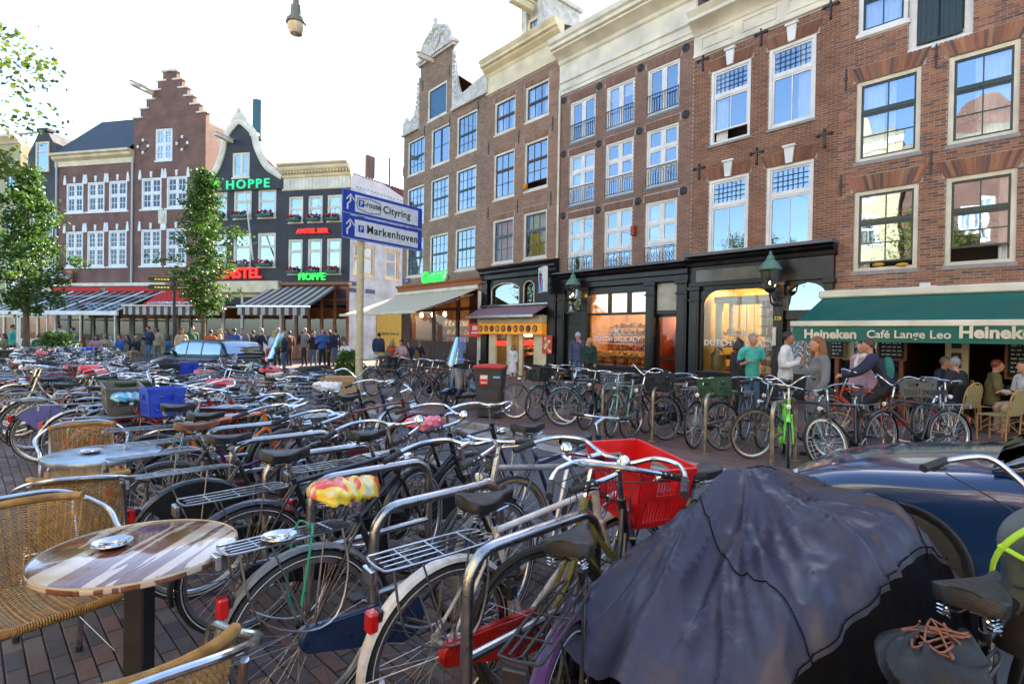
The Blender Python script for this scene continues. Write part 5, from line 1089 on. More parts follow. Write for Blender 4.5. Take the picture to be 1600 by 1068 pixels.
h1 = rects(F1, [[(102.7, 287.4, 129.2, 334), (135.7, 285.3, 162.2, 332.5), (169.1, 282.6, 196.9, 331)], [(104, 362.7, 129.5, 419.5), (137, 360.8, 162.8, 419.5), (170.3, 359.3, 198.5, 418)]]); h1f = [h for r in h1 for h in r]
z1c = F1.px(150, 257.5)[1]; r1 = far_house(F1, W1, z1c, h1f, BKL, 'brick_wing', 'red brick house with slate roof and cream cornice left of the stepped gable', zlow=3.2)
for i, h in enumerate(h1f): lux_win(F1, r1, h, 260+i, (2, 2) if i < 3 else (2, 3))
profile_cornice(-.2, W1+.05, [(0, z1c-.02), (.06, z1c), (.06, z1c+.35), (.15, z1c+.4), (.3, z1c+.5), (.35, z1c+.65), (.5, z1c+.72), (.52, z1c+.85)]).build('cornice', CREAM, r1, smooth=20, fixn=True)
zr_ = F1.px(170, 190, -3)[1]; m = MB(); m.add([(0, -.4, z1c+.86), (W1, -.4, z1c+.86), (W1, 3, zr_), (.3, 3, zr_)], [(0, 1, 2, 3)]); m.add([(W1, 3, zr_), (.3, 3, zr_), (0, 7, z1c+.86), (W1, 7, z1c+.86)], [(0, 1, 2, 3)]); m.add([(0, -.4, z1c+.86), (.3, 3, zr_), (0, 7, z1c+.86)], [(0, 1, 2)]); m.build('roof', SLATE, r1, smooth=0)
m = MB(); m.tube([(.0, -.08, 3.2), (.0, -.08, z1c+.3)], .07, 8); m.tube([(W1, -.08, 3.2), (W1, -.08, z1c+.3)], .07, 8); m.build('drain_pipe', cm('pale_pipe', (.4, .44, .45), .5), r1)
for F_, W_, r_h in ((F1, W1, r1), (F2, W2, r2)): timber_front(F_, W_, 3.2, r_h, cm('greenish_frame', (.1, .1, .08), .5), 6, inner=cm('cafe_interior', (.2, .12, .05), .8), lamps=3)
# black and cream houses at the far left
def simple_windows(F, W, n, zs, h, w_): return [((W*(i+.5)/n)-w_/2, (W*(i+.5)/n)+w_/2, z, z+h) for z in zs for i in range(n)]
h0 = simple_windows(F0, W0, 2, (4.3, 8.2), 2.6, .95); z0e = F0.px(60, 275)[1]; r0 = far_house(F0, W0, z0e, h0, CHAR, 'black_house', 'narrow black house with tiled dormer gable partly behind the left tree')
for i, h in enumerate(h0): window(r0, h, y=.08, fr=.12, bar=.06, trans=(.65,), lite=[(1, 1), (4, 3)], mats=(IVORY, IVORY), sill=.1, seed=270+i, glass=GLASSB)
m = MB(); g0 = F0.px(60, 207)[1]; xm = W0*.62; m.poly([(xm-1.4, z0e), (xm+1.4, z0e), (xm+1.4, z0e+1.6), (xm+.4, g0), (xm-.4, g0), (xm-1.4, z0e+1.6)], -.02, 2.5); m.cbox(xm-.5, xm+.5, -.15, .4, g0, g0+.25, .03); m.build('gable', CHAR, r0, fixn=True); window(r0, (xm-.6, xm+.6, z0e+.2, z0e+2.4), y=-.04, fr=.12, trans=(.7,), mats=(CREAM, CREAM), sill=.1, seed=280)
m = MB(); m.add([(0, 0, z0e), (W0, 0, z0e), (W0, 4, z0e+3.2), (0, 4, z0e+3.2)], [(0, 1, 2, 3)]); m.build('roof', SLATE, r0)
timber_front(F0, W0, 3.4, r0, IVORY, 2)
h00 = simple_windows(F00, W00, 3, (4.3, 8.2, 11.5), 2.2, 1.0); z00 = F00.px(20, 225)[1]; r00 = far_house(F00, W00, z00, h00, cm('olive_cream', (.4, .36, .2), .7, var=.15), 'cream_house', 'olive cream house at the left edge of the square')
for i, h in enumerate(h00): window(r00, h, y=.08, fr=.12, bar=.06, trans=(.6,), lite=(2, 2), mats=(IVORY, DKGREEN), sill=.1, seed=290+i)
profile_cornice(-.1, W00, [(0, z00-.02), (.1, z00), (.2, z00+.2), (.5, z00+.4), (.5, z00+.55)]).build('cornice', CREAM, r00, fixn=True); timber_front(F00, W00, 3.4, r00, IVORY, 4)
m = MB(); m.add([(0, 0, z00+.55), (W00, 0, z00+.55), (W00, 4, z00+2.6), (0, 4, z00+2.6)], [(0, 1, 2, 3)]); m.build('roof', SLATE, r00)
# glass terrace roof, red headers, valances
tr = F1.root('terrace_roof', 'sloping glass terrace roof with red header in front of the red brick café', 'canopy'); TW = W1+W2*.55; zA = F1.px(150, 447)[1]; e_ = 3.6; zB = F1.px(130, 487, e_)[1]
m = MB(); m.cbox(-.9, TW, -.5, -.02, zA-.05, zA+.18, .02); m.cbox(-.7, TW+1.6, -.12, -.0, zA-.5, zA-.06, .01); m.build('roof_header', IVORY, tr)
m = MB(); m.cbox(.2, TW*.45, -.55, -.5, zA-.42, zA-.1, .01); m.cbox(TW*.5, TW*.95, -.55, -.5, zA-.42, zA-.1, .01); m.build('red_header', cm('awning_red', (.5, .02, .015), .7), tr)
m = MB(); nb = 14
for k in range(nb+1):
    x = -.8+(TW+.6)*k/nb; m.tube([(x, -.5, zA-.45), (x-.5, -e_, zB)], .05 if k % 4 else .09, 5)
m.cbox(-1.5, TW-.3, -e_-.08, -e_+.08, zB-.2, zB+.06, .02); m.build('roof_bar', WHITE, tr)
g = MB(); g.add([(-.8, -.52, zA-.42), (TW-.2, -.52, zA-.42), (TW-.7, -e_, zB+.04), (-1.3, -e_, zB+.04)], [(3, 2, 1, 0)]); g.build('roof_glass', glass_mat('grey_glass_roof', (.3, .34, .36), refl=.2), tr, smooth=0)
m = MB()
for k in range(5): x = -1.3+(TW+.8)*k/4; m.cbox(x-.04, x+.04, -e_-.05, -e_+.05, 0, zB-.2, .01)
m.build('terrace_post', IVORY, tr)
la = empty('awning', 'bright red wedge awning lettered LUXEMBOURG', 'awning', F2.W(0, 0), F2.az)
a0 = F2.px(218, 478, 3.4); a1 = F2.px(300, 477, 3.4); at2 = F2.px(272, 447, .4)
m = MB(); m.add([(at2[0]-.3, -.4, at2[1]), (at2[0]+.9, -.4, at2[1]), (a1[0], -3.4, a1[1]), (a0[0], -3.4, a0[1])], [(0, 3, 2, 1)]); m.add([(at2[0]+.9, -.4, at2[1]), (a1[0], -.4, a1[1]), (a1[0], -3.4, a1[1])], [(0, 1, 2)]); m.build('awning_cloth', cm('awning_red', (.5, .02, .015), .7), la)
sl = atan2(at2[1]-a0[1], 3.0); text(la, 'LUXEMBOURG', .52, ((a0[0]+a1[0])/2+.1, -3.28, a0[1]+.15), WHITE, 'lettering', .004, .01, rot=(sl, 0, 0), sx=.95)
text(la, 'CAFÉ', .2, (at2[0]+.35, -1.7, a0[1]+.15+(at2[1]-a0[1])*.55), WHITE, 'lettering', .004, rot=(sl, 0, 0))
m = MB(); z = a0[1]; m.grid(lambda i, j: (a0[0]-1.2+(a1[0]-a0[0]+3.2)*i, -3.42, z-.02-.5*j), 50, 1); m.build('valance', STR, la)
m = MB(); m.cbox(a0[0]-1.3, a1[0]+2.1, -3.5, -3.38, z-.02, z+.08, .02); m.build('front_rail', IVORY, la)
sb = empty('sign_board', 'orange red board with a small pale blue arched logo on the brick corner', 'sign', F1.W(F1.px(105, 435)[0], .3, F1.px(105, 440)[1]), F1.az)
m = MB(); m.cbox(-.85, .85, -.04, .04, -.1, .75, .01); m.build('board', cm('board_orange', (.55, .08, .02), .5), sb); m = MB(); m.tube([(.7*cos(t), -.05, .05+.42*sin(t)) for t in [pi*k/12 for k in range(1, 12)]], .13, 6); m.build('arched_logo', cm('pale_blue', (.2, .45, .75), .5), sb)
# ================================================================ HOUSES BEHIND THE CAMERA (they show in the glass and throw warm light back)
def back_house(a, W, H, bm, label, seed):
    o = st(a, -9.2); F = Facade(o.x, o.y, 135); r = F.root('canal_house', label, 'house')   # faces the right-hand row
    n = max(2, int(W/2.2)); hs = simple_windows(F, W, n, (1.1, 4.4, 7.6, 10.6, 13.4), 2.2, 1.15); hs = [h for h in hs if h[3] < H-.3]
    m = MB(); wall_mesh(m, 0, W, 0, H, hs); m.build('wall', bm, r, smooth=0); body(r, W, H, 8, bm, zi=.02)
    for i, h in enumerate(hs): window(r, h, y=.08, fr=.14, bar=.05, trans=(.55,), mull=(.5,) if seed % 2 else (), lite=(2, 1), mats=(WHITE, WHITE), sill=.12, seed=seed*20+i, panes=True, curt=[(0, .3, 0), (.7, 1, 0)])
    profile_cornice(-.05, W+.05, [(0, H-.02), (.08, H), (.08, H+.5), (.3, H+.8), (.5, H+1)]).build('cornice', IVORY, r, fixn=True)
    m = MB(); m.poly([(W*.25, H+.9), (W*.75, H+.9), (W*.7, H+2.2), (W*.6, H+3), (W*.5, H+3.3), (W*.4, H+3), (W*.3, H+2.2)], 0, .3); m.build('gable', bm, r, fixn=True)
back = [(26, 6.5, 13.5, BKL, 'brick canal house behind the camera, far right end'), (19.3, 7.2, 16, cm('sandstone_wall', (.5, .42, .26), .8, var=.1), 'sandstone canal house behind the camera'), (11.9, 6.3, 13, SIDEB, 'tall brick canal house behind the camera'),
        (5.4, 6.0, 16, cm('ochre_wall', (.5, .34, .14), .8, var=.1), 'ochre canal house behind the camera'), (-.8, 7, 12.5, BKL, 'brick canal house behind the terrace'), (-8, 6.5, 14, cm('sandstone_wall', (.5, .42, .26), .8), 'sandstone canal house behind the left terrace')]
for i, (a, W_, H__, bm__, lb) in enumerate(back): back_house(a, W_, H__, bm__, lb, i+1)
# ================================================================ BICYCLES
MCACHE = {}
def cached(key, fn):
    if key not in MCACHE: MCACHE[key] = fn()
    return MCACHE[key]
PAINT = {k: mat('bike_paint_'+k, c, .3, var=.25, scale=18, coat=.4, metal=mt) for k, c, mt in (
    ('black', (.012, .012, .014), 0), ('dark blue', (.012, .03, .09), 0), ('olive green', (.15, .15, .035), 0), ('white', (.62, .63, .62), 0), ('red', (.42, .015, .01), 0), ('purple', (.07, .015, .08), 0),
    ('silver', (.5, .5, .5), .8), ('teal', (.1, .32, .33), 0), ('lime green', (.16, .62, .03), 0), ('pink', (.6, .05, .25), 0), ('cream', (.55, .5, .35), 0), ('grey', (.14, .15, .16), 0), ('maroon', (.12, .01, .015), 0), ('orange', (.6, .16, .02), 0), ('mint', (.35, .6, .5), 0))}
DULL = mat('worn_chrome', (.34, .34, .33), .34, 1, var=.3, scale=30, bump=.15)
SADL = mat('saddle_leather', (.005, .005, .006), .42, var=.35, scale=25, bump=.25, bscale=200)
SADB = mat('brown_leather', (.12, .04, .015), .45, var=.3, scale=25, bump=.2, bscale=200)
GRIP = mat('grip_rubber', (.016, .016, .017), .5, var=.2, scale=40, bump=.4, bscale=300)
TANW = mat('tan_tyre_wall', (.32, .2, .09), .6, var=.2); REFL = mat('reflective_band', (.6, .62, .63), .4, var=.1)
AMBER = mat('amber_reflector', (.6, .18, .01), .2, var=0, coat=.4); CLEAR = mat('lamp_glass', (.7, .72, .7), .1, var=0, coat=.6)
AX = .345
def wheel_meshes(lod, wall='w'):
    n = (52, 34, 20)[lod]; k = (8, 6, 5)[lod]; m = MB()
    def prof(R, r, kk): return [(R+r*cos(2*pi*i/kk), r*sin(2*pi*i/kk)) for i in range(kk+1)]
    m.mi = 0; m.lathe(prof(AX-.018, .0195, k), n, axis='x')
    if wall == 'w' and lod < 2:
        m.mi = 1; [m.lathe([(AX-.0215, s*.0172), (AX-.0265, s*.0176), (AX-.0265, s*.0178), (AX-.0215, s*.0182), (AX-.0215, s*.0172)], n, axis='x') for s in (-1, 1)]
    if wall == 't': m.mi = 1; [m.lathe([(AX-.018, s*.0202), (AX-.036, s*.0185), (AX-.036, s*.0105)], n, axis='x') for s in (-1, 1)]
    ty = m.mesh('tyre', [RUBBER, REFL if wall == 'w' else TANW])
    m = MB(); R = AX-.044; m.lathe([(R+.01, -.012), (R+.012, -.009), (R+.004, -.004), (R+.004, .004), (R+.012, .009), (R+.01, .012), (R-.008, .008), (R-.012, 0), (R-.008, -.008), (R+.01, -.012)], n, axis='x'); rim = m.mesh('rim', [ALU if wall != 'd' else DULL])
    m = MB(); ns = (36, 28, 20)[lod]; rr = (.0013, .0016, .0022)[lod]
    for i in range(ns):
        s = 1 if i % 2 else -1; a = 2*pi*i/ns; b = a + (.9 if (i//2) % 2 else -.9)
        m.tube([(s*.028, .022*cos(b), .022*sin(b)), (0, (R-.004)*cos(a), (R-.004)*sin(a))], rr, 3, caps=False)
    sp = m.mesh('spokes', [STEEL], 0)
    m = MB(); m.lathe([(0, -.06), (.006, -.06), (.006, -.035), (.026, -.032), (.026, -.026), (.016, -.02), (.016, .02), (.026, .026), (.026, .032), (.006, .035), (.006, .06), (0, .06)], 10, axis='x'); hub = m.mesh('hub', [DULL])
    return rim, ty, sp, hub
def add_wheel(root, y, lod, wall, Mx=None, drum=False):
    rim, ty, sp, hub = cached(('wheel', lod, wall), lambda: wheel_meshes(lod, wall))
    w_ = ob('wheel', rim, root); L = Matrix.Translation((0, y, AX)) @ Matrix.Rotation(rnd.uniform(0, 6.28), 4, 'X'); w_.matrix_local = (Mx @ L) if Mx else L
    for n_, me in (('tyre', ty), ('spokes', sp), ('hub', hub)): ob(n_, me, w_)
    return w_
BB = Vector((0, -.10, .28)); ST = Vector((0, -.31, .79)); HT = Vector((0, .345, .86)); HB = Vector((0, .395, .69)); RA = Vector((0, -.55, AX)); FA = Vector((0, .57, AX))
def frame_mesh(kind, pm, lod):
    m = MB(); n = (10, 8, 6)[lod]; T = m.tube; r = .0155
    T([HT+(HT-HB)*.12, HB-(HT-HB)*.05], .02, n)
    sttop = ST+(ST-BB)*.02; T([BB, sttop], .0148, n)
    if kind == 'dia': T([ST-(ST-BB)*.03, HT-(HT-HB)*.12], r*.95, n); T([BB, HB+(HT-HB)*.1], r*1.05, n)
    elif kind == 'mtb': T([ST-(ST-BB)*.1, HT-(HT-HB)*.2], r*1.25, n); T([BB, HB+(HT-HB)*.15], r*1.5, n)
    elif kind == 'oma':
        T(smooth_path([BB, (0, .05, .31), (0, .2, .42), (0, .31, .58), HB+(HT-HB)*.15], 4), r, n); T(smooth_path([BB+(ST-BB)*.42, (0, -.02, .49), (0, .15, .56), (0, .27, .68), HT-(HT-HB)*.1], 4), r*.85, n)
    else: T(smooth_path([BB, (0, .1, .36), (0, .25, .5), HB+(HT-HB)*.2], 4), r*1.3, n); T([BB+(ST-BB)*.5, (0, .1, .47)], r*.8, n)
    for s in (-1, 1):
        T([ST-(ST-BB)*.05+Vector((s*.012, 0, 0)), RA+Vector((s*.05, .0, .03))], .0078, n-2); T([BB+Vector((s*.03, 0, 0)), RA+Vector((s*.052, 0, 0))], .0088, n-2); m.cbox(s*.052-.003, s*.052+.003, -.575, -.525, AX-.02, AX+.03, .002)
    m.lathe([(0, -.04), (.024, -.04), (.024, .04), (0, .04)], n, (BB.x, BB.y, BB.z), axis='x'); return m.mesh('frame', [pm])
def fork_mesh(pm, lod, sus=False):
    m = MB(); n = (8, 7, 5)[lod]; c = HB-(HT-HB)*.08
    for s in (-1, 1):
        if sus: m.tube([c+Vector((s*.055, .0, 0)), c*.45+FA*.55+Vector((s*.055, 0, 0)), FA+Vector((s*.055, 0, 0))], [.017, .015, .02], n)
        else: m.tube(smooth_path([c+Vector((s*.028, 0, .0)), c*.5+FA*.5+Vector((s*.042, -.012, 0)), FA+Vector((s*.05, -.02, .07)), FA+Vector((s*.05, 0, 0))], 3), [.0125]*4+[.011]*3+[.009]*3, n)
    m.tube([c+Vector((-.05, 0, 0)), c+Vector((.05, 0, 0))], .013, n); m.tube([c, HT+(HT-HB)*.1], .012, n); return m.mesh('fork', [pm])
def bar_mesh(kind, lod):
    m = MB(); n = (9, 7, 5)[lod]; up = HT+(HT-HB).normalized()*.17
    if kind == 'flat':
        m.tube([HT, HT+(HT-HB).normalized()*.1, HT+Vector((0, .07, .14))], .014, n); c = HT+Vector((0, .07, .14))
        P = [c+Vector((s*a, -b, d)) for s, a, b, d in ((-1, .3, .05, .02), (-1, .12, 0, .0), (1, 0, 0, 0), (1, .12, 0, 0), (1, .3, .05, .02))]
    elif kind == 'high':
        m.tube([HT, up], .013, n); c = up+Vector((0, .04, .02)); m.tube([up, c], .014, n)
        P = [c+Vector(q) for q in ((-.3, -.2, .08), (-.29, -.1, .1), (-.2, .02, .13), (-.1, .03, .07), (0, 0, 0), (.1, .03, .07), (.2, .02, .13), (.29, -.1, .1), (.3, -.2, .08))]
    else:
        m.tube([HT, up], .013, n); c = up+Vector((0, .07, .01)); m.tube([up, c], .014, n)
        P = [c+Vector(q) for q in ((-.27, -.36, -.05), (-.285, -.24, -.02), (-.265, -.1, .01), (-.17, -.0, .02), (-.06, .01, .0), (0, 0, 0), (.06, .01, .0), (.17, 0, .02), (.265, -.1, .01), (.285, -.24, -.02), (.27, -.36, -.05))]
    Q = smooth_path(P, (5, 4, 3)[lod]); m.tube(Q, .0115, n)
    # brake levers
    for s in (0, -1):
        a, b = (Q[1], Q[5]) if s == 0 else (Q[-2], Q[-6]); o = Vector((0, .03, -.025)); m.tube([b+Vector((0, 0, -.01)), b+o, a+o*.8+(b-a)*.2], [.008, .007, .005], 5)
    g = MB()
    for a, b in ((P[0], Q[len(Q)//10+1]), (P[-1], Q[-(len(Q)//10+2)])):
        d = (b-a).normalized(); N_ = 7 if lod == 0 else 2
        g.tube([a-d*.005+d*.125*i/N_ for i in range(N_+1)], [.0165]+[.0172, .0155]*((N_-1)//2)+[.0165]*(1 if N_ % 2 else 0)+[.0155] if lod == 0 else .0165, n)
    return m.mesh('handlebar', [CHROME]), g.mesh('grips', [GRIP]), [Vector(p) for p in (Q[len(Q)//4], Q[3*len(Q)//4])], P
def saddle_mesh(m_, lod, wide=1.0, zt=.97, y0=-.375):
    m = MB(); nu = (14, 10, 8)[lod]; nv = (14, 10, 7)[lod]
    def f(i, j):
        y = y0-.12+.27*j; wd = (.018+.075*max(0, 1-j*1.25)**.75+.012*sin(pi*min(1, j*1.2)))*wide
        if j < .12: wd *= sqrt(max(.02, j/.12))*.6+.4
        if j > .95: wd *= .6
        a = pi*i; h = .03+.012*(1-j); dip = -.012*sin(pi*j)+.012*(1-j)
        xx = wd*cos(a); zz = sin(a)**.6*.022-(.0 if 0 < i < 1 else h*.75)
        return (xx*(1 if 0 < i < 1 else .93), y, zt+dip+zz)
    m.grid(f, nu, nv)
    k_ = nu+1; m.f.append(tuple(range(k_))[::-1]); m.m.append(0)
    # closing underside
    m.grid(lambda i, j: (f(0, j)[0]*(1-2*i), f(0, j)[1], f(0, j)[2]+.004), 2, nv)
    o = m.mesh('saddle', [m_], 50)
    s = MB(); s.tube([ST-(ST-BB)*.15, ST+(ST-BB).normalized()*(zt-.06-ST.z)/.93], .0125, 8); top = ST+(ST-BB).normalized()*(zt-.06-ST.z)/.93
    for q in (-1, 1):
        s.tube([(q*.02, y0+.12, zt-.045), (q*.022, y0+.03, zt-.06), (q*.03, y0-.05, zt-.06), (q*.045, y0-.1, zt-.04)], .004, 4)
        if lod < 2: s.tube([(q*.055+.014*cos(t*1.6), y0-.085+.014*sin(t*1.6), zt-.07+.0028*t) for t in range(18)], .0035, 4)
    s.cbox(-.03, .03, top.y-.02, top.y+.02, top.z-.02, top.z+.015, .006); return o, s.mesh('seat_post', [CHROME])
def guard_mesh(pm, a0, a1, lod, R=.368, w_=.027):
    m = MB(); n = (26, 18, 10)[lod]
    pr = [(R-.01, -w_), (R+.004, -w_*.75), (R+.010, 0), (R+.004, w_*.75), (R-.01, w_), (R-.012, w_*.96), (R+.001, w_*.7), (R+.007, 0), (R+.001, -w_*.7), (R-.012, -w_*.96), (R-.01, -w_)]
    m.lathe(pr, n, axis='x', a0=RD(a0), a1=RD(a1)); e = RD(a1-12)
    for s in (-1, 1): m.tube([(s*w_*.9, R*cos(e), R*sin(e)), (s*.055, 0, 0)], .0025, 4)
    return m.mesh('mudguard', [pm])
def rack_mesh(lod, style=0):
    m = MB(); n = 6 if lod < 2 else 4; z = .775; W_ = .062 if style != 1 else .075; r = .0055; y0, y1 = -.88, -.36
    m.tube(smooth_path([(-W_*.6, y1, z), (-W_, y1-.08, z), (-W_, y0+.06, z), (-W_*.7, y0, z+.005), (W_*.7, y0, z+.005), (W_, y0+.06, z), (W_, y1-.08, z), (W_*.6, y1, z)], 3), r, n)
    for x in ((-.02, .02) if style == 0 else (-.035, 0, .035)): m.tube([(x, y1, z), (x, y0+.02, z)], r*.8, n)
    for y in (y1-.1, (y0+y1)/2, y0+.12): m.tube([(-W_, y, z), (W_, y, z)], r*.8, n)
    for s in (-1, 1):
        for y in (-.5, -.72): m.tube([(s*W_, y, z), (s*.06, -.55, AX)], r*.8, n)
        if style == 1: m.tube(smooth_path([(s*W_, -.42, z), (s*.085, -.4, .6), (s*.09, -.46, .42), (s*.08, -.6, .4), (s*.09, -.78, .52), (s*W_, -.84, z)], 4), r*.9, n)
    m.tube([(0, y1, z), (0, ST.y, ST.z-.03)], r, n); m.cbox(-.035, .035, y0-.03, y0-.008, z-.06, z-.005, .004); return m.mesh('rack', [BLACKPL if style == 2 else (DULL if style == 0 else ALU)])
def hull2(c1, r1, c2, r2, n=10):
    d = atan2(c2[1]-c1[1], c2[0]-c1[0]); return [(c1[0]+r1*cos(d+pi/2+pi*k/n), c1[1]+r1*sin(d+pi/2+pi*k/n)) for k in range(n+1)]+[(c2[0]+r2*cos(d-pi/2+pi*k/n), c2[1]+r2*sin(d-pi/2+pi*k/n)) for k in range(n+1)]
def chaincase_mesh(pm):
    m = MB(); o = hull2((RA.y, RA.z), .055, (BB.y, BB.z), .105); m.poly(o, .035, .075, plane='yz')
    b = bmesh.new(); me = m.mesh('chain_case', [pm]); b.from_mesh(me); bmesh.ops.recalc_face_normals(b, faces=b.faces)
    bmesh.ops.bevel(b, geom=[e for e in b.edges if len(e.link_faces) == 2 and abs(e.link_faces[0].normal.x) + abs(e.link_faces[1].normal.x) > .9 and abs(e.link_faces[0].normal.x-e.link_faces[1].normal.x) > .5], offset=.008, segments=2, affect='EDGES'); b.to_mesh(me); b.free(); return me
def crank_mesh(lod, case):
    m = MB()
    if not case:
        m.lathe([(.085, .05), (.09, .053), (.085, .056), (.07, .055), (.07, .051), (.085, .05)], 22, BB, axis='x')
        for k in range(5): a = k*2*pi/5; m.tube([BB+Vector((.053, 0, 0)), BB+Vector((.053, .08*cos(a), .08*sin(a)))], .006, 4)
        for z in (.035, -.075): m.tube([RA+Vector((.053, 0, z*.4)), BB+Vector((.053, 0, z+.05 if z > 0 else z))], .0035, 4)
    m.tube([BB+Vector((-.086, 0, 0)), BB+Vector((.086, 0, 0))], .012, 7)
    for s, a in ((1, -.5), (-1, pi-.5)):
        e = BB+Vector((s*.085, .17*cos(a), .17*sin(a))); m.tube([BB+Vector((s*.07, 0, 0)), e], .0095, 6); m.tube([e, e+Vector((s*.05, 0, 0))], .006, 5)
    c = m.mesh('crank', [DULL]); p = MB(); p.cbox(-.045, .045, -.035, .035, -.011, .011, .004); return c, p.mesh('pedal', [BLACKPL]), [BB+Vector((s*.13, .17*cos(a), .17*sin(a))) for s, a in ((1, -.5), (-1, pi-.5))]
def crate_mesh(L_=.4, W_=.3, H_=.27, m_=None, nx=9, taper=.88):
    m = MB(); t = .008
    def P(x, y, z): k = taper+(1-taper)*z/H_; return (x*k, y*k, z)
    def bar(a, b, w_=.008): m.tube([P(*a), P(*b)], w_, 4)
    X, Y = L_/2, W_/2
    m.add([P(-X, -Y, 0), P(X, -Y, 0), P(X, Y, 0), P(-X, Y, 0), P(-X, -Y, .008), P(X, -Y, .008), P(X, Y, .008), P(-X, Y, .008)], [(0, 3, 2, 1), (4, 5, 6, 7), (0, 1, 5, 4), (1, 2, 6, 5), (2, 3, 7, 6), (3, 0, 4, 7)])
    def wall(x0, y0, x1, y1):
        dx, dy = (x1-x0), (y1-y0); l = hypot(dx, dy); nx_, ny_ = dy/l*t, -dx/l*t
        def slab(a, b, z0, z1, q=1):
            p = [(x0+dx*a, y0+dy*a), (x0+dx*b, y0+dy*b)]
            vs = [P(p[0][0], p[0][1], z0), P(p[1][0], p[1][1], z0), P(p[1][0]+nx_*q, p[1][1]+ny_*q, z0), P(p[0][0]+nx_*q, p[0][1]+ny_*q, z0)]
            vs += [P(p[0][0], p[0][1], z1), P(p[1][0], p[1][1], z1), P(p[1][0]+nx_*q, p[1][1]+ny_*q, z1), P(p[0][0]+nx_*q, p[0][1]+ny_*q, z1)]
            m.add(vs, [(0, 3, 2, 1), (4, 5, 6, 7), (0, 1, 5, 4), (1, 2, 6, 5), (2, 3, 7, 6), (3, 0, 4, 7)])
        slab(0, 1, 0, H_*.1); slab(0, 1, H_*.46, H_*.54, .8); slab(0, 1, H_*.9, H_*.999, 2.2); slab(0, .1, H_*.1, H_*.9); slab(.9, 1, H_*.1, H_*.9); slab(.1, .3, H_*.54, H_*.9, .9); slab(.7, .9, H_*.54, H_*.9, .9); slab(.3, .7, H_*.78, H_*.9, .9)
        n = int(l*40); w_ = .8/n
        for k in range(n): a = .1+k*w_; slab(a, a+w_*.42, H_*.1, H_*.46, .7)
        for k in range(int(n*.5)): a = .3+k*w_; slab(a, a+w_*.3, H_*.54, H_*.62, .7)
    wall(X, Y, -X, Y); wall(-X, -Y, X, -Y); wall(-X, Y, -X, -Y); wall(X, -Y, X, Y); return m.mesh('crate', [m_], 20)
def basket_mesh(m_):
    m = MB(); 
    for k in range(6): z = k*.05; s = .85+.03*k; m.tube([(x*s, y*s, z) for x, y in ((-.17, -.12), (.17, -.12), (.17, .12), (-.17, .12))], .004 if k < 5 else .006, 4, closed=True)
    for k in range(9): x = -.17+.34*k/8; [m.tube([(x*.85, y*.85, 0), (x, y, .25)], .0025, 3) for y in (-.12, .12)]; m.tube([(x*.85, -.1, 0), (x*.85, .1, 0)], .0025, 3)
    for k in range(7): y = -.12+.24*k/6; [m.tube([(x*.85, y*.85, 0), (x, y, .25)], .0025, 3) for x in (-.17, .17)]
    return m.mesh('basket', [m_])
def cover_mesh(m_, seed=0):
    m = MB(); r = random.Random(seed)
    def f(i, j):
        y = -.375-.155+.34*j; wd = .03+.1*max(0, 1-j*1.05)**.6+.01*sin(pi*j); e_ = sqrt(max(.0, min(1, j/.14, (1-j)/.08))); wd *= e_; a = -.35+(pi+.7)*i
        w2 = 1+.05*sin(i*31+j*9)+.04*sin(j*40+i*5); return (wd*cos(a)*w2, y, .945+.065*e_*max(-1, sin(a))*w2-.02*j+.006*sin(j*33))
    m.grid(f, 26, 22); return m.mesh('saddle_cover', [m_], 60)
def bag_mat(name, cols):
    m, t, b = nmat(name); L = t.links.new; tc = t.nodes.new('ShaderNodeTexCoord'); n = t.nodes.new('ShaderNodeTexNoise'); n.inputs['Scale'].default_value = 7; n.inputs['Detail'].default_value = 1
    n.inputs['Distortion'].default_value = .6; L(tc.outputs['Object'], n.inputs['Vector']); cr = t.nodes.new('ShaderNodeValToRGB'); cr.color_ramp.interpolation = 'CONSTANT'; e = cr.color_ramp.elements; e[0].color = (*cols[0], 1); e[1].position = .5; e[1].color = (*cols[1], 1)
    if len(cols) > 2: k = e.new(.62); k.color = (*cols[2], 1)
    L(n.outputs[0], cr.inputs[0]); L(cr.outputs[0], b.inputs['Base Color']); b.inputs['Roughness'].default_value = .3; b.inputs['Coat Weight'].default_value = .3; return m
BAGS = {'yellow and red': bag_mat('bag_yellow_red', [(.6, .06, .02), (.65, .5, .04), (.6, .55, .35)]), 'blue': bag_mat('bag_blue', [(.08, .35, .6), (.15, .5, .75), (.6, .68, .7)]), 'pink': bag_mat('bag_pink', [(.6, .04, .08), (.65, .12, .15)]), 'white': bag_mat('bag_white', [(.6, .6, .58), (.65, .65, .65)])}
CRATEM = {'red': mat('crate_red', (.62, .012, .014), .38, var=.12), 'blue': mat('crate_blue', (.02, .06, .5), .4, var=.12), 'black': mat('crate_black', (.02, .022, .025), .45, var=.2), 'dark green': mat('crate_green', (.03, .07, .03), .45, var=.2), 'grey': mat('crate_grey', (.13, .13, .12), .5, var=.2)}
nb_ = 0
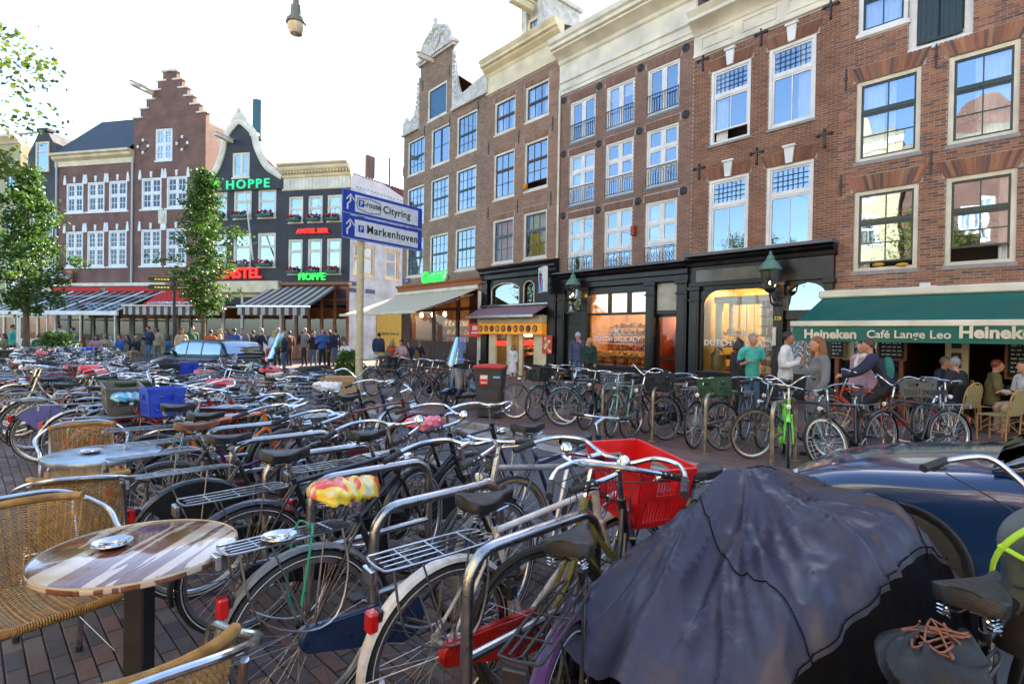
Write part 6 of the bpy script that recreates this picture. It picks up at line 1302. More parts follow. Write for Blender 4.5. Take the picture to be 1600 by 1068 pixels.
def bike(x, y, head, label, lod=1, frame='oma', col='black', bars='dutch', guards='black', case='black', rack=0, saddle='black', cover=None, crate=None, cratepos='front', basket=False,
         lamp=True, steer=0, lean=0, wall='w', skirt=None, sz=.95, group=None, bell=False, tail=True, belly=None, sus=False, kick=True, at_front=False, lock=False, z=0, logo=None):
    """x, y = ground point under the rear axle (or under the front axle); head = heading in degrees"""
    rz = RD(head-90); f = Vector((-sin(rz), cos(rz)))
    p = Vector((x, y)) + f*(-.57 if at_front else .55); pm = PAINT[col]
    r = empty('bicycle', label, 'bicycle', (p.x, p.y, z), rz, group); r.rotation_euler = (0, RD(lean), rz)
    ax_ = (HT-HB).normalized(); Ms = Matrix.Translation(HB) @ Matrix.Rotation(RD(steer), 4, ax_) @ Matrix.Translation(-HB)
    add_wheel(r, RA.y, lod, wall); add_wheel(r, FA.y, lod, wall, Ms)
    ob('frame', cached(('fr', frame, col, lod), lambda: frame_mesh(frame, pm, lod)), r)
    def front(o, L=None): o.matrix_local = Ms @ L if L else Ms; return o
    front(ob('fork', cached(('fk', col, lod, sus), lambda: fork_mesh(PAINT['silver'] if sus else pm, lod, sus)), r))
    bm, gm, (bl, br), P = cached(('bar', bars, lod), lambda: bar_mesh(bars, lod)); hb = front(ob('handlebar', bm, r)); ob('grips', gm, hb)
    if bell: b = MB(); b.lathe([(0, .05), (.02, .047), (.032, .03), (.034, .01), (.02, 0)], 14, br+Vector((0, 0, .01))); ob('bell', cached(('bell', bars, lod), lambda: b.mesh('bell', [CHROME])), hb)
    sm, pm2 = cached(('sad', saddle, lod, round(sz, 2)), lambda: saddle_mesh(SADL if saddle == 'black' else (SADB if saddle == 'brown' else PAINT['cream']), lod, 1.0, sz)); ob('saddle', sm, r); ob('seat_post', pm2, r)
    if cover: cv = ob('saddle_cover', cached(('cov', cover), lambda: cover_mesh(BAGS[cover], len(cover))), r); cv.location.z = sz-.95
    if guards:
        gm_ = PAINT.get(guards, DULL); o = ob('mudguard', cached(('gr', guards, lod), lambda: guard_mesh(gm_, -5, 192, lod)), r); o.location = RA
        front(ob('mudguard', cached(('gf', guards, lod), lambda: guard_mesh(gm_, 52, 205, lod)), r), Matrix.Translation(FA))
    if rack is not None: ob('rack', cached(('rk', rack, lod), lambda: rack_mesh(lod, rack)), r)
    if case: ob('chain_case', cached(('cc', case), lambda: chaincase_mesh(PAINT.get(case, BLACKPL))), r)
    cr, pd, pp = cached(('crank', lod, bool(case)), lambda: crank_mesh(lod, bool(case))); c_ = ob('crank', cr, r)
    for q in pp: ob('pedal', pd, c_, loc=q)
    if lamp:
        def lm():
            m = MB(); q = HB+Vector((0, .09, .1)); m.lathe([(.0, -.05), (.02, -.045), (.032, -.01), (.035, .03), (.03, .032)], 14, q, axis='y'); m.mi = 1; m.lathe([(.03, .031), (.02, .036), (0, .038)], 14, q, axis='y'); m.mi = 0; m.tube([HB+Vector((0, .02, .06)), q], .006, 5); return m.mesh('front_lamp', [CHROME, CLEAR])
        front(ob('front_lamp', cached('lampm', lm), r))
    if tail:
        def tm():
            m = MB(); m.cbox(-.025, .025, -.03, .012, -.04, .04, .008); m.mi = 1; m.cbox(-.022, .022, .012, .03, -.03, .04, .006); return m.mesh('rear_lamp', [REDL, BLACKPL])
        ob('rear_lamp', cached('tailm', tm), r, loc=(0, RA.y-.385*cos(RD(34)), AX+.385*sin(RD(34))))
    if lod < 2:
        def cab():
            m = MB()
            for s in (-1, 1): m.tube(smooth_path([P[0 if s < 0 else -1]+Vector((-s*.02, .16, -.01)), HT+Vector((s*.12, .12, .12)), HT+Vector((s*.03, .06, .02)), HB+Vector((s*.02, 0, -.02)), BB+(ST-BB)*.2], 6), .0028, 4)
            return m.mesh('brake_cable', [BLACKPL])
        ob('brake_cable', cached(('cab', bars), cab), r)
    if kick: 
        def km(): m = MB(); m.tube([(-.02, -.2, .27), (-.14, -.24, .012)], .007, 6); return m.mesh('kickstand', [DULL])
        ob('kickstand', cached('kick', km), r)
    if skirt:
        def sk():
            m = MB()
            for s in (-1, 1): m.poly([(RA.y, RA.z)]+[(RA.y+.36*cos(a), RA.z+.36*sin(a)) for a in [RD(25+14*k) for k in range(9)]], s*.036, s*.04, plane='yz')
            return m.mesh('skirt_guard', [skirt])
        ob('skirt_guard', cached(('sk', skirt.name), sk), r)
    if crate or basket:
        sz_ = {'front': (Vector((0, .62, .80)), True), 'rear': (Vector((0, -.66, .79)), False)}[cratepos]
        me = cached(('crate', crate), lambda: crate_mesh(m_=CRATEM[crate])) if crate else cached('basket', lambda: basket_mesh(DULL))
        o = ob('crate' if crate else 'basket', me, r); Lm = Matrix.Translation(sz_[0]+Vector((0, 0, -.09 if crate == 'red' else 0))) @ Matrix.Scale(1.14 if crate == 'red' else 1, 4)
        if sz_[1]: front(o, Lm)
        else: o.matrix_local = Lm @ Matrix.Rotation(pi/2, 4, 'Z')
        if sz_[1]:
            def fr():
                m = MB(); z = .79
                for x in (-.07, 0, .07): m.tube([(x, .45, z), (x, .78, z)], .006, 5)
                for y in (.46, .62, .77): m.tube([(-.09, y, z), (.09, y, z)], .006, 5)
                for s in (-1, 1): m.tube([(s*.08, .64, z), (s*.055, .57, AX)], .005, 5)
                m.tube([(0, .45, z), HT-(HT-HB)*.3], .007, 5); return m.mesh('front_rack', [BLACKPL])
            front(ob('front_rack', cached('frack', fr), r))
    if lock:
        def lk():
            m = MB(); c = ST-(ST-BB)*.3; m.tube([c+Vector((.06*cos(t*.7), .02+.05*sin(t*.7), -.02*sin(t*.35)-.006*t)) for t in range(14)], .014, 6); m.cbox(.02, .08, c.y-.02, c.y+.03, c.z-.16, c.z-.09, .008); return m.mesh('chain_lock', [BLACKPL])
        ob('chain_lock', cached('lock', lk), r)
    return r
# ---- staple racks
def rack_hoop(x, y, L_, head, label, h=.82, group='steel cycle stands in the near row', rad=.024, rough=STEEL, low=True):
    r = empty('cycle_stand', label, 'cycle stand', (x, y, 0), RD(head), group); m = MB()
    m.tube(smooth_path([(0, 0, 0), (0, 0, h*.5), (0, 0, h-.16)], 3)+[(.13-.13*cos(t), 0, h-.14+.13*sin(t)) for t in [pi/2*k/6 for k in range(1, 7)]]+[(L_-.13+.13*sin(t), 0, h-.14+.13*cos(t)) for t in [pi/2*k/6 for k in range(0, 7)]]+[(L_, 0, 0)], rad, 12)
    m.build('hoop', rough, r)
    if low: m = MB(); m.tube([(0, 0, .42), (L_, 0, .42)], rad*.8, 10); m.build('cross_bar', rough, r)
    m = MB(); m.lathe([(0, .0), (.06, 0), (.06, .008), (rad, .012)], 14, (0, 0, 0)); m.lathe([(0, .0), (.06, 0), (.06, .008), (rad, .012)], 14, (L_, 0, 0)); m.build('foot_plate', rough, r); return r
GN = 'bicycles jammed into the near row of stands'
p0 = gp(712, 1060, .35)
RK0 = Vector((-.15, 2.02))
for k in range(25):
    p = RK0+Vector((-.69, .72))*(.72*k)*(.95 if k else 1)
    rack_hoop(p.x, p.y, .8, 45, ('nearest steel cycle stand, beside the white bicycle' if k == 0 else '%s steel cycle stand from the covered motorcycle' % ('second', 'third', 'fourth', 'fifth', 'sixth', 'seventh', 'eighth', 'ninth', 'tenth', 'eleventh', 'twelfth', 'thirteenth', 'fourteenth', 'fifteenth', 'sixteenth', 'seventeenth', 'eighteenth', 'nineteenth', 'twentieth', 'twenty-first', 'twenty-second', 'twenty-third', 'twenty-fourth', 'twenty-fifth')[k-1]))
SKL = BLACKP
bike(.17, 2.40, 207, 'olive green bicycle facing the camera, its big front wheel behind the nearest stand', 0, 'oma', 'olive green', guards=None, case=None, rack=None, lean=3, steer=-6, sz=.93, wall='d', tail=False, bell=True, lamp=False, at_front=True)
bike(.20, 1.70, 66, 'black bicycle with broad saddle poking out beside the purple cover', 0, 'oma', 'black', guards='purple', case='black', rack=2, lean=-3, steer=10, sz=.93, bell=False)
bike(-.28, 2.26, 41, 'white bicycle with red chain case and a bright red crate in front', 0, 'dia', 'white', guards='white', case='red', rack=1, crate='red', lean=4, steer=-14, sz=.93, bell=True, lock=True)
k4 = bike(-.84, 2.30, 44, 'black bicycle with yellow and red plastic bag over its saddle', 0, 'oma', 'black', guards='grey', case='dark blue', rack=1, cover='yellow and red', lean=-3, steer=10, sz=.92)
bike(-.20, 3.12, 222, 'silver bicycle with thick tubes facing the camera', 0, 'mtb', 'silver', bars='flat', guards=None, case=None, rack=None, sus=True, at_front=True, lean=5, steer=12, wall='t', sz=.92, tail=False)
bike(-1.42, 2.95, 46, 'black bicycle with big tyre just behind the wooden table', 0, 'dia', 'black', guards='black', case='black', rack=0, lean=3, steer=20, bell=True, lock=True)
b_ = bike(-1.9, 3.32, 43, 'black bicycle with blue round badge on its skirt guard', 0, 'oma', 'black', guards='black', rack=0, skirt=BLACKP, lean=-3, lock=True)
m = MB(); m.M = Matrix.Rotation(pi/2, 4, 'Z'); m.M = None
m.box(-.0445, -.0405, RA.y-.05, RA.y+.06, RA.z+.14, RA.z+.26); o = m.build('badge', cm('badge_blue', (.01, .15, .55), .4), b_); m = MB(); m.lathe([(.034, -.047), (.042, -.047), (.042, -.045), (.034, -.045), (.034, -.047)], 20, (0, RA.y+.005, RA.z+.2), axis='x'); m.lathe([(0, -.047), (.02, -.047), (.02, -.045)], 14, (0, RA.y+.005, RA.z+.2), axis='x'); m.build('badge_ring', WHITE, b_)
bike(.02, 3.62, 40, 'dark blue sports bicycle with high chrome seatpost by the kerb', 0, 'mtb', 'dark blue', bars='flat', guards=None, case=None, rack=None, saddle='black', sz=1.0, wall='t', lean=-3, lamp=False, tail=False)
bike(-1.15, 3.62, 44, 'black bicycle with chrome swept handlebar and cream bell', 0, 'dia', 'black', guards='black', rack=0, lean=4, steer=-10, bell=True)
bike(-.75, 4.0, 47, 'black roadster with pink bag tied over its saddle', 1, 'dia', 'black', rack=1, cover='pink', lean=-2, steer=12)
k8 = bike(-2.62, 4.3, 46, 'purple bicycle with turquoise strap on its rear rack', 0, 'oma', 'purple', guards='grey', case='maroon', rack=0, lean=3)
bike(-2.35, 3.75, 44, 'black bicycle with brown saddle behind the skirt-guard bicycle', 0, 'dia', 'black', saddle='brown', rack=0, lean=-4, steer=15)
bike(-3.95, 5.35, 40, 'red bicycle with blue plastic bag over its saddle', 1, 'oma', 'red', guards='red', case='red', rack=0, cover='blue', lean=-3)
bike(-3.35, 5.35, 225, 'black bicycle with a bright blue crate above its front wheel', 1, 'dia', 'black', crate='blue', at_front=True, lean=2)
bike(-5.6, 6.6, 30, 'black bicycle with purple-blue skirt guard at left edge', 1, 'oma', 'black', guards='black', skirt=cm('skirt_lilac', (.12, .13, .4), .5), lean=3)
bike(-4.9, 6.2, 38, 'white-guard city bicycle left of the red bicycle', 1, 'dia', 'dark blue', guards='silver', lean=-4)
bike(-6.4, 7.3, 40, 'silver grey bicycle with red tail lamp at left edge', 1, 'dia', 'silver', guards='silver', lean=4)
# the long rank of look-alikes
cols = ['black']*9+['dark blue', 'grey', 'silver', 'maroon', 'teal', 'white', 'red', 'cream', 'mint', 'pink', 'purple', 'orange', 'dark blue', 'grey', 'silver']
r_ = random.Random(21); ORD = ['first', 'second', 'third', 'fourth', 'fifth', 'sixth', 'seventh', 'eighth', 'ninth', 'tenth']
def nth(i): return ORD[i] if i < 10 else ('%d%s' % (i+1, {1: 'st', 2: 'nd', 3: 'rd'}.get((i+1) % 10 if (i+1) % 100 not in (11, 12, 13) else 0, 'th')))
def rank(P0, step, n, rear, name, grp, hd=45):
    for i in range(n):
        p = P0+Vector((-.69, .72))*(step*i)+Vector((r_.uniform(-.12, .12), r_.uniform(-.12, .12))); d = p.length
        c = r_.choice(cols); fr = r_.choice(['oma', 'oma', 'dia', 'dia', 'low']); ba = r_.choice(['dutch', 'dutch', 'high', 'flat']); rev = r_.random() < .35; cr = r_.random() < .12; bk = (not cr) and r_.random() < .08
        cov = r_.choice([None]*12+['white', 'pink']); gu = r_.choice(['black', 'black', 'silver', c]); sd = r_.choice(['black']*6+['brown', 'cream'])
        crc = r_.choice(['black', 'black', 'dark green', 'grey', 'blue'])
        lab = '%s %s bicycle%s, %s from camera, %s' % (c, {'oma': 'step-through', 'dia': 'crossbar', 'low': 'low-frame'}[fr], ' with %s crate' % crc if cr else (' with wire basket' if bk else ''), nth(i), name)
        pos = p+(N2*(1.12) if rev else Vector((0, 0)))
        bike(pos.x, pos.y, hd+r_.uniform(-9, 9)+(180 if rev else 0), lab, 1 if d < 7.5 else 2, fr, c, ba, gu, r_.choice(['black', c, None, 'black']), r_.choice([0, 0, 1, None]), sd, cov, crc if cr else None, 'front' if r_.random() < .6 else 'rear', bk,
             steer=r_.uniform(-25, 25), lean=r_.uniform(-6, 6), wall=r_.choice('wwdt'), sz=r_.uniform(.9, 1.02), group=grp)
rank(Vector((-3.1, 4.8)), .40, 46, True, 'rack rank', 'bicycles in the long near rank')
rank(Vector((-2.05, 5.9)), .46, 15, True, 'rank along the kerb', 'bicycles in the second near rank')
rank(Vector((-7.2, 7.9)), .5, 22, True, 'left rank', 'bicycles in the outer left rank', 35)
# ---- far pavement
GF = 'steel cycle stands on the far pavement'
for i, (u, v) in enumerate(((1205, 735), (1101, 709), (1019, 689), (941, 679))):
    p = gp(u, v); rack_hoop(p.x, p.y, .85, 45, 'weathered cycle stand on the far pavement, %s' % ('nearest the green bicycle', 'left of the dark green crate', 'left of the black crate', 'by the wire basket bicycle', 'behind the passing car')[i], .85, GF, .026, mat('weathered_steel', (.4, .34, .24), .35, .9, var=.3), low=True)
def fb(u, v, head, label, **k): p = gp(u, v); k.setdefault('at_front', True); k.setdefault('lod', 1); return bike(p.x, p.y, head, label, group='bicycles on the far pavement', **k)
fb(1232, 735, 247, 'lime green city bicycle with round green handlebar sign', col='lime green', frame='low', guards='lime green', case='lime green', steer=-5, bars='high')
fb(1302, 737, 212, 'black bicycle leaning steeply beside the lime green one', frame='dia', lean=14, wall='t', steer=-14, guards=None)
fb(1375, 722, 190, 'black bicycle with tall handlebar right of the woman in grey', frame='dia', bars='high', steer=15, lean=4, guards='black')
fb(1130, 703, 232, 'black roadster with dark green crate on its front rack', crate='dark green', frame='dia', steer=-30)
fb(1175, 716, 178, 'black bicycle with broad brown tyre left of the lime bicycle', wall='t', frame='dia', guards=None, case=None, steer=12)
fb(1040, 687, 232, 'dark bicycle with large black crate tilted over its front wheel', crate='black', steer=-25, col='dark blue')
fb(985, 686, 205, 'black step-through bicycle with swept handlebars beside steel stand', guards=None, steer=20, bars='high')
fb(955, 683, 236, 'pale bicycle with wire basket and cream tyres', basket=True, wall='t', col='mint', guards=None, frame='dia', steer=4)
fb(915, 671, 225, 'black bicycle with dark pannier and red tail reflector', col='black', frame='dia', steer=10)
fb(880, 665, 205, 'black bicycle with pale blue front mudguard on far pavement', guards='teal', frame='dia', steer=-14)
fb(838, 657, 210, 'black bicycle with front basket just right of bin', col='black', crate='black', steer=16, guards='teal')
fb(803, 654, 158, 'brown-grey roadster standing right beside the wheelie bin', col='grey', frame='dia', guards=None, lean=3, saddle='brown')
fb(662, 633, 228, 'silver wheeled bicycle left of the blue scooter', col='maroon', frame='dia', guards=None, steer=10)
fb(640, 630, 230, 'dark bicycle second left of the blue scooter', col='dark blue', frame='oma', steer=-12)
fb(607, 622, 212, 'black bicycle with dark crate right of the sign pole', crate='black', frame='dia', steer=16)
fb(583, 618, 238, 'black bicycle right against the sign pole', frame='oma', guards='teal')
fb(1440, 700, 225, 'black transport bicycle carrying a wide grey crate near café', crate='grey', frame='dia', steer=-12)
fb(1478, 698, 238, 'silver bicycle with curved chrome bars beside the grey crate', frame='dia', col='silver', steer=20, bars='dutch')
fb(1085, 700, 226, 'dark grey bicycle wedged behind the dark green crate', frame='dia', col='grey')
fb(1010, 676, 228, 'maroon bicycle with sagging bag behind the black crate', frame='oma', col='maroon')
fb(700, 629, 240, 'grey bicycle partly hidden by the blue scooter', frame='oma', col='grey')
fb(860, 650, 232, 'black bicycle between the bin and lantern shop', frame='oma')
fb(1190, 700, 228, 'dark bicycle behind the brown-tyred bicycle', frame='oma', col='dark blue')
for r_b, cn, cc in ((k4, 'strap_green', (.02, .3, .16)), (k8, 'strap_turquoise', (.12, .45, .5))):
    m = MB(); m.tube(smooth_path([(.07, -.6, .5), (.068, -.55, .79), (0, -.53, .80), (-.068, -.56, .79), (-.08, -.6, .55), (-.06, -.57, .40)], 5), .006, 6, flat=.6); m.build('strap', cm(cn, cc, .5), r_b)
# ================================================================ FOREGROUND
# ---- covered motorcycle
cv = empty('covered_motorcycle', 'motorcycle under a creased purple-navy cover in the right foreground', 'motorcycle', (1.0, 1.9, 0), 0)
SEC = [  # left hem, left side, left shoulder, centre, right shoulder, right side, right hem
 [(.10, 2.00, .16), (.10, 1.98, .36), (.14, 1.90, .55), (.30, 1.66, .565), (.47, 1.42, .52), (.46, 1.38, .34), (.45, 1.37, .14)],
 [(.32, 2.22, .16), (.36, 2.20, .46), (.45, 2.06, .77), (.58, 1.80, .735), (.72, 1.52, .69), (.72, 1.46, .42), (.70, 1.45, .14)],
 [(.62, 2.38, .16), (.68, 2.36, .55), (.79, 2.20, 1.02), (.88, 1.94, .90), (1.0, 1.64, .86), (1.03, 1.56, .5), (1.0, 1.56, .14)],
 [(.92, 2.54, .16), (.96, 2.52, .65), (1.0, 2.36, 1.085), (1.17, 2.10, 1.03), (1.34, 1.83, 1.0), (1.40, 1.74, .6), (1.36, 1.74, .14)],
 [(1.2, 2.64, .16), (1.2, 2.60, .6), (1.21, 2.42, 1.02), (1.42, 2.24, .93), (1.56, 1.98, .84), (1.62, 1.90, .5), (1.6, 1.90, .14)],
 [(1.6, 2.76, .16), (1.62, 2.70, .45), (1.66, 2.60, .68), (1.74, 2.44, .76), (1.80, 2.27, .68), (1.84, 2.22, .4), (1.82, 2.2, .14)],
 [(2.0, 2.80, .16), (2.0, 2.72, .35), (2.0, 2.64, .52), (2.04, 2.56, .56), (2.06, 2.46, .52), (2.08, 2.42, .3), (2.06, 2.4, .14)]]
def cr4(p0, p1, p2, p3, t): return .5*((2*p1)+(p2-p0)*t+(2*p0-5*p1+4*p2-p3)*t*t+(3*p1-p0-3*p2+p3)*t**3)
def net(SEC, a, b):
    nS = len(SEC)-1; nP = len(SEC[0])-1
    def row(S, b):
        i = min(int(b*nP), nP-1); t = b*nP-i; P = [Vector(S[max(0, min(nP, i+k))]) for k in (-1, 0, 1, 2)]; return cr4(*P, t)
    i = min(int(a*nS), nS-1); t = a*nS-i; P = [row(SEC[max(0, min(nS, i+k))], b) for k in (-1, 0, 1, 2)]; return cr4(*P, t)
def cover_pt(a, b):
    p = net(SEC, a, b); q = p
    s_ = .016*sin(26*b+9*a+2.2*sin(7*a))*sin(pi*min(1, b*1.05)) + .011*sin(47*b-14*a+3*sin(9*b)) 
    f1 = noise.noise(Vector((a*3.2, b*13+a*5, 1.3))); f2 = noise.noise(Vector((a*14-b*5, b*22, 4.1))); f3 = noise.noise(Vector((a*40+b*20, b*44, 9.1)))
    top = 1.0 if .25 < b < .72 else .75
    f4 = noise.noise(Vector((a*7+b*6, b*19-a*6, 7.7)))
    def fan(cx, cy, k, ph, A):
        dx, dy = p.x-cx, p.y-cy; rr_ = hypot(dx, dy); an = atan2(dy, dx)+.16*noise.noise(Vector((p.x*2.2, p.y*2.2, ph))); return A*min(1, rr_/.55)*(1-abs(sin(k*an+ph+.5*sin(rr_*4)))**.75)*max(0, 1-max(0, rr_-.9)*.8)
    d = (fan(1.02, 2.36, 7, .4, .085)+fan(1.02, 2.36, 15, 1.7, .022)+fan(1.36, 1.84, 8, 2.1, .012)-.028)*max(0, min(1, (.705-b)/.14 if b < .705 else 0))+.008*f1+.004*f2+.0015*f3
    an_ = atan2(p.y-2.36, p.x-1.02); rq = hypot(p.x-1.02, p.y-2.36); rn = noise.noise(Vector((an_*7+.3*f1, rq*1.6, 2.2))); rm_ = noise.noise(Vector((p.x*5+p.y*7, p.x*17-p.y*12, 8.8)))
    d += .022*max(0, 1-abs(rn)*5)*min(1, rq*2.5)+.006*max(0, 1-abs(rm_)*7)
    if b > .72 or b < .28: d += .018*sin(a*46+3*b)*min(1, abs(b-.5)*2-.4)
    n_ = Vector((-.18, -.25, .95)) if .3 < b < .7 else (Vector((.62, -.72, .25)) if b >= .7 else Vector((-.4, .8, .3)))
    return p + n_*d
m = MB(); NA, NBB = 190, 130
vs = [cover_pt(i/NA, j/NBB)-Vector((1.0, 1.9, 0)) for j in range(NBB+1) for i in range(NA+1)]; fs = []; mi = []
for j in range(NBB):
    for i in range(NA): k = j*(NA+1)+i; fs.append((k, k+1, k+NA+2, k+NA+1)); mi.append(1 if (j/NBB > .705) else 0)  # right-hand side gets the cloth darkened for shade
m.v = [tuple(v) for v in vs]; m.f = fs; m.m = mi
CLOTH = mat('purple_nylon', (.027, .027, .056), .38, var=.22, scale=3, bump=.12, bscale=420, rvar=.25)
CLOTHD = mat('shade_and_seam_nylon', (.003, .003, .005), .8, var=.2, scale=3, bump=.12, bscale=420, spec=.12)  # near-black puts the shade of the cover's right side into its colour; also seams
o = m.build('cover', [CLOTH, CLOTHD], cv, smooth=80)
def seam(F, name='seam', r=.0018):
    m = MB(); P = [F(k/90)-Vector((1.0, 1.9, 0)) for k in range(91)]; m.tube([p+Vector((0, -.002, .004)) for p in P], r, 5)
    for k in range(0, 90, 1): m.ball(P[k]+Vector((0, -.003, .006)), (.003, .003, .002), 5, 4)
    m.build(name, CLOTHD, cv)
seam(lambda t: cover_pt(.5+.03*sin(t*3), .30+.42*t)); seam(lambda t: cover_pt(.30-.06*t, .30+.42*t)); seam(lambda t: cover_pt(t*.98+.01, .70))
m = MB()
for y_ in (1, -1):
    pass
m.M = M4((-.45, -.2, 0), rz=RD(-62)); m.lathe([(.29+.03*cos(2*pi*k/8), .04*sin(2*pi*k/8)) for k in range(9)], 28, (0, .0, .32), axis='x'); m.M = M4((.85, .5, 0), rz=RD(-62)); m.lathe([(.29+.03*cos(2*pi*k/8), .04*sin(2*pi*k/8)) for k in range(9)], 28, (0, 0, .32), axis='x'); m.M = None
m.build('tyre', RUBBER, cv)
# ---- passing car and parked estate
def car(loc, rz, label, paint, estate=False, glassm=None, rear=False):
    r = empty('car', label, 'car', loc, rz); L_ = 4.45
    st_ = [(2.22, .55, .35, .60), (2.16, .72, .28, .66), (2.0, .80, .24, .74), (1.7, .85, .22, .83), (1.2, .88, .22, .91), (.85, .885, .22, .96), (.4, .89, .22, .97), (-.6, .89, .22, .98), (-1.2, .885, .22, 1.0), (-1.7, .86, .24, 1.02), (-2.05, .80, .28, 1.0), (-2.18, .70, .36, .92), (-2.22, .6, .42, .8)]
    SX = []
    for y, w_, zb, zt in st_:
        cr = .03+.02*(y > .9); h = [(0, zt+cr), (w_*.5, zt+cr*.8), (w_*.82, zt+.005), (w_*.95, zt-.06), (w_, zt-.16), (w_*1.0, (zt+zb)/2+.05), (w_*.985, zb+.12), (w_*.93, zb+.02), (w_*.7, zb)]
        SX.append([(-a, y, b) for a, b in h[::-1]]+[(a, y, b) for a, b in h[1:]])
    m = MB(); m.grid(lambda a, b: net(SX, a, b), 170, 110); m.f += [tuple(j*171 for j in range(111)), tuple(j*171+170 for j in range(111))[::-1]]; m.m += [0, 0]
    me = m.mesh('body', [paint, BLACKPL], 0); b = bmesh.new(); b.from_mesh(me); bmesh.ops.recalc_face_normals(b, faces=b.faces)
    # wheel arches: drop the faces inside the arch circles, add lips
    kill = [f for f in b.faces if abs(f.calc_center_median().x) > .6 and any(hypot(f.calc_center_median().y-wy, f.calc_center_median().z-.33) < .36 for wy in (1.38, -1.32))]
    bmesh.ops.delete(b, geom=kill, context='FACES'); b.to_mesh(me); b.free(); me.polygons.foreach_set('use_smooth', [True]*len(me.polygons)); me.set_sharp_from_angle(angle=RD(50)); ob('body', me, r)
    rb = -2.05 if estate else -1.95; G = [(.95, .79, .97, .98), (.35, .76, .96, 1.36), (.05, .70, .96, 1.45), (-.6, .66, .97, 1.47), (-1.3, .65, .98, 1.44)] + ([(-1.8, .64, 1.0, 1.40), (-2.1, .66, 1.0, 1.05)] if estate else [(-1.6, .66, 1.0, 1.36), (-2.1, .66, 1.0, 1.04)])
    def gs(y, w_, zb, zt): t = (zt-zb)/.5; return [(-w_-.1*min(1, t), y, zb-.02), (-w_-.05*min(1, t), y, zb+(zt-zb)*.5), (-w_+.02, y, zt-.04*min(1, t)), (-w_*.6, y, zt), (0, y, zt+.01), (w_*.6, y, zt), (w_-.02, y, zt-.04*min(1, t)), (w_+.05*min(1, t), y, zb+(zt-zb)*.5), (w_+.1*min(1, t), y, zb-.02)]
    GS = [gs(*q) for q in G]; m = MB(); m.grid(lambda a, b: net(GS, a, b), 48, 32)
    n = len(m.f); mm = []
    for j in range(32):
        for i in range(48):
            a, bq = (i+.5)/48, (j+.5)/32; yy = net(GS, a, bq).y; side = bq < .25 or bq > .75; roof = .24 < bq < .76 and (-1.62 if estate else -1.35) < yy < .12
            pil = side and (abs(yy-.0+.0+.12) < .05 or abs(yy+.95) < .045 or (yy < (-1.85 if estate else -1.5)) or bq > .965 or bq < .035)
            apil = (.22 < bq < .28 or .72 < bq < .78)
            mm.append(1 if (roof or pil or apil) else 0)
    m.m = mm; m.build('windows', [glassm or glass_mat('car_glass', (.08, .1, .1), refl=.3, wav=0), paint], r, smooth=60)
    def bw(y): 
        for (y1, w1, _, _), (y2, w2, _, _) in zip(st_[:-1], st_[1:]):
            if y2 <= y <= y1: return w2+(w1-w2)*(y-y2)/(y1-y2)
        return .88
    m = MB()
    for wy in (1.38, -1.32):
        for s in (-1, 1): m.tube([(s*(bw(wy+.36*cos(a))*(1.0-.10*max(0, .33-.30-.36*sin(a))/.1*0)+.001), wy+.36*cos(a), .33+.36*sin(a)) for a in [RD(-14+208*k/30) for k in range(31)]], .017, 7)
    m.build('arch_trim', BLACKPL, r)
    me_t = cached('cartyre', lambda: MB().lathe([(.2, -.1), (.3, -.105), (.325, -.09), (.33, -.05), (.33, .05), (.325, .09), (.3, .105), (.2, .1)], 40, axis='x').mesh('tyre', [RUBBER]))
    def rm():
        q = MB(); q.lathe([(.215, .09), (.225, .1), (.21, .07), (.19, .05), (.0, .04)], 36, axis='x')
        for k in range(10): a = k*pi/5; q.tube([(.06, .04*cos(a), .04*sin(a)), (.085, .12*cos(a), .12*sin(a)), (.09, .2*cos(a), .2*sin(a))], [.022, .016, .018], 6)
        q.lathe([(.05, .085), (.04, .095), (0, .1)], 14, axis='x'); return q.mesh('rim', [ALU])
    rim = cached('carrim', rm)
    for wy in (1.38, -1.32):
        for s in (-1, 1):
            w_ = ob('wheel', rim, r, loc=(s*.77, wy, .33), rot=(0, 0, 0 if s > 0 else pi)); ob('tyre', me_t, w_)
            m = MB(); m.lathe([(.345, -.22), (.36, -.22), (.36, .0)], 28, axis='x', a0=RD(-15), a1=RD(195)); m.lathe([(.35, 0), (.0, -.2)], 20, axis='x'); o = m.build('arch_liner', BLACKPL, r); o.matrix_local = Matrix.Translation((s*.885, wy, .33)) @ Matrix.Rotation(0 if s > 0 else pi, 4, 'Z')
    m = MB()
    for s in (-1, 1): m.cbox(s*.6-.16, s*.6+.16, 2.0, 2.16, .60, .72, .03)
    m.build('headlight', CLEAR, r)
    m = MB()
    for s in (-1, 1): m.cbox(s*.62-.2, s*.62+.2, -2.21, -1.98, .74, .92, .03)
    m.build('tail_light', REDL, r)
    m = MB(); m.cbox(-.26, .26, -2.245, -2.2, .62, .74, .006); pl_ = m.build('number_plate', cm('plate_yellow', (.7, .45, .02), .4), r)
    m = MB(); m.cbox(-.6, .6, 2.1, 2.2, .36, .5, .02); m.cbox(-.35, .35, 2.12, 2.23, .55, .66, .02); m.build('grille', BLACKPL, r)
    m = MB()
    for s in (-1, 1): m.ball((s*.98, .62, 1.0), (.11, .06, .07), 12, 8); m.tube([(s*.85, .62, .96), (s*.95, .62, .98)], .02, 6)
    m.build('mirror', paint, r)
    m = MB()
    for s in (-1, 1):
        for y in (-.15, -1.05): m.tube([(s*.89, y, .82), (s*.915, y-.08, .82), (s*.89, y-.16, .82)], .012, 6)
    m.build('door_handle', paint, r); m = MB()
    for s in (-1, 1):
        for y in (.75, -.22, -1.15): m.tube([(s*.889, y, .3), (s*.893, y, .6), (s*.885, y-.0, .85), (s*.86, y, .97)], .004, 4)
    m.build('door_seam', BLACKPL, r)
    return r
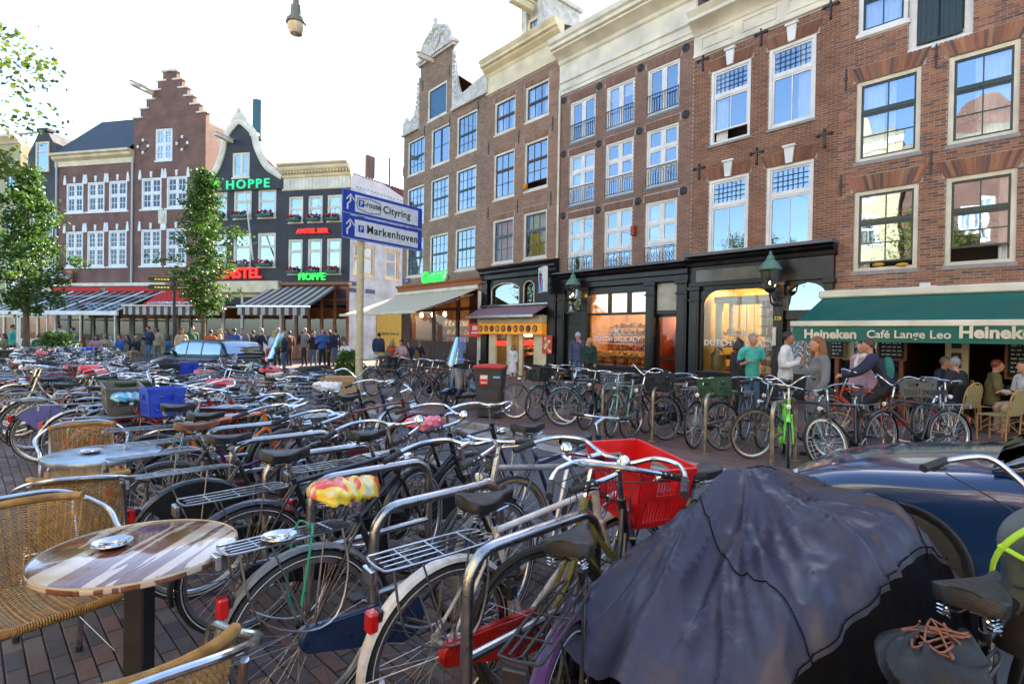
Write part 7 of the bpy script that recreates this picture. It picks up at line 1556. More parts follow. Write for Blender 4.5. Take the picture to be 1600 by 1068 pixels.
CARB = mat('car_paint_black_blue', (.008, .03, .1), .18, var=.05, scale=2, coat=1, rvar=0); CARN = mat('car_paint_navy', (.006, .012, .03), .3, var=.05, scale=2, coat=.25, rvar=0, spec=.3)
pc = st(.68, 5.12, -.1); car((pc.x, pc.y, -.1), RD(45), 'glossy black-blue car driving left along the street, lower right', CARB)
bc = Vector((-8.35, 17.2)) + Vector((-.86, .515))*2.1; car((bc.x, bc.y, -.1), RD(149-90), 'dark blue estate car with red tail lights parked near the striped awning', CARN, estate=True)
# ---- café tables and wicker chairs
def wood_top():
    m, t, b = nmat('striped_laminate'); L = t.links.new; tc = t.nodes.new('ShaderNodeTexCoord'); mp = t.nodes.new('ShaderNodeMapping'); mp.inputs['Rotation'].default_value = (0, 0, RD(53)); mp.inputs['Scale'].default_value = (1, 1, 1)
    mq = t.nodes.new('ShaderNodeMapping'); mq.inputs['Scale'].default_value = (15, 1.1, 1.1); L(mp.outputs[0], mq.inputs[0]); mp = mq
    L(tc.outputs['Object'], mp.inputs[0]); n = t.nodes.new('ShaderNodeTexNoise'); n.inputs['Scale'].default_value = 1.0; n.inputs['Detail'].default_value = 2.5; n.inputs['Distortion'].default_value = .3; L(mp.outputs[0], n.inputs[0])
    cr = t.nodes.new('ShaderNodeValToRGB'); e = cr.color_ramp.elements; e[0].position = .3; e[0].color = (.07, .022, .015, 1); e[1].position = .62; e[1].color = (.5, .4, .3, 1)
    for p_, c in ((.42, (.16, .06, .035)), (.48, (.2, .08, .05)), (.515, (.09, .035, .02)), (.525, (.5, .4, .31))): k = e.new(p_); k.color = (*c, 1)
    L(n.outputs[0], cr.inputs[0]); L(cr.outputs[0], b.inputs['Base Color']); b.inputs['Roughness'].default_value = .12; b.inputs['Coat Weight'].default_value = .6; return m
def ashtray(x, y, z, label, s=1):
    r = empty('ashtray', label, 'ashtray', (x, y, z+.001)); m = MB(); m.lathe([(p*s, h*s) for p, h in [(0, .004), (.035, .004), (.04, .0), (.052, .004), (.068, .016), (.073, .018), (.072, .02), (.066, .019), (.05, .008), (.036, .007), (.034, .013), (.03, .013), (.028, .007), (0, .007)]], 40); m.build('dish', CHROME, r)
    m = MB(); [m.tube([(.02*cos(a)*s, .02*sin(a)*s, .012), (.05*cos(a+.6)*s, .05*sin(a+.6)*s, .014)], .0035, 6) for a in (.5, 2.6)]; m.build('stub', IVORY, r)
tb = empty('cafe_table', 'round café table with striped brown wood top on a black post', 'table', (-1.48, 2.19, 0))
m = MB(); m.lathe([(0, .747), (.338, .747), (.347, .744), (.35, .738), (.35, .722), (.346, .717), (0, .717)], 72); m.build('table_top', wood_top(), tb, smooth=30)
m = MB(); m.lathe([(.351, .7475), (.3505, .7385), (.3495, .7375)], 72); m.build('edge_band', IVORY, tb)
m = MB(); m.cbox(-.04, .04, -.04, .04, .03, .716, .006); [m.cbox(*q, .004) for q in ((-.28, .28, -.03, .03, 0, .035), (-.03, .03, -.28, .28, .001, .034))]; m.cbox(-.13, .13, -.13, .13, .7, .716, .004); m.build('pedestal', BLACKPL, tb)
ashtray(-.93, 2.21, .782, 'steel ashtray left on the rear rack of the black bicycle', .95)
ashtray(-1.60, 2.20, .747, 'steel ashtray lying on the striped wooden table')
t2 = empty('cafe_table', 'round café table with grey metal top behind the wooden one', 'table', (-2.90, 3.90, 0))
m = MB(); m.lathe([(0, .745), (.34, .745), (.35, .742), (.352, .73), (.35, .715), (.34, .712), (0, .712)], 60); m.build('table_top', mat('table_steel', (.35, .42, .5), .3, .9, var=.25, scale=9), t2)
m = MB(); m.tube([(0, 0, .03), (0, 0, .71)], .03, 12); [m.tube([(0, 0, .05), (.3*cos(a), .3*sin(a), .015)], .018, 8) for a in (.3, 1.87, 3.44, 5.0)]; m.build('pedestal', ALU, t2)
ashtray(-2.98, 3.88, .745, 'pale ashtray on the grey metal table')
WICK = mat('wicker_honey', (.34, .2, .065), .45, var=.35, scale=30, bump=.1, rvar=.3, coat=.15)
def chair_meshes():
    W_, D = .225, .22      # half width, half depth
    def back_c(t, z):      # curved back: t in -1..1
        a = t*1.02; lean = (z-.45)*.24; return Vector((sin(a)*(W_+.03), -D-.02-lean+(1-cos(a))*.20, z))
    m = MB(); rows = 34; NT = 56; z0, z1 = .43, .80
    for k in range(rows):
        z = z0+(z1-z0)*k/(rows-1); P = []
        for i in range(NT+1):
            t = -1+2*i/NT; tt = t*(.72+.28*(z-z0)/(z1-z0)); p = back_c(tt, z); n_ = Vector((sin(tt), -cos(tt), 0)); P.append(p+n_*(.0042*(1 if (i+k) % 2 else -1)))
        m.tube(P, .0037, 5, caps=False)
    for k in range(15):
        t = -1+2*k/14; m.tube([back_c(t*(.72+.28*(z-z0)/(z1-z0)), z) for z in [z0+(z1-z0)*q/8 for q in range(9)]], .0046, 5)
    top = [back_c(-1+2*i/60, z1+.012) for i in range(61)]; m.tube(top, .013, 8)
    for i in range(0, 150): 
        t = -1+2*i/150; c = back_c(t, z1+.012); n_ = Vector((sin(t), -cos(t), 0)); m.tube([c+n_*(.0165*cos(a))+Vector((0, 0, .0165*sin(a))) for a in [2*pi*q/7+i*.0 for q in range(7)]], .0036, 4, closed=True)
    back = m.mesh('backrest', [WICK], 60)
    s = MB(); rows = 42; NX = 26
    for k in range(rows):
        q = k/(rows-1); y = -D+2*D*q; sag = -.018*sin(pi*q); 
        P = [(x, y, .452+sag*(1-(x/W_)**2)+.0036*(1 if (i+k) % 2 else -1)+.006*sin(i*.9)) for i, x in enumerate([-W_+2*W_*i/NX for i in range(NX+1)])]
        s.tube(P, .0043, 5, caps=False)
    for i in range(9): x = -W_+.03+(2*W_-.06)*i/8; s.tube([(x, -D+2*D*q/10, .452-.018*sin(pi*q/10)*(1-(x/W_)**2)) for q in range(11)], .005, 5)
    rim = smooth_path([(-W_, -D, .45), (-W_, D-.05, .45), (-W_+.06, D+.005, .445), (W_-.06, D+.005, .445), (W_, D-.05, .45), (W_, -D, .45)], 10); s.tube(rim, .013, 8)
    for i in range(len(rim)*4-4):
        j = i//4; f_ = (i % 4)/4; c = rim[j]*(1-f_)+rim[j+1]*f_; d = (rim[j+1]-rim[j]).normalized(); u_ = Vector((0, 0, 1)); w_ = d.cross(u_); s.tube([c+w_*(.0165*cos(a))+u_*(.0165*sin(a)) for a in [2*pi*q/7 for q in range(7)]], .0034, 4, closed=True)
    seat = s.mesh('seat', [WICK], 60)
    f = MB(); R = .0125
    arm = smooth_path([(-W_-.045, D, .02), (-W_-.04, D-.01, .45), (-W_-.04, D-.03, .60), (-W_-.045, D-.09, .665), (-W_-.06, 0, .69), (-W_-.075, -D+.04, .74), (-W_*.8, -D-.13, .815), (0, -D-.155, .83), (W_*.8, -D-.13, .815), (W_+.075, -D+.04, .74), (W_+.06, 0, .69), (W_+.045, D-.09, .665), (W_+.04, D-.03, .60), (W_+.04, D-.01, .45), (W_+.045, D, .02)], 7)
    f.tube(arm, R, 10)
    for q in (-1, 1): f.tube(smooth_path([(q*W_*.92, -D-.12, .78), (q*W_*.95, -D-.03, .5), (q*W_*1.02, -D-.04, .4), (q*W_*1.08, -D-.11, .02)], 5), R, 10); f.tube([(q*(W_+.038), D-.01, .425), (q*W_, -D-.03, .425)], R*.9, 8); f.tube([(q*W_*.9, D-.02, .2), (q*W_, -D-.05, .2)], R*.01+.001, 3)
    f.tube([(-W_-.03, D-.01, .425), (W_+.03, D-.01, .425)], R*.9, 8); f.tube([(-W_, -D-.04, .42), (W_, -D-.04, .42)], R*.9, 8)
    fr = f.mesh('frame', [CHROME]); g = MB()
    g.lathe([(.016, 0), (.016, .03), (0, .03)], 8)
    return back, seat, fr, g.mesh('foot', [BLACKPL])
CH = chair_meshes()
def wchair(x, y, face, label, group='wicker café chairs with chrome frames'):
    r = empty('wicker_chair', label, 'chair', (x, y, 0), RD(face-90), group)
    for n_, me in zip(('backrest', 'seat', 'frame'), CH): ob(n_, me, r)
    for q in ((-.27, .22), (.27, .22), (-.243, -.33), (.243, -.33)): ob('foot', CH[3], r, loc=(*q, 0))
    return r
wchair(-2.02, 2.36, -34, 'wicker chair facing right, half under the wooden table at left edge')
wchair(-1.06, 1.50, 134, 'wicker chair nearest the camera, its back to us, bottom of photo')
wchair(-2.48, 3.22, 118, 'wicker chair with its back to us between the two tables')
wchair(-3.45, 4.42, -50, 'wicker chair facing us behind the grey metal table')
wa = empty('wooden_armchair', 'chair with rounded orange wooden armrest at the bottom edge', 'chair', (-.60, 1.05, 0), RD(30)); OW = mat('orange_wood', (.4, .13, .03), .3, var=.25, scale=6, stretch=(1, 8, 8), coat=.5)
for s_ in (-1, 1):
    m = MB(); m.tube(smooth_path([(s_*.27, -.2, .64), (s_*.27, .05, .645), (s_*.265, .2, .64), (s_*.26, .25, .62)], 5), [.026]*13+[.024, .02, .012], 12, flat=.55); m.build('armrest', OW, wa)
    m = MB(); m.tube([(s_*.27, .18, .62), (s_*.27, .2, 0)], .018, 8); m.tube([(s_*.25, -.22, .85), (s_*.25, -.26, 0)], .018, 8); m.build('leg', OW, wa)
m = MB(); m.cbox(-.24, .24, -.22, .22, .43, .46, .01); m.build('seat', OW, wa); m = MB(); [m.cbox(-.24, .24, -.25, -.225, z, z+.06, .01) for z in (.55, .66, .77)]; m.build('backrest', OW, wa)
# ---- things at the right edge: bicycle with saddle and backpack, rucksack heap
rb = bike(1.18, 1.43, 35, 'black bicycle at right edge carrying a grey-green backpack', 0, 'dia', 'black', guards='black', rack=2, saddle='black', sz=.93, bars='high', steer=-10, lock=False)
bp = empty('backpack', 'grey backpack with lime green straps at the right edge', 'backpack', (1.76, 1.74, .62), RD(-20))
m = MB(); m.grid(lambda i, j: ((.17+.02*sin(9*j))*cos(2*pi*i)*abs(sin(pi*min(.98, max(.02, j))))**.35*(1+.05*sin(6*pi*i+5*j)), (.12)*sin(2*pi*i)*abs(sin(pi*min(.98, max(.02, j))))**.35, .48*j+.01*sin(20*i)), 40, 26)
m.build('bag', mat('pack_grey', (.07, .09, .095), .7, var=.25, scale=10, bump=.3, bscale=150), bp); LG = cm('lime_strap', (.35, .62, .03), .6)
m = MB(); m.tube(smooth_path([(-.175, -.02, .1), (-.19, -.05, .3), (-.14, -.1, .42), (-.05, -.11, .47)], 5), .013, 6, flat=.4); m.tube(smooth_path([(-.18, -.06, .36), (-.1, -.135, .33), (.02, -.14, .34), (.15, -.1, .37)], 5), .014, 6, flat=.4); m.build('strap', LG, bp)
m = MB(); [m.tube(smooth_path([(sx*.16, -.03, .05), (sx*.12, -.1, .2), (sx*.13, -.09, .34), (sx*.06, -.03, .47)], 5), .004, 4) for sx in (-1, 1)]; m.tube(smooth_path([(-.15, -.07, .24), (-.05, -.128, .245), (.05, -.128, .245), (.15, -.07, .24)], 5), .004, 4); m.build('zip', BLACKPL, bp)
m = MB(); m.grid(lambda i, j: ((.175+.0*j)*cos(pi*(1+i)), (.128)*sin(pi*(1+i)), .02+.13*j), 20, 4); m.build('base_panel', BLACKPL, bp)
m = MB(); m.cbox(-.06, -.0, -.155, -.13, .315, .36, .005); m.build('buckle', BLACKPL, bp); m = MB(); m.ball((0, -.11, .16), (.12, .05, .12), 14, 10); m.build('pocket', cm('pack_teal', (.02, .08, .07), .7), bp)
hp = empty('luggage_heap', 'dark cloth bag with bungee cords in the bottom right corner', 'bag', (1.06, 1.35, .785), RD(35))
m = MB(); m.grid(lambda i, j: ((.17+.03*sin(11*i+j*4)+.012*sin(38*i+12*j))*cos(2*pi*i)*abs(sin(pi*min(.97, max(.03, j))))**.5, (.11+.012*sin(31*i+9*j))*sin(2*pi*i)*abs(sin(pi*min(.97, max(.03, j))))**.5, .10*j+.012*sin(23*i+15*j)), 40, 20); m.build('bag', mat('black_bag', (.005, .006, .007), .6, var=.3, scale=12, bump=.3, bscale=120), hp)
m = MB(); r_ = random.Random(4); [m.tube(smooth_path([(r_.uniform(-.09, .11), r_.uniform(-.06, .06), .095+r_.uniform(0, .02)) for q in range(5)], 5), .0028, 5) for k in range(6)]; m.build('bungee_cord', cm('bungee', (.2, .07, .03), .5), hp)
# ================================================================ STREET FURNITURE
# route sign
SP = Vector((-3.68, 13.2)); sp_ = empty('route_sign', 'blue and white parking route sign on a thick cream pole', 'sign', (SP.x, SP.y, 0), RD(53))
m = MB(); m.tube([(0, 0, 0), (0, 0, 4.6)], .088, 16); m.lathe([(.088, 1.0), (.1, 1.02), (.1, 1.06), (.088, 1.08)], 16); m.lathe([(.088, 2.9), (.096, 2.91), (.096, 2.97), (.088, 2.98)], 16); m.build('pole', cm('cream_pole', (.42, .38, .24), .45, var=.15), sp_)
zb_ = 3.84; hh_ = .56; x0_, x1_ = -.62, 1.88
SBL = cm('sign_blue_deep', (.006, .045, .36), .35); SWH = cm('sign_white', (.62, .66, .7), .4)
for k in range(2):
    z = zb_+k*(hh_+.02); m = MB(); m.cbox(x0_, x1_, -.13, -.09, z, z+hh_, .012); m.build('sign_plate', SBL, sp_)
    m = MB(); m.box(x0_+.34, x1_-.16, -.134, -.13, z+.08, z+hh_-.08); m.build('white_panel', SWH, sp_)
    m = MB(); m.box(x0_+.01, x1_-.01, -.134, -.13, z+.008, z+.02); m.build('edge_line', SWH, sp_)
    m = MB(); a = x0_+.16; P = [(a-.03, z+.1), (a-.03, z+.22), (a+.05, z+.3), (a+.05, z+.42)]; m.tube([(p[0], -.134, p[1]) for p in P], .02, 6); m.tube([(a-.06, -.134, z+.33), (a+.05, -.134, z+.46), (a+.16, -.134, z+.33)], .018, 6); m.build('arrow', SWH, sp_)
BLK = cm('sign_text_black', (.01, .01, .012), .5)
text(sp_, 'Markenhoven', .27, (x0_+.68, -.137, zb_+.21), BLK, 'lettering', .002, .006, align='LEFT', space=1.12); text(sp_, 'Cityring', .25, (x0_+1.17, -.137, zb_+.79), BLK, 'lettering', .002, .006, align='LEFT', space=1.1)
text(sp_, '-route', .19, (x0_+.60, -.137, zb_+.83), BLK, 'lettering', .002, .004, align='LEFT')
m = MB(); z = zb_+.86; P = [(x0_+.42, z-.12), (x0_+.38, z), (x0_+.42, z+.13), (x0_+.76, z+.17), (x0_+1.08, z+.12), (x0_+1.1, z), (x0_+1.08, z-.13), (x0_+.76, z-.17)]; m.tube([(p[0], -.137, p[1]) for p in P], .009, 5, closed=True); m.build('outline', BLK, sp_)
for q in (zb_+.80, zb_+.20):
    m = MB(); m.box(x0_+.44, x0_+.6, -.138, -.134, q, q+.16); m.build('symbol', SBL, sp_); text(sp_, 'P', .15, (x0_+.52, -.141, q+.028), SWH, 'lettering', .001, .004)
# wheelie bin
bn = gp(766, 650); wb = empty('wheelie_bin', 'dark grey wheelie bin with a bright red lid and red sticker', 'bin', (bn.x, bn.y, 0), RD(-6))
BING = mat('bin_grey', (.045, .045, .045), .5, var=.2, scale=6); m = MB(); o = [(.23, .235), (.29, .36)]
def frus(m, a, b, z0, z1, c=.03):
    def rg(w_, d, z): return [(-w_+c, -d, z), (w_-c, -d, z), (w_, -d+c, z), (w_, d-c, z), (w_-c, d, z), (-w_+c, d, z), (-w_, d-c, z), (-w_, -d+c, z)]
    vs = rg(*a, z0)+rg(*b, z1); m.add(vs, [(i, (i+1) % 8, (i+1) % 8+8, i+8) for i in range(8)]+[tuple(range(8))[::-1], tuple(range(8, 16))])
frus(m, (.235, .27), (.285, .35), .03, .98); frus(m, (.3, .37), (.3, .37), .95, 1.0); m.cbox(-.2, .2, -.33, -.31, .2, .55, .01); wbod = m.build('body', BING, wb, smooth=20)
m = MB(); m.M = M4((0, 0, 1.0)); m.grid(lambda i, j: (-.305+.61*i, -.39+.78*j, .015+.05*sin(pi*min(.97, max(.03, i)))**.4*sin(pi*min(.97, max(.03, j)))**.5), 14, 14); m.cbox(-.31, .31, -.4, .38, -.01, .035, .012); m.build('lid', cm('bin_red', (.55, .02, .015), .4, var=.1), wb)
m = MB(); m.M = M4((-.09, -.335, .80), rx=RD(-4.8)); m.box(-.08, .08, -.012, -.008, -.13, .06); m.build('sticker', cm('flag_red', (.7, .02, .03)), wb); m = MB(); m.M = M4((-.09, -.335, .80), rx=RD(-4.8)); m.box(-.07, .07, -.016, -.012, -.02, .05); m.box(-.06, .06, -.016, -.012, -.1, -.08); m.build('sticker_print', WHITE, wb)
m = MB(); m.M = M4((.16, -.335, .80), rx=RD(-4.8)); m.box(-.07, .07, -.014, -.008, .0, .035); m.build('label', cm('pale_blue', (.2, .45, .75)), wb)
m = MB(); [m.lathe([(0, -.03), (.09, -.03), (.1, 0), (.09, .03), (0, .03)], 16, (q, .3, .1), axis='x') for q in (-.25, .25)]; m.tube([(-.25, .3, .1), (.25, .3, .1)], .012, 6); m.build('wheel', BLACKPL, wb); m = MB(); m.tube([(-.24, .42, .96), (.24, .42, .96)], .014, 8); [m.tube([(q, .34, .93), (q, .42, .96)], .012, 6) for q in (-.22, 0, .22)]; m.build('handle', BLACKPL, wb)
# scooters
def scooter(x, y, head, label, paint, steer=10, z=0):
    r = empty('motor_scooter', label, 'scooter', (x, y, z), RD(head-90)); r.rotation_euler = (0, RD(7), RD(head-90))
    def whl(yy):
        m = MB(); m.lathe([(.17+.055*cos(2*pi*k/8), .05*sin(2*pi*k/8)) for k in range(9)], 28, axis='x'); t = m.mesh('tyre', [RUBBER]); m = MB(); m.lathe([(.13, -.04), (.12, -.02), (.03, -.03), (.03, .03), (.12, .02), (.13, .04)], 20, axis='x'); w_ = ob('wheel', m.mesh('rim', [ALU]), r, loc=(0, yy, .225)); ob('tyre', t, w_)
    whl(-.62); whl(.66)
    m = MB(); m.grid(lambda i, j: ((.09+.015*sin(pi*j))*cos(pi*i), .66-.25*cos(pi*(.08+.7*j)), .27+.21*sin(pi*(.08+.7*j))+.03*sin(pi*i)), 12, 14); m.build('front_fender', paint, r, smooth=60)
    m = MB(); m.grid(lambda i, j: ((.10+.13*sin(pi*min(1, j*.9+.08))**.6)*(2*i-1), .50-.10*j+.06*cos(pi*(i-.5))+.02*j*j, .3+.62*j), 14, 16); m.grid(lambda i, j: ((.10+.13*sin(pi*min(1, j*.9+.08))**.6)*(1-2*i), .47-.10*j+.05*cos(pi*(i-.5))+.02*j*j, .3+.62*j), 14, 16); m.build('leg_shield', paint, r, smooth=60)
    m = MB(); m.cbox(-.16, .16, -.15, .45, .24, .31, .02); m.build('footboard', BLACKPL, r)
    S_ = [[(-.06, y, .34), (-w_, y, .42), (-w_*.95, y, .58), (-w_*.6, y, zt), (0, y, zt+.01), (w_*.6, y, zt), (w_*.95, y, .58), (w_, y, .42), (.06, y, .34)] for y, w_, zt in ((-.12, .12, .60), (-.3, .19, .70), (-.55, .21, .72), (-.75, .17, .70), (-.92, .07, .66))]
    m = MB(); m.grid(lambda a, b: net(S_, a, b), 24, 24); m.f.append(tuple(j*25 for j in range(25))); m.m.append(0); m.f.append(tuple(j*25+24 for j in range(25))[::-1]); m.m.append(0); m.build('rear_body', paint, r, smooth=60)
    m = MB(); S2 = [[(-w_, y, z0), (-w_*.9, y, z0+.07), (0, y, z0+.09), (w_*.9, y, z0+.07), (w_, y, z0)] for y, w_, z0 in ((-.1, .1, .69), (-.3, .15, .72), (-.55, .15, .74), (-.85, .12, .76))]; m.grid(lambda a, b: net(S2, a, b), 20, 14); m.f += [tuple(j*21 for j in range(15)), tuple(j*21+20 for j in range(15))[::-1]]; m.m += [0, 0]; m.build('seat', cm('seat_vinyl', (.015, .015, .015), .45), r, smooth=60)
    m = MB(); m.tube([(0, .66, .3), (0, .5, .75), (0, .44, .95)], .03, 10); m.ball((0, .46, 1.0), (.12, .09, .07), 14, 10); m.build('headset', paint, r)
    m = MB(); m.tube(smooth_path([(-.32, .3, 1.03), (-.2, .4, 1.03), (0, .44, 1.02), (.2, .4, 1.03), (.32, .3, 1.03)], 4), .014, 8); m.build('handlebar', BLACKPL, r); m = MB(); m.lathe([(0, .0), (.05, 0), (.055, .05), (.05, .07), (0, .08)], 16, (0, .5, .99), axis='y'); m.build('front_lamp', CLEAR, r)
    m = MB(); m.grid(lambda i, j: ((.27-.05*j)*(2*i-1)*(1-.25*j**4), .55-.25*j-.12*(2*i-1)**2, 1.0+.60*j), 12, 12); m.build('windscreen', glass_mat('screen_plastic', (.85, .85, .8), refl=.15, wav=.1), r, smooth=60)
    m = MB()
    for s in (-1, 1): m.tube([(s*.2, .4, 1.03), (s*.28, .42, 1.2)], .006, 5); m.ball((s*.3, .42, 1.23), (.06, .015, .045), 10, 8)
    m.build('mirror', BLACKPL, r); m = MB(); m.cbox(-.06, .06, -.93, -.88, .6, .68, .01); m.build('tail_lamp', REDL, r); m = MB(); m.cbox(.06, .2, -.75, -.35, .15, .34, .03); m.tube([(.15, -.3, .2), (.17, -.8, .25)], .05, 10); m.build('engine', DULL, r)
    return r
p = gp(704, 641); scooter(p.x+.42, p.y+.42, 232, 'navy blue motor scooter with tall clear windscreen beside the wheelie bin', cm('scooter_navy', (.01, .03, .09), .25, coat=.6, var=.1))
scooter(-5.3, 13.2, 215, 'black and white motor scooter with yellowish windscreen left of sign pole', cm('scooter_dark', (.03, .035, .045), .3, coat=.5), z=0)
# flowery pannier bag, cardboard box
fp = empty('box', 'brown cardboard box behind the handlebars left of the sign pole', 'box', (-2.95, 9.2, .55), RD(20)); m = MB(); m.cbox(-.3, .3, -.2, .2, 0, .35, .004); m.build('carton', cm('cardboard', (.4, .24, .12), .8), fp); m = MB(); m.box(-.3, .3, -.22, -.2, .27, .36); m.build('flap', cm('cardboard', (.4, .24, .12)), fp)
fs_ = empty('crate_stack', 'upturned crate stack carrying the cardboard box', 'crate', (-2.95, 9.2, 0), RD(20)); m = MB(); m.cbox(-.2, .2, -.15, .15, 0, .27, .01); m.build('lower_crate', CRATEM['grey'], fs_); m = MB(); m.cbox(-.2, .2, -.15, .15, .275, .545, .01); m.build('upper_crate', CRATEM['black'], fs_)
# finger post
fpz = at(272, 480, 24); fpst = empty('finger_post', 'black finger post with gold-edged direction arms before the awning', 'signpost', (fpz.x, fpz.y, 0), RD(0))
m = MB(); m.tube([(0, 0, 0), (0, 0, 4.1)], .06, 10); m.ball((0, 0, 4.15), .09, 10, 8); m.tube([(0, 0, 4.2), (0, 0, 4.5)], .02, 6); m.build('post', IRON, fpst)
for k, (sx1, sz1, a) in enumerate(((-1, 3.75, .1), (-1, 3.4, .1), (1, 3.75, -.25), (1, 3.4, -.25))):
    m = MB(); m.M = M4((0, 0, sz1), rz=a); m.poly([(sx1*.06, 0), (sx1*1.0, 0), (sx1*1.12, .12), (sx1*1.0, .24), (sx1*.06, .24)], -.02, .02); m.build('direction_arm', BLACKPL, fpst, fixn=True)
    m = MB(); m.M = M4((0, 0, sz1), rz=a); m.tube([(sx1*.08, -.025, .02), (sx1*.98, -.025, .02), (sx1*1.08, -.025, .12), (sx1*.98, -.025, .22), (sx1*.08, -.025, .22)], .015, 4, closed=True)
    for q in range(5): m.box(min(sx1*(.2+.13*q), sx1*(.29+.13*q)), max(sx1*(.2+.13*q), sx1*(.29+.13*q)), -.026, -.022, .09, .15)
    m.build('gold_line', cm('gold', (.6, .4, .05)), fpst)
# hanging street lamp and its wires
hl = at(463, 30, 9.5); lr = empty('hanging_lamp', 'glass-globed street lamp hanging from a wire above the square', 'street lamp', (hl.x, hl.y, hl.z-.2)); m = MB()
m.lathe([(0, .62), (.05, .6), (.06, .45), (.09, .42), (.1, .25), (.16, .18), (.17, .12), (.0, .1)], 18); m.build('lamp_cap', cm('lamp_grey', (.15, .16, .13), .5), lr); m = MB(); m.lathe([(.14, .12), (.15, .04), (.1, -.06), (0, -.1)], 18); m.build('lamp_globe', cm('opal_glass', (.55, .5, .35), .3), lr); m = MB(); m.tube([(0, 0, .6), (0, 0, 1.2)], .012, 6); m.build('suspension', IRON, lr)
def wire(a, b, lab, sag=.4, r=.008, mid=None):
    a = Vector(a); b = Vector(b); P = [a.lerp(b, t/24)-Vector((0, 0, sag*4*(t/24)*(1-t/24))) for t in range(25)]; m = MB(); m.tube([p-a for p in P], r, 4); o = m.build('overhead_wire', IRON, loc=a); tag(o, lab, 'wire')
wt = Vector((hl.x, hl.y, hl.z+1.0)); wire(FB3.W(3.8, 0, FB3.px(745, 158)[1]), wt, 'thin span wire from the brick row to the hanging lamp', .15); wire(wt, (-14, -4, 9.5), 'thin span wire from the hanging lamp over the camera', .2)
wire(F2.W(1.2, .1, F2.px(215, 190)[1]), at(-60, 128, 14), 'thin wire from stepped gable to the left edge', .3, .012)
# ================================================================ PEOPLE
SKIN = mat('skin', (.46, .23, .15), .5, var=.08, scale=8); SKIN2 = mat('skin_tan', (.3, .14, .085), .5, var=.08)
HAIRM = {k: mat('hair_'+k, c, .5, var=.35, scale=40, stretch=(1, 1, .2)) for k, c in (('dark', (.018, .012, .01)), ('brown', (.07, .03, .015)), ('ginger', (.2, .075, .02)), ('blond', (.4, .27, .1)), ('grey', (.22, .21, .2)), ('auburn', (.18, .03, .015)))}
CL = {}
def cloth(n, c, **k):
    if n not in CL: CL[n] = mat('cloth_'+n.replace(' ', '_'), c, .85, var=.25, scale=7, bump=.9, bscale=11, **k)
    return CL[n]
cols_c = {'navy': (.015, .022, .055), 'white': (.62, .62, .6), 'grey': (.16, .16, .17), 'black': (.015, .015, .017), 'blue': (.03, .09, .3), 'denim': (.05, .12, .22), 'light denim': (.12, .25, .34), 'beige': (.42, .33, .2), 'red': (.4, .02, .02), 'orange': (.55, .1, .02), 'green': (.03, .1, .05), 'turquoise': (.06, .42, .36), 'pink': (.5, .28, .3), 'purple': (.12, .03, .14), 'brown': (.1, .05, .03), 'dark green': (.01, .04, .03), 'plaid': (.05, .06, .12), 'olive': (.12, .11, .04), 'pale blue': (.35, .42, .5), 'teal': (.02, .16, .14)}
def cl(n): return cloth(n, cols_c[n])
def remesh(m, mats_, vox, name, sm=2, keep=True):
    me = m.mesh(name, mats_, 0); o = bpy.data.objects.new('tmp', me); COL.objects.link(o)
    md = o.modifiers.new('r', 'REMESH'); md.mode = 'VOXEL'; md.voxel_size = vox; md.use_smooth_shade = True
    s = o.modifiers.new('s', 'SMOOTH'); s.iterations = sm; s.factor = .5
    dg = bpy.context.evaluated_depsgraph_get(); r = bpy.data.meshes.new_from_object(o.evaluated_get(dg)); bpy.data.objects.remove(o); r.name = name
    return r
def limb(m, P, R, n=9): m.tube(smooth_path(P, 3), [R[min(len(R)-1, int(i/3))]*(1-(i % 3)/3)+R[min(len(R)-1, int(i/3)+1)]*((i % 3)/3) for i in range(3*(len(P)-1)+1)], n); [m.ball(P[k], R[k]*.98, 8, 6) for k in range(len(P))]
def torso(m, base, top, ww, dd, infl=0, n=14):
    # elliptical loft from hips to neck; ww,dd = half widths / half depths
    K = len(ww); vs = []
    for i in range(K):
        t = i/(K-1); c = base.lerp(top, t)
        for k in range(n): a = 2*pi*k/n; vs.append((c.x+(ww[i]+infl)*cos(a), c.y+(dd[i]+infl)*sin(a), c.z))
    fs = [(i*n+k, i*n+(k+1) % n, (i+1)*n+(k+1) % n, (i+1)*n+k) for i in range(K-1) for k in range(n)]+[tuple(range(n))[::-1], tuple((K-1)*n+k for k in range(n))]; m.add(vs, fs)
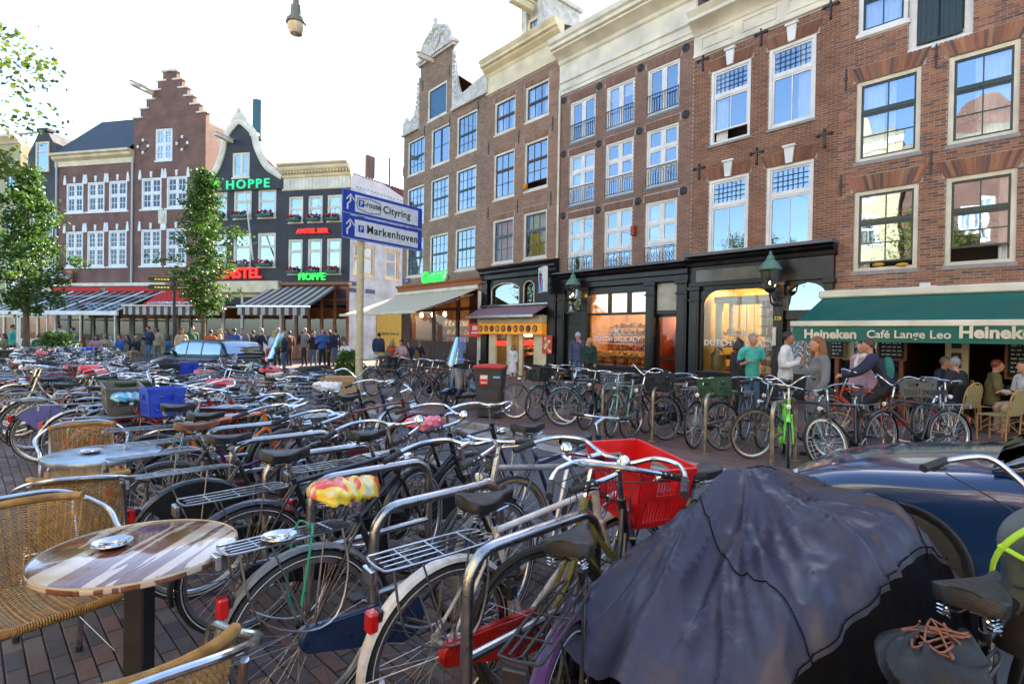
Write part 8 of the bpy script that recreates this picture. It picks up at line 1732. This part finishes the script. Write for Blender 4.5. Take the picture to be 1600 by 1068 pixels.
def person(x, y, face, label, h=1.75, top='navy', legs='denim', hair='dark', hairlen=0, pose='stand', female=False, skin=SKIN, near=False, long_top=0, jacket=False, scarf=None, hat=None, z=0, arms=None, bag=None, group=None, sleeve=1.0, seat_z=.46, skirt=False, beard=False, lean=0, seed=0, openj=None):
    s = h/1.75; r = empty('person', label, 'person', (x, y, z), RD(face-90), group); r.scale = (s, s, s)
    vox = .013 if near else .028; sit = pose in ('sit', 'cycle'); hz = {'sit': seat_z/s+.08, 'cycle': .98}.get(pose, .93)
    hip = Vector((0, -.02, hz)); fwd = {'cycle': .28, 'bend': .3, 'sit': .04}.get(pose, 0)+lean; sh = hip+Vector((0, fwd, .50-.25*fwd)); nk = sh+Vector((0, .01+fwd*.1, .09)); hd = nk+Vector((0, .03, .135))
    swd = .165 if female else .195
    if arms is None: arms = {'stand': (((.05, -.03, -.28), (.04, .06, -.53)),)*2, 'walk': (((.05, .1, -.26), (.05, .25, -.45)), ((.05, -.12, -.26), (.05, -.15, -.5))), 'hold': (((.06, -.03, -.27), (-.02, .22, -.2)), ((.06, -.03, -.27), (-.05, .24, -.16))), 'bend': (((.04, .1, -.25), (.02, .3, -.35)),)*2,
                             'sit': (((.06, .04, -.26), (-.02, .27, -.26)),)*2, 'cycle': (((.06, .18, -.2), (.04, .42, -.28)),)*2, 'drink': (((.06, .02, -.27), (-.06, .2, -.02)), ((.05, -.03, -.28), (.04, .06, -.52)))}[pose]
    if sit: L_ = [((.10, .40, hz-.03 if pose == 'sit' else hz-.28), (.10, .42, .07))]*2 if pose == 'sit' else [((.09, .32, .72), (.1, .12, .42)), ((.09, .38, .60), (.1, .22, .12))]
    elif pose == 'walk': L_ = [((.09, .14, .50), (.09, .12, .08)), ((.09, .0, .49), (.09, -.3, .12))]
    else: L_ = [((.10, .02, .49), (.11, .0, .08)), ((.09, .03, .49), (.12, -.03, .08))]
    wv = Vector((0, 0, 0)); S_ = []
    m = MB(); torso(m, hip-Vector((0, 0, .08)), sh+Vector((0, 0, .02)), [.13, .15, .12 if female else .135, .125, .15, .16, .11], [.09, .10, .085, .09, .10, .09, .06])
    m.tube([sh, nk, nk+Vector((0, .01, .06))], [.06, .052, .055], 10)
    m.ball(hd, (.074, .092, .108), 18, 14); m.ball(hd+Vector((0, .035, -.06)), (.05, .055, .055), 12, 10); m.tube([hd+Vector((0, .085, .01)), hd+Vector((0, .108, -.022))], [.009, .014], 7)
    for q in (-1, 1): m.ball(hd+Vector((q*.075, -.002, -.008)), (.012, .02, .03), 8, 6)
    if near: m.ball(hd+Vector((0, .088, -.052)), (.024, .012, .006), 8, 6); m.ball(hd+Vector((0, .086, -.062)), (.02, .012, .006), 8, 6); [m.ball(hd+Vector((q*.03, .078, .024)), (.02, .012, .006), 8, 6) for q in (-1, 1)]
    hands = []
    for q, (e, w_) in zip((1, -1), arms):
        S0 = sh+Vector((q*swd, 0, -.01)); E = S0+Vector((q*e[0], e[1], e[2])); W_ = S0+Vector((q*w_[0], w_[1], w_[2])); limb(m, [sh+Vector((q*.08, 0, .0)), S0, E, W_], [.06, .052, .04, .027])
        d = (W_-E).normalized(); m.ball(W_+d*.05, (.035, .03, .045) if abs(d.z) > .6 else (.033, .045, .022), 9, 7); hands.append((q, W_, d))
        sd = d.cross(Vector((0, 0, 1)) if abs(d.z) < .8 else Vector((0, 1, 0))).normalized(); up = sd.cross(d)
        for k in range(4): o = sd*(.024-.016*k); L1 = (.075, .085, .08, .062)[k]; m.tube([W_+d*.07+o, W_+d*(.07+L1*.55)+o-up*.012, W_+d*(.07+L1*.8)+o-up*.04], [.0105, .010, .0085], 6)
        m.tube([W_+d*.03+sd*.02, W_+d*.06+sd*.05-up*.01, W_+d*.09+sd*.055-up*.03], [.013, .011, .009], 6)
    for q, (kn, an) in zip((1, -1), L_):
        K = Vector((q*kn[0], kn[1], kn[2])); A = Vector((q*an[0], an[1], an[2])); limb(m, [hip+Vector((q*.08, 0, -.04)), K, K.lerp(A, .35)-Vector((0, .015, 0)), A], [.078, .052, .05, .033]); S_.append((q, K, A))
        m.ball(A+Vector((0, .05, -.03)), (.04, .1, .035), 8, 6)
    ob('body', remesh(m, [skin], vox, 'body', 2), r)
    # top
    m = MB(); inf = .028 if jacket else .014; lt = long_top
    torso(m, hip-Vector((0, 0, .06+lt)), sh+Vector((0, 0, .025)), [.155+lt*.25, .152+lt*.1, .128 if female else .142, .13, .155, .165, .09], [.10+lt*.15, .105+lt*.05, .09, .095, .11, .095, .06], inf)
    if female: [m.ball(sh+Vector((q*.07, .085, -.16)), (.06, .055, .06), 10, 8) for q in (-1, 1)]
    for q, (e, w_) in zip((1, -1), arms):
        S0 = sh+Vector((q*swd, 0, -.01)); E = S0+Vector((q*e[0], e[1], e[2])); W_ = S0+Vector((q*w_[0], w_[1], w_[2])); W2_ = E.lerp(W_, min(.93, sleeve)) if sleeve > .5 else None
        if W2_ is not None: limb(m, [sh+Vector((q*.07, 0, .01)), S0, E, W2_], [.065+inf, .056+inf, .045+inf, .034+inf*.7])
        else: limb(m, [sh+Vector((q*.07, 0, .01)), S0, S0.lerp(E, .6)], [.065+inf, .058+inf, .055+inf])
    t_me = remesh(m, [cl(top)], vox, 'top', 3); ob('jacket' if jacket else 'shirt', t_me, r)
    m = MB()
    for q, K, A in S_: limb(m, [hip+Vector((q*.075, 0, -.03)), K, K.lerp(A, .4)-Vector((0, .012, 0)), A+Vector((0, 0, .03))], [.092, .064, .058, .046])
    m.ball(hip-Vector((0, 0, .03)), (.155, .115, .12), 12, 8)
    if skirt: torso(m, Vector((0, .1 if sit else 0, .3)), hip, [.24, .22, .2, .17], [.2, .18, .15, .12], .01)
    ob('skirt' if skirt else 'trousers', remesh(m, [cl(legs)], vox, 'legs', 2), r)
    m = MB()
    for q, K, A in S_: m.tube([A+Vector((0, -.05, -.045)), A+Vector((0, .03, -.04)), A+Vector((0, .13, -.052)), A+Vector((0, .17, -.055))], [.036, .042, .038, .02], 9); m.cbox(A.x-.04, A.x+.04, A.y-.08, A.y+.17, A.z-.08, A.z-.062, .006)
    m.build('shoes', BLACKPL if legs != 'beige' else cl('brown'), r)
    # hair
    if hair:
        m = MB(); rr = random.Random(seed+len(label)); m.ball(hd+Vector((0, -.018, .03)), (.084, .094, .098), 16, 12)
        if hairlen:
            for k in range(34):
                a = pi*(.0+1.0*k/25)+pi; cx, cy = .078*cos(a), -.01+.085*sin(a)*1.0; dz = hairlen*rr.uniform(.8, 1.05)
                m.tube(smooth_path([hd+Vector((cx*.9, cy, .06)), hd+Vector((cx*1.12, cy*1.1-.01, -.04)), hd+Vector((cx*1.25+rr.uniform(-.02, .02), cy*1.1-.03, -.04-dz*.5)), hd+Vector((cx*1.1+rr.uniform(-.03, .03), cy-.05, -.04-dz))], 3), [.02, .021, .023, .024, .024, .024, .022, .018, .014, .006], 5)
        for v_ in range(len(m.v)):
            p = Vector(m.v[v_]); 
            if p.y > hd.y+.035 and p.z < hd.z+.055: m.v[v_] = (p.x, min(p.y, hd.y+.03), p.z)
            n_ = noise.noise(p*28)*.008; q_ = (p-hd).normalized()*n_; m.v[v_] = tuple(Vector(m.v[v_])+q_)
        m.build('hair', HAIRM[hair], r, smooth=70)
    if near:
        m = MB(); [m.ball(hd+Vector((q*.03, .0835, .006)), (.012, .006, .006), 8, 6) for q in (-1, 1)]; e_ = m.build('eyes', WHITE, r)
        m = MB(); [m.ball(hd+Vector((q*.03, .0885, .006)), (.0055, .003, .0055), 8, 6) for q in (-1, 1)]; m.build('pupil', BLACKPL, e_)
        m = MB(); m.ball(hd+Vector((0, .0965, -.056)), (.022, .005, .006), 8, 6); m.build('mouth', cm('lips', (.35, .09, .08), .5), r)
    if hat: m = MB(); m.ball(hd+Vector((0, -.012, .052)), (.092, .102, .09), 16, 10); m.tube([hd+Vector((.094*cos(a), -.01+.103*sin(a), .03)) for a in [2*pi*k/16 for k in range(16)]], .014, 6, closed=True); m.build('hat', cl(hat), r)
    if scarf: m = MB(); [m.tube([nk+Vector(((.075+.01*j)*cos(a), .0+(.07+.01*j)*sin(a), -.01-.03*j+.01*sin(3*a))) for a in [2*pi*k/14 for k in range(14)]], .026, 7, closed=True) for j in range(2)]; m.tube([nk+Vector((.03, .08, -.03)), nk+Vector((.04, .13, -.15)), nk+Vector((.04, .12, -.32))], [.03, .034, .03], 8); m.build('scarf', cl(scarf), r)
    if bag == 'backpack': m = MB(); m.grid(lambda i, j: (.15*cos(2*pi*i)*abs(sin(pi*min(.97, max(.03, j))))**.4, sh.y-.22+.10*sin(2*pi*i)*abs(sin(pi*min(.97, max(.03, j))))**.4, sh.z-.42+.46*j), 24, 16); m.build('backpack', cl('teal' if pose == 'cycle' else 'black'), r)
    if bag == 'tote': m = MB(); m.cbox(-.27, -.19, -.26, .06, .78, 1.06, .03); m.tube([Vector((-.24, -.1, 1.0)), sh+Vector((-.16, -.05, .06)), sh+Vector((-.05, .1, -.1))], .01, 6); m.build('shoulder_bag', cl('dark green'), r)
    if openj: m = MB(); m.grid(lambda i, j: (.055*(2*i-1)*(1-.4*j), sh.y+.118+.02*(.5-abs(j-.5)), sh.z-.5+.5*j), 4, 10); m.build('shirt_front', cl(openj), r)
    return r
def at_u(u, d): return (u-800)/FPX*d
# near figures on the right
pg = gp(1274, 713); person(pg.x, pg.y, 178, 'woman with long curly ginger hair in a draped grey top holding a handlebar', 1.67, 'grey', 'light denim', 'ginger', .30, near=True, female=True, long_top=.22, arms=(((.05, .0, -.28), (.03, .06, -.52)), ((.07, .03, -.27), (.10, .16, -.43))))
person(at_u(1348, 9.7), 9.7, 200, 'woman in pale pink jacket with patterned scarf behind the cyclist', 1.62, 'pink', 'grey', 'dark', 0, near=True, female=True, jacket=True, scarf='white')
CX, CY = at_u(1392, 8.9), 8.9
person(CX, CY, 150, 'cyclist in navy jacket with a teal backpack riding a red bicycle', 1.68, 'navy', 'black', 'brown', pose='cycle', near=True, jacket=True, bag='backpack')
bk = bike(CX-.25*cos(RD(150)), CY-.25*sin(RD(150)), 150, 'red bicycle ridden by the man with the teal backpack', 1, 'dia', 'red', guards='red', case='red', kick=False, bars='high')
person(at_u(1230, 10.3), 10.3, 330, 'man in white jacket looking down at his hands by scrolled door', 1.78, 'white', 'black', 'dark', near=True, pose='hold', jacket=True, skin=SKIN2)
person(at_u(1176, 11), 11, 275, 'grey-haired man in turquoise T-shirt and jeans outside the wide window', 1.74, 'turquoise', 'denim', 'grey', near=True, pose='hold', sleeve=.3)
person(at_u(1149, 11.4), 11.2, 0, 'dark-haired woman in black leather jacket with dark red scarf', 1.62, 'black', 'black', 'dark', .08, near=True, female=True, jacket=True, pose='stand', scarf='red')
person(at_u(903, 17.5), 17.5, 250, 'person in blue beanie and dark plaid jacket on the phone', 1.76, 'plaid', 'denim', None, near=True, hat='pale blue', jacket=True, arms=(((.05, -.03, -.28), (.04, .06, -.53)), ((.07, .06, -.25), (-.08, .12, .02))))
person(at_u(921, 17.3), 17.3, 262, 'blonde woman in dark green jacket beside the person in beanie', 1.6, 'dark green', 'black', 'blond', .2, near=True, female=True, jacket=True, openj='black')
person(at_u(802, 21.5), 21.5, 255, 'small dark-haired girl in white dress at the snack shop door', 1.25, 'white', 'white', 'dark', .1, near=True, female=True, skirt=True)
# seated café guests at the right
def rattan(x, y, face, lab):
    r = empty('rattan_chair', lab, 'chair', (x, y, 0), RD(face-90), 'rattan chairs of the green-awning café'); W_ = .22; RT = cm('rattan_cane', (.4, .22, .08), .5)
    m = MB(); m.tube(smooth_path([(-W_, -.2, 0), (-W_, -.22, .45), (-W_-.01, -.27, .75), (-W_*.6, -.3, .88), (0, -.31, .92), (W_*.6, -.3, .88), (W_+.01, -.27, .75), (W_, -.22, .45), (W_, -.2, 0)], 5), .014, 7); [m.tube([(q*W_*.9, .2, 0), (q*W_*.9, .2, .44)], .013, 7) for q in (-1, 1)]; [m.tube(smooth_path([(q*W_*.9, .2, .15), (q*W_, 0, .3), (q*W_, -.2, .15)], 4), .009, 6) for q in (-1, 1)]; m.build('frame', RT, r)
    m = MB(); m.grid(lambda i, j: ((2*i-1)*W_*.95*(1-.25*j**3), -.235-.07*j, .46+.42*j), 8, 8); m.build('backrest', WVM, r); m = MB(); m.cbox(-W_, W_, -.21, .21, .435, .455, .01); m.build('seat', WVM, r); return r
def weave_mat():
    m, t, b = nmat('rattan_weave'); L = t.links.new; tc = t.nodes.new('ShaderNodeTexCoord'); k = t.nodes.new('ShaderNodeTexChecker'); k.inputs['Scale'].default_value = 38; k.inputs['Color1'].default_value = (.6, .48, .2, 1); k.inputs['Color2'].default_value = (.06, .04, .02, 1); L(tc.outputs['Object'], k.inputs[0]); L(k.outputs[0], b.inputs['Base Color']); b.inputs['Roughness'].default_value = .5; return m
WVM = weave_mat()
for u, d, fc, lab in ((1498, 10.2, 110, 'rattan chair under the man in dark coat'), (1562, 9.2, 115, 'rattan chair right of the grey crate bicycle'), (1470, 11.4, -60, 'rattan chair of the older smiling man'), (1440, 11.8, 90, 'empty rattan chair by the dark doorway'), (1592, 9.6, 140, 'rattan chair at right edge of the terrace')): rattan(at_u(u, d), d, fc, lab)
person(at_u(1473, 11.3), 11.3, 300, 'older smiling man with white hair seated facing us', 1.72, 'navy', 'black', 'grey', pose='sit', near=True, jacket=True)
person(at_u(1497, 10.3), 10.3, 110, 'grey-haired man in dark coat seated with his back to us', 1.74, 'black', 'black', 'grey', pose='sit', near=True, jacket=True)
person(at_u(1553, 10.4), 10.4, 330, 'woman with short auburn hair and olive jacket seated at a table', 1.68, 'olive', 'black', 'auburn', pose='sit', near=True, female=True, jacket=True)
rattan(at_u(1553, 10.4), 10.4, 330, 'rattan chair under the woman with auburn hair')
person(at_u(1606, 9.9), 9.9, 170, 'person in white shirt seated at the right edge', 1.72, 'white', 'beige', 'dark', pose='sit', near=True)
for u, d, lab in ((1580, 10.3, 'round terrace table with drinks beside the woman with auburn hair'), (1484, 10.9, 'round terrace table between the two men')):
    r = empty('terrace_table', lab, 'table', (at_u(u, d), d, 0)); m = MB(); m.lathe([(0, .74), (.32, .74), (.32, .71), (0, .71)], 30); m.build('table_top', cm('dark_table', (.07, .03, .02), .3), r); m = MB(); m.tube([(0, 0, 0), (0, 0, .71)], .03, 8); m.lathe([(0, .0), (.22, 0), (.22, .02), (.03, .05)], 18); m.build('pedestal', IRON, r)
    g = empty('drinking_glass', 'glass standing on the %s' % ('table by the auburn-haired woman' if u > 1500 else 'table between the two men'), 'glass', (at_u(u, d)-.08, d-.05, .741)); m = MB(); m.lathe([(0, 0), (.03, 0), (.035, .12), (.032, .12), (.028, .01), (0, .01)], 14); m.build('tumbler', GLASSB, g)
# the crowd on the left-hand terraces
r_ = random.Random(77)
crowd = [(232, 27, 'navy', 'denim', 'dark', 250, 'hold', 'man in dark jacket holding a phone, left of the tan jacket'), (246, 28, 'beige', 'grey', 'dark', 120, 'stand', 'person in pale tan jacket seen from behind'), (284, 23, 'beige', 'black', 'auburn', 320, 'stand', 'woman with auburn hair in beige jacket'), (300, 23.5, 'green', 'black', 'dark', 330, 'stand', 'dark-haired man in green-grey jacket'),
 (329, 24, 'orange', 'black', 'brown', 100, 'stand', 'person in bright orange vest near the young tree'), (343, 25, 'beige', 'denim', 'blond', 200, 'stand', 'blond woman in cream jacket before the canopy'), (366, 25, 'blue', 'denim', 'dark', 110, 'stand', 'man in blue shirt with his back to us'), (379, 26, 'grey', 'black', 'brown', 270, 'stand', 'man in grey jacket over white shirt'),
 (395, 25, 'black', 'black', 'dark', 200, 'stand', 'man in black jacket in the middle of the crowd'), (408, 24, 'navy', 'denim', 'grey', 60, 'walk', 'man in navy anorak with small backpack'), (422, 22, 'pale blue', 'red', 'blond', 80, 'bend', 'blond woman in grey-blue jacket bending forward'), (434, 25, 'navy', 'black', 'grey', 250, 'stand', 'grey-haired man in navy sweater'), (444, 22.5, 'navy', 'denim', 'blond', 190, 'stand', 'tall fair man in navy blazer and jeans'),
 (476, 26, 'grey', 'black', 'grey', 240, 'stand', 'grey-haired man behind the scooter windscreen'), (490, 26, 'black', 'denim', 'brown', 280, 'drink', 'man in black coat drinking by the timber door'), (504, 25, 'blue', 'black', 'brown', 300, 'hold', 'man in bright blue jacket with a glass'), (514, 25.5, 'navy', 'black', 'auburn', 210, 'stand', 'woman with auburn hair in dark coat'), (524, 27, 'navy', 'denim', 'dark', 150, 'stand', 'man in navy jersey right of the group'),
 (452, 27, 'brown', 'black', 'dark', 150, 'stand', 'man in brown coat at the striped awning'), (355, 27, 'purple', 'black', 'brown', 230, 'stand', 'woman in purple top deeper in the crowd'), (592, 24.2, 'navy', 'beige', 'dark', 80, 'stand', 'man in navy blazer and beige trousers right of the sign pole'), (92, 26, 'white', 'denim', 'dark', 120, 'walk', 'person in white shirt walking at far left'), (20, 24, 'turquoise', 'black', 'dark', 30, 'stand', 'person in turquoise top and dark hat at left edge'), (114, 27, 'blue', 'black', 'dark', 210, 'stand', 'person in blue jacket by the left tree')]
for i, (u, d, tp, lg, hr, fc, ps, lab) in enumerate(crowd):
    person(at_u(u, d), d, fc, lab, r_.uniform(1.66, 1.86), tp, lg, hr, .12 if 'woman' in lab else 0, ps, 'woman' in lab, jacket=('jacket' in lab or 'coat' in lab or 'blazer' in lab), bag='backpack' if 'backpack' in lab else None, seed=i, openj='white' if 'white shirt' in lab and 'over' in lab else None)
seated = [(150, 28, 'pink'), (163, 28.5, 'beige'), (188, 28, 'blue'), (200, 29, 'navy'), (214, 28.5, 'black'), (130, 29, 'red'), (60, 27, 'teal'), (38, 27.5, 'purple'), (8, 26, 'olive'), (175, 30, 'white'), (262, 29, 'denim'), (540, 24, 'white'), (612, 25, 'orange'), (628, 24.5, 'pink'), (640, 25.5, 'navy'), (655, 26, 'black')]
for i, (u, d, tp) in enumerate(seated):
    fc = r_.choice([250, 300, 200, 60, 120]); hr = r_.choice(['dark', 'brown', 'blond', 'grey', 'brown', 'auburn']); side = 'brown café terrace' if u > 560 else ('alley corner' if u > 500 else 'glass-roofed terrace')
    person(at_u(u, d), d, fc, 'seated guest with %s hair in %s top, %s' % (hr, tp, side), r_.uniform(1.66, 1.82), tp, r_.choice(['black', 'denim', 'beige']), hr, r_.choice([0, 0, .12]), 'sit', seed=100+i, group='guests seated on the terraces')
    x_, y_ = at_u(u, d), d; ch = rattan(x_, y_, fc, 'rattan chair under the guest in %s top with %s hair, %s' % (tp, hr, side)); ch['group'] = 'rattan chairs on the far terraces'
# ================================================================ TREES AND PLANTS
def leaf_mat(name, c1, c2):
    m, t, b = nmat(name); L = t.links.new; out = t.nodes['Material Output']; g = t.nodes.new('ShaderNodeNewGeometry'); cr = t.nodes.new('ShaderNodeValToRGB'); L(g.outputs['Random Per Island'], cr.inputs[0]); e = cr.color_ramp.elements; e[0].color = (*c1, 1); e[1].color = (*c2, 1)
    L(cr.outputs[0], b.inputs['Base Color']); b.inputs['Roughness'].default_value = .5; tr = t.nodes.new('ShaderNodeBsdfTranslucent'); L(cr.outputs[0], tr.inputs[0]); mx = t.nodes.new('ShaderNodeMixShader'); mx.inputs[0].default_value = .4; L(b.outputs[0], mx.inputs[1]); L(tr.outputs[0], mx.inputs[2]); L(mx.outputs[0], out.inputs[0]); return m
LEAFG = leaf_mat('leaf_green', (.03, .09, .012), (.1, .18, .025)); LEAFY = leaf_mat('leaf_yellow_green', (.07, .13, .015), (.2, .24, .02)); LEAFD = leaf_mat('leaf_dark', (.012, .045, .012), (.035, .09, .02))
BARK = mat('bark', (.1, .08, .055), .9, var=.4, scale=6, bump=.8, bscale=25, stretch=(1, 1, .3))
def leaf(m, p, s, r):
    d = Vector((r.gauss(0, 1), r.gauss(0, 1), r.gauss(-.3, .7))).normalized(); w_ = d.cross(Vector((r.gauss(0, 1), r.gauss(0, 1), r.gauss(0, 1)))).normalized()*s*.38; n_ = d.cross(w_).normalized()*s*.12
    m.add([p, p+d*s*.4+w_-n_, p+d*s, p+d*s*.4-w_-n_, p+d*s*.45], [(0, 1, 4), (1, 2, 4), (2, 3, 4), (3, 0, 4)])
def tree(x, y, h, z0, label, crown, trunk_r, nleaf, ls, lm, seed, twigs=60, name='tree', lean=(0, 0)):
    """crown(t) -> radius at height fraction t of the crown"""
    r = random.Random(seed); t = empty(name, label, 'tree', (x, y, 0)); m = MB(); top = Vector((lean[0], lean[1], h)); H = h-z0
    P = [Vector((lean[0]*k/8+r.uniform(-.05, .05)*(k > 0), lean[1]*k/8+r.uniform(-.05, .05)*(k > 0), h*k/8)) for k in range(9)]; m.tube(smooth_path(P, 3), [trunk_r*(1-.92*k/24) for k in range(25)], 9)
    g = MB(); ends = []
    for k in range(twigs):
        f = (k+.5)/twigs; z = z0+H*f*.98; a = k*2.4+r.uniform(-.4, .4); R = crown(f)*r.choice((.45, .7, .9, 1.1, 1.3))*r.uniform(.85, 1.1); b = Vector((lean[0]*z/h, lean[1]*z/h, z-H*.06)); e = Vector((cos(a)*R, sin(a)*R, H*r.uniform(.02, .09)*(1-f*.5)))
        mid = b+e*.5+Vector((0, 0, -.04*R)); m.tube([b, mid, b+e], [trunk_r*.3*(1-f)+.012, trunk_r*.15*(1-f)+.008, .004], 5); ends.append((b, e))
    cl_ = []
    for b, e in ends:
        for q in range(3): f = r.uniform(.35, 1.05); cl_.append((b+e*f+Vector((r.gauss(0, .12), r.gauss(0, .12), r.gauss(0, .1)))*max(.4, e.length), r.uniform(.5, 1.2)))
    for k in range(nleaf):
        c, w_ = r.choice(cl_); sp = .16*w_*max(.5, crown(.4)); p = c+Vector((r.gauss(0, sp), r.gauss(0, sp), r.gauss(0, sp*.6))); leaf(g, p, ls*r.uniform(.6, 1.3), r)
    m.build('trunk', BARK, t); o = g.build('crown', lm, t, smooth=0); o['kind'] = 'stuff'; return t
p = at(42, 480, 21); tree(p.x, p.y, 8.0, 2.6, 'spreading green tree at left edge in front of the black house', lambda f: 1.7*(1-f)**.6*(.55+.45*min(1, f*5)), .13, 8500, .14, LEAFG, 3, 60)
p = at(316, 480, 24); tree(p.x, p.y, 9.0, 2.6, 'slim columnar green tree before the café with bell gable', lambda f: 1.38*sin(pi*min(1, f*.86+.14))**.7*(1-.35*f), .11, 8000, .14, LEAFG, 5, 70)
p = at(-60, 150, 10); tree(p.x-1.95, p.y, 8.2, 4.9, 'yellow-lit tree whose leafy branch enters at the top left', lambda f: 2.1*sin(pi*min(1, f*.8+.15))**.6, .17, 14000, .12, LEAFY, 8, 60)
def shrub(x, y, z, R, H, n, ls, lm, label, seed, pot=None):
    r = random.Random(seed); t = empty('potted_plant', label, 'plant', (x, y, z)); g = MB(); s = MB()
    for k in range(14): a = r.uniform(0, 6.28); q = R*r.uniform(.2, .9); s.tube([(0, 0, .2), (cos(a)*q*.5, sin(a)*q*.5, H*.5), (cos(a)*q, sin(a)*q, H*r.uniform(.6, 1))], [.015, .01, .004], 4)
    for k in range(n): a = r.uniform(0, 6.28); f = r.random(); q = R*sqrt(r.random())*(.5+.5*sin(pi*min(1, f+.15))); leaf(g, Vector((cos(a)*q, sin(a)*q, .3+H*.8*f)), ls*r.uniform(.6, 1.3), r)
    s.build('stem', BARK, t); g.build('leaves', lm, t, smooth=0)['kind'] = 'stuff'; m = MB(); m.lathe([(0, 0), (R*.45, 0), (R*.6, .38), (R*.62, .42), (R*.55, .42), (R*.5, .36), (0, .36)], 18); m.build('pot', pot or cm('terracotta', (.25, .09, .05), .8), t)
p = at(92, 530, 18.5); shrub(p.x, p.y, 0, .85, 1.5, 2600, .12, LEAFG, 'big leafy shrub in a pot before the glass-roofed terrace', 4)
p = at(545, 570, 14.5); shrub(p.x, p.y, 0, .5, 1.1, 1200, .09, LEAFG, 'green bush in a flowered planter left of the sign pole', 6, bag_mat('planter_flowers', [(.35, .2, .02), (.05, .12, .03), (.4, .05, .03)]))
for i, (a, n) in enumerate(((21, -6.2), (-6, -6.5))): p = st(a, n); tree(p.x, p.y, 9.5, 3, 'broad street tree behind the camera, %s' % ('far right one', 'left one')[i], lambda f: 2.6*sin(pi*min(1, f*.85+.13))**.6, .18, 9000, .16, LEAFY, 30+i, 60)

# ---- pieces that stand apart become parts of their own
def split_parts(names):
    for o in [o for o in bpy.data.objects if o.type == 'MESH' and o.name.split('.')[0] in names and not o.get('kind')]:
        b = bmesh.new(); b.from_mesh(o.data); b.verts.ensure_lookup_table(); seen = {}; isl = []
        for v in b.verts:
            if v.index in seen: continue
            st_k = [v]; seen[v.index] = len(isl); cur = [v.index]
            while st_k:
                q = st_k.pop()
                for e in q.link_edges:
                    w2 = e.other_vert(q)
                    if w2.index not in seen: seen[w2.index] = len(isl); cur.append(w2.index); st_k.append(w2)
            isl.append(cur)
        bb = []
        for c in isl: P = [b.verts[i].co for i in c]; bb.append([set(c), [min(p[k] for p in P)-.006 for k in range(3)], [max(p[k] for p in P)+.006 for k in range(3)]])
        ch = True
        while ch:
            ch = False
            for i in range(len(bb)):
                for j in range(i+1, len(bb)):
                    if all(bb[i][1][k] <= bb[j][2][k] and bb[j][1][k] <= bb[i][2][k] for k in range(3)):
                        bb[i] = [bb[i][0] | bb[j][0], [min(bb[i][1][k], bb[j][1][k]) for k in range(3)], [max(bb[i][2][k], bb[j][2][k]) for k in range(3)]]; bb.pop(j); ch = True; break
                if ch: break
        b.free()
        if len(bb) < 2 or len(bb) > 60: continue
        for n_, (vs_, _, _) in enumerate(bb):
            c = bmesh.new(); c.from_mesh(o.data); c.verts.ensure_lookup_table(); bmesh.ops.delete(c, geom=[v for v in c.verts if v.index not in vs_], context='VERTS')
            me = bpy.data.meshes.new(o.data.name); c.to_mesh(me); c.free()
            for mm_ in o.data.materials: 
                if n_ == 0 or True: me.materials.append(mm_)
            p_ = ob(o.name.split('.')[0], me, o.parent); p_.matrix_local = o.matrix_local.copy()
        if not o.children: bpy.data.objects.remove(o)
split_parts({'foot_plate', 'gourd', 'drain_pipe', 'wall_anchor', 'gable_scroll', 'stall_riser', 'pilaster', 'inner_columns', 'ceiling_light', 'door_post', 'red_header', 'headlight', 'tail_light', 'mirror', 'door_handle', 'door_seam', 'pendant_lamp', 'red_lamp', 'cornice_panel', 'stone_block', 'round_panel', 'name_plate', 'awning_arm', 'folding_arm', 'cone_edge', 'open_sign', 'terrace_post', 'picture_frame', 'sticker_print', 'cheese_stack', 'hoist_beam', 'keystone', 'gable', 'chimney', 'dormer', 'curtain', 'bracket', 'food_picture', 'dentil', 'frieze_board', 'coping', 'grips', 'arch_trim', 'roof_bar', 'lock'})
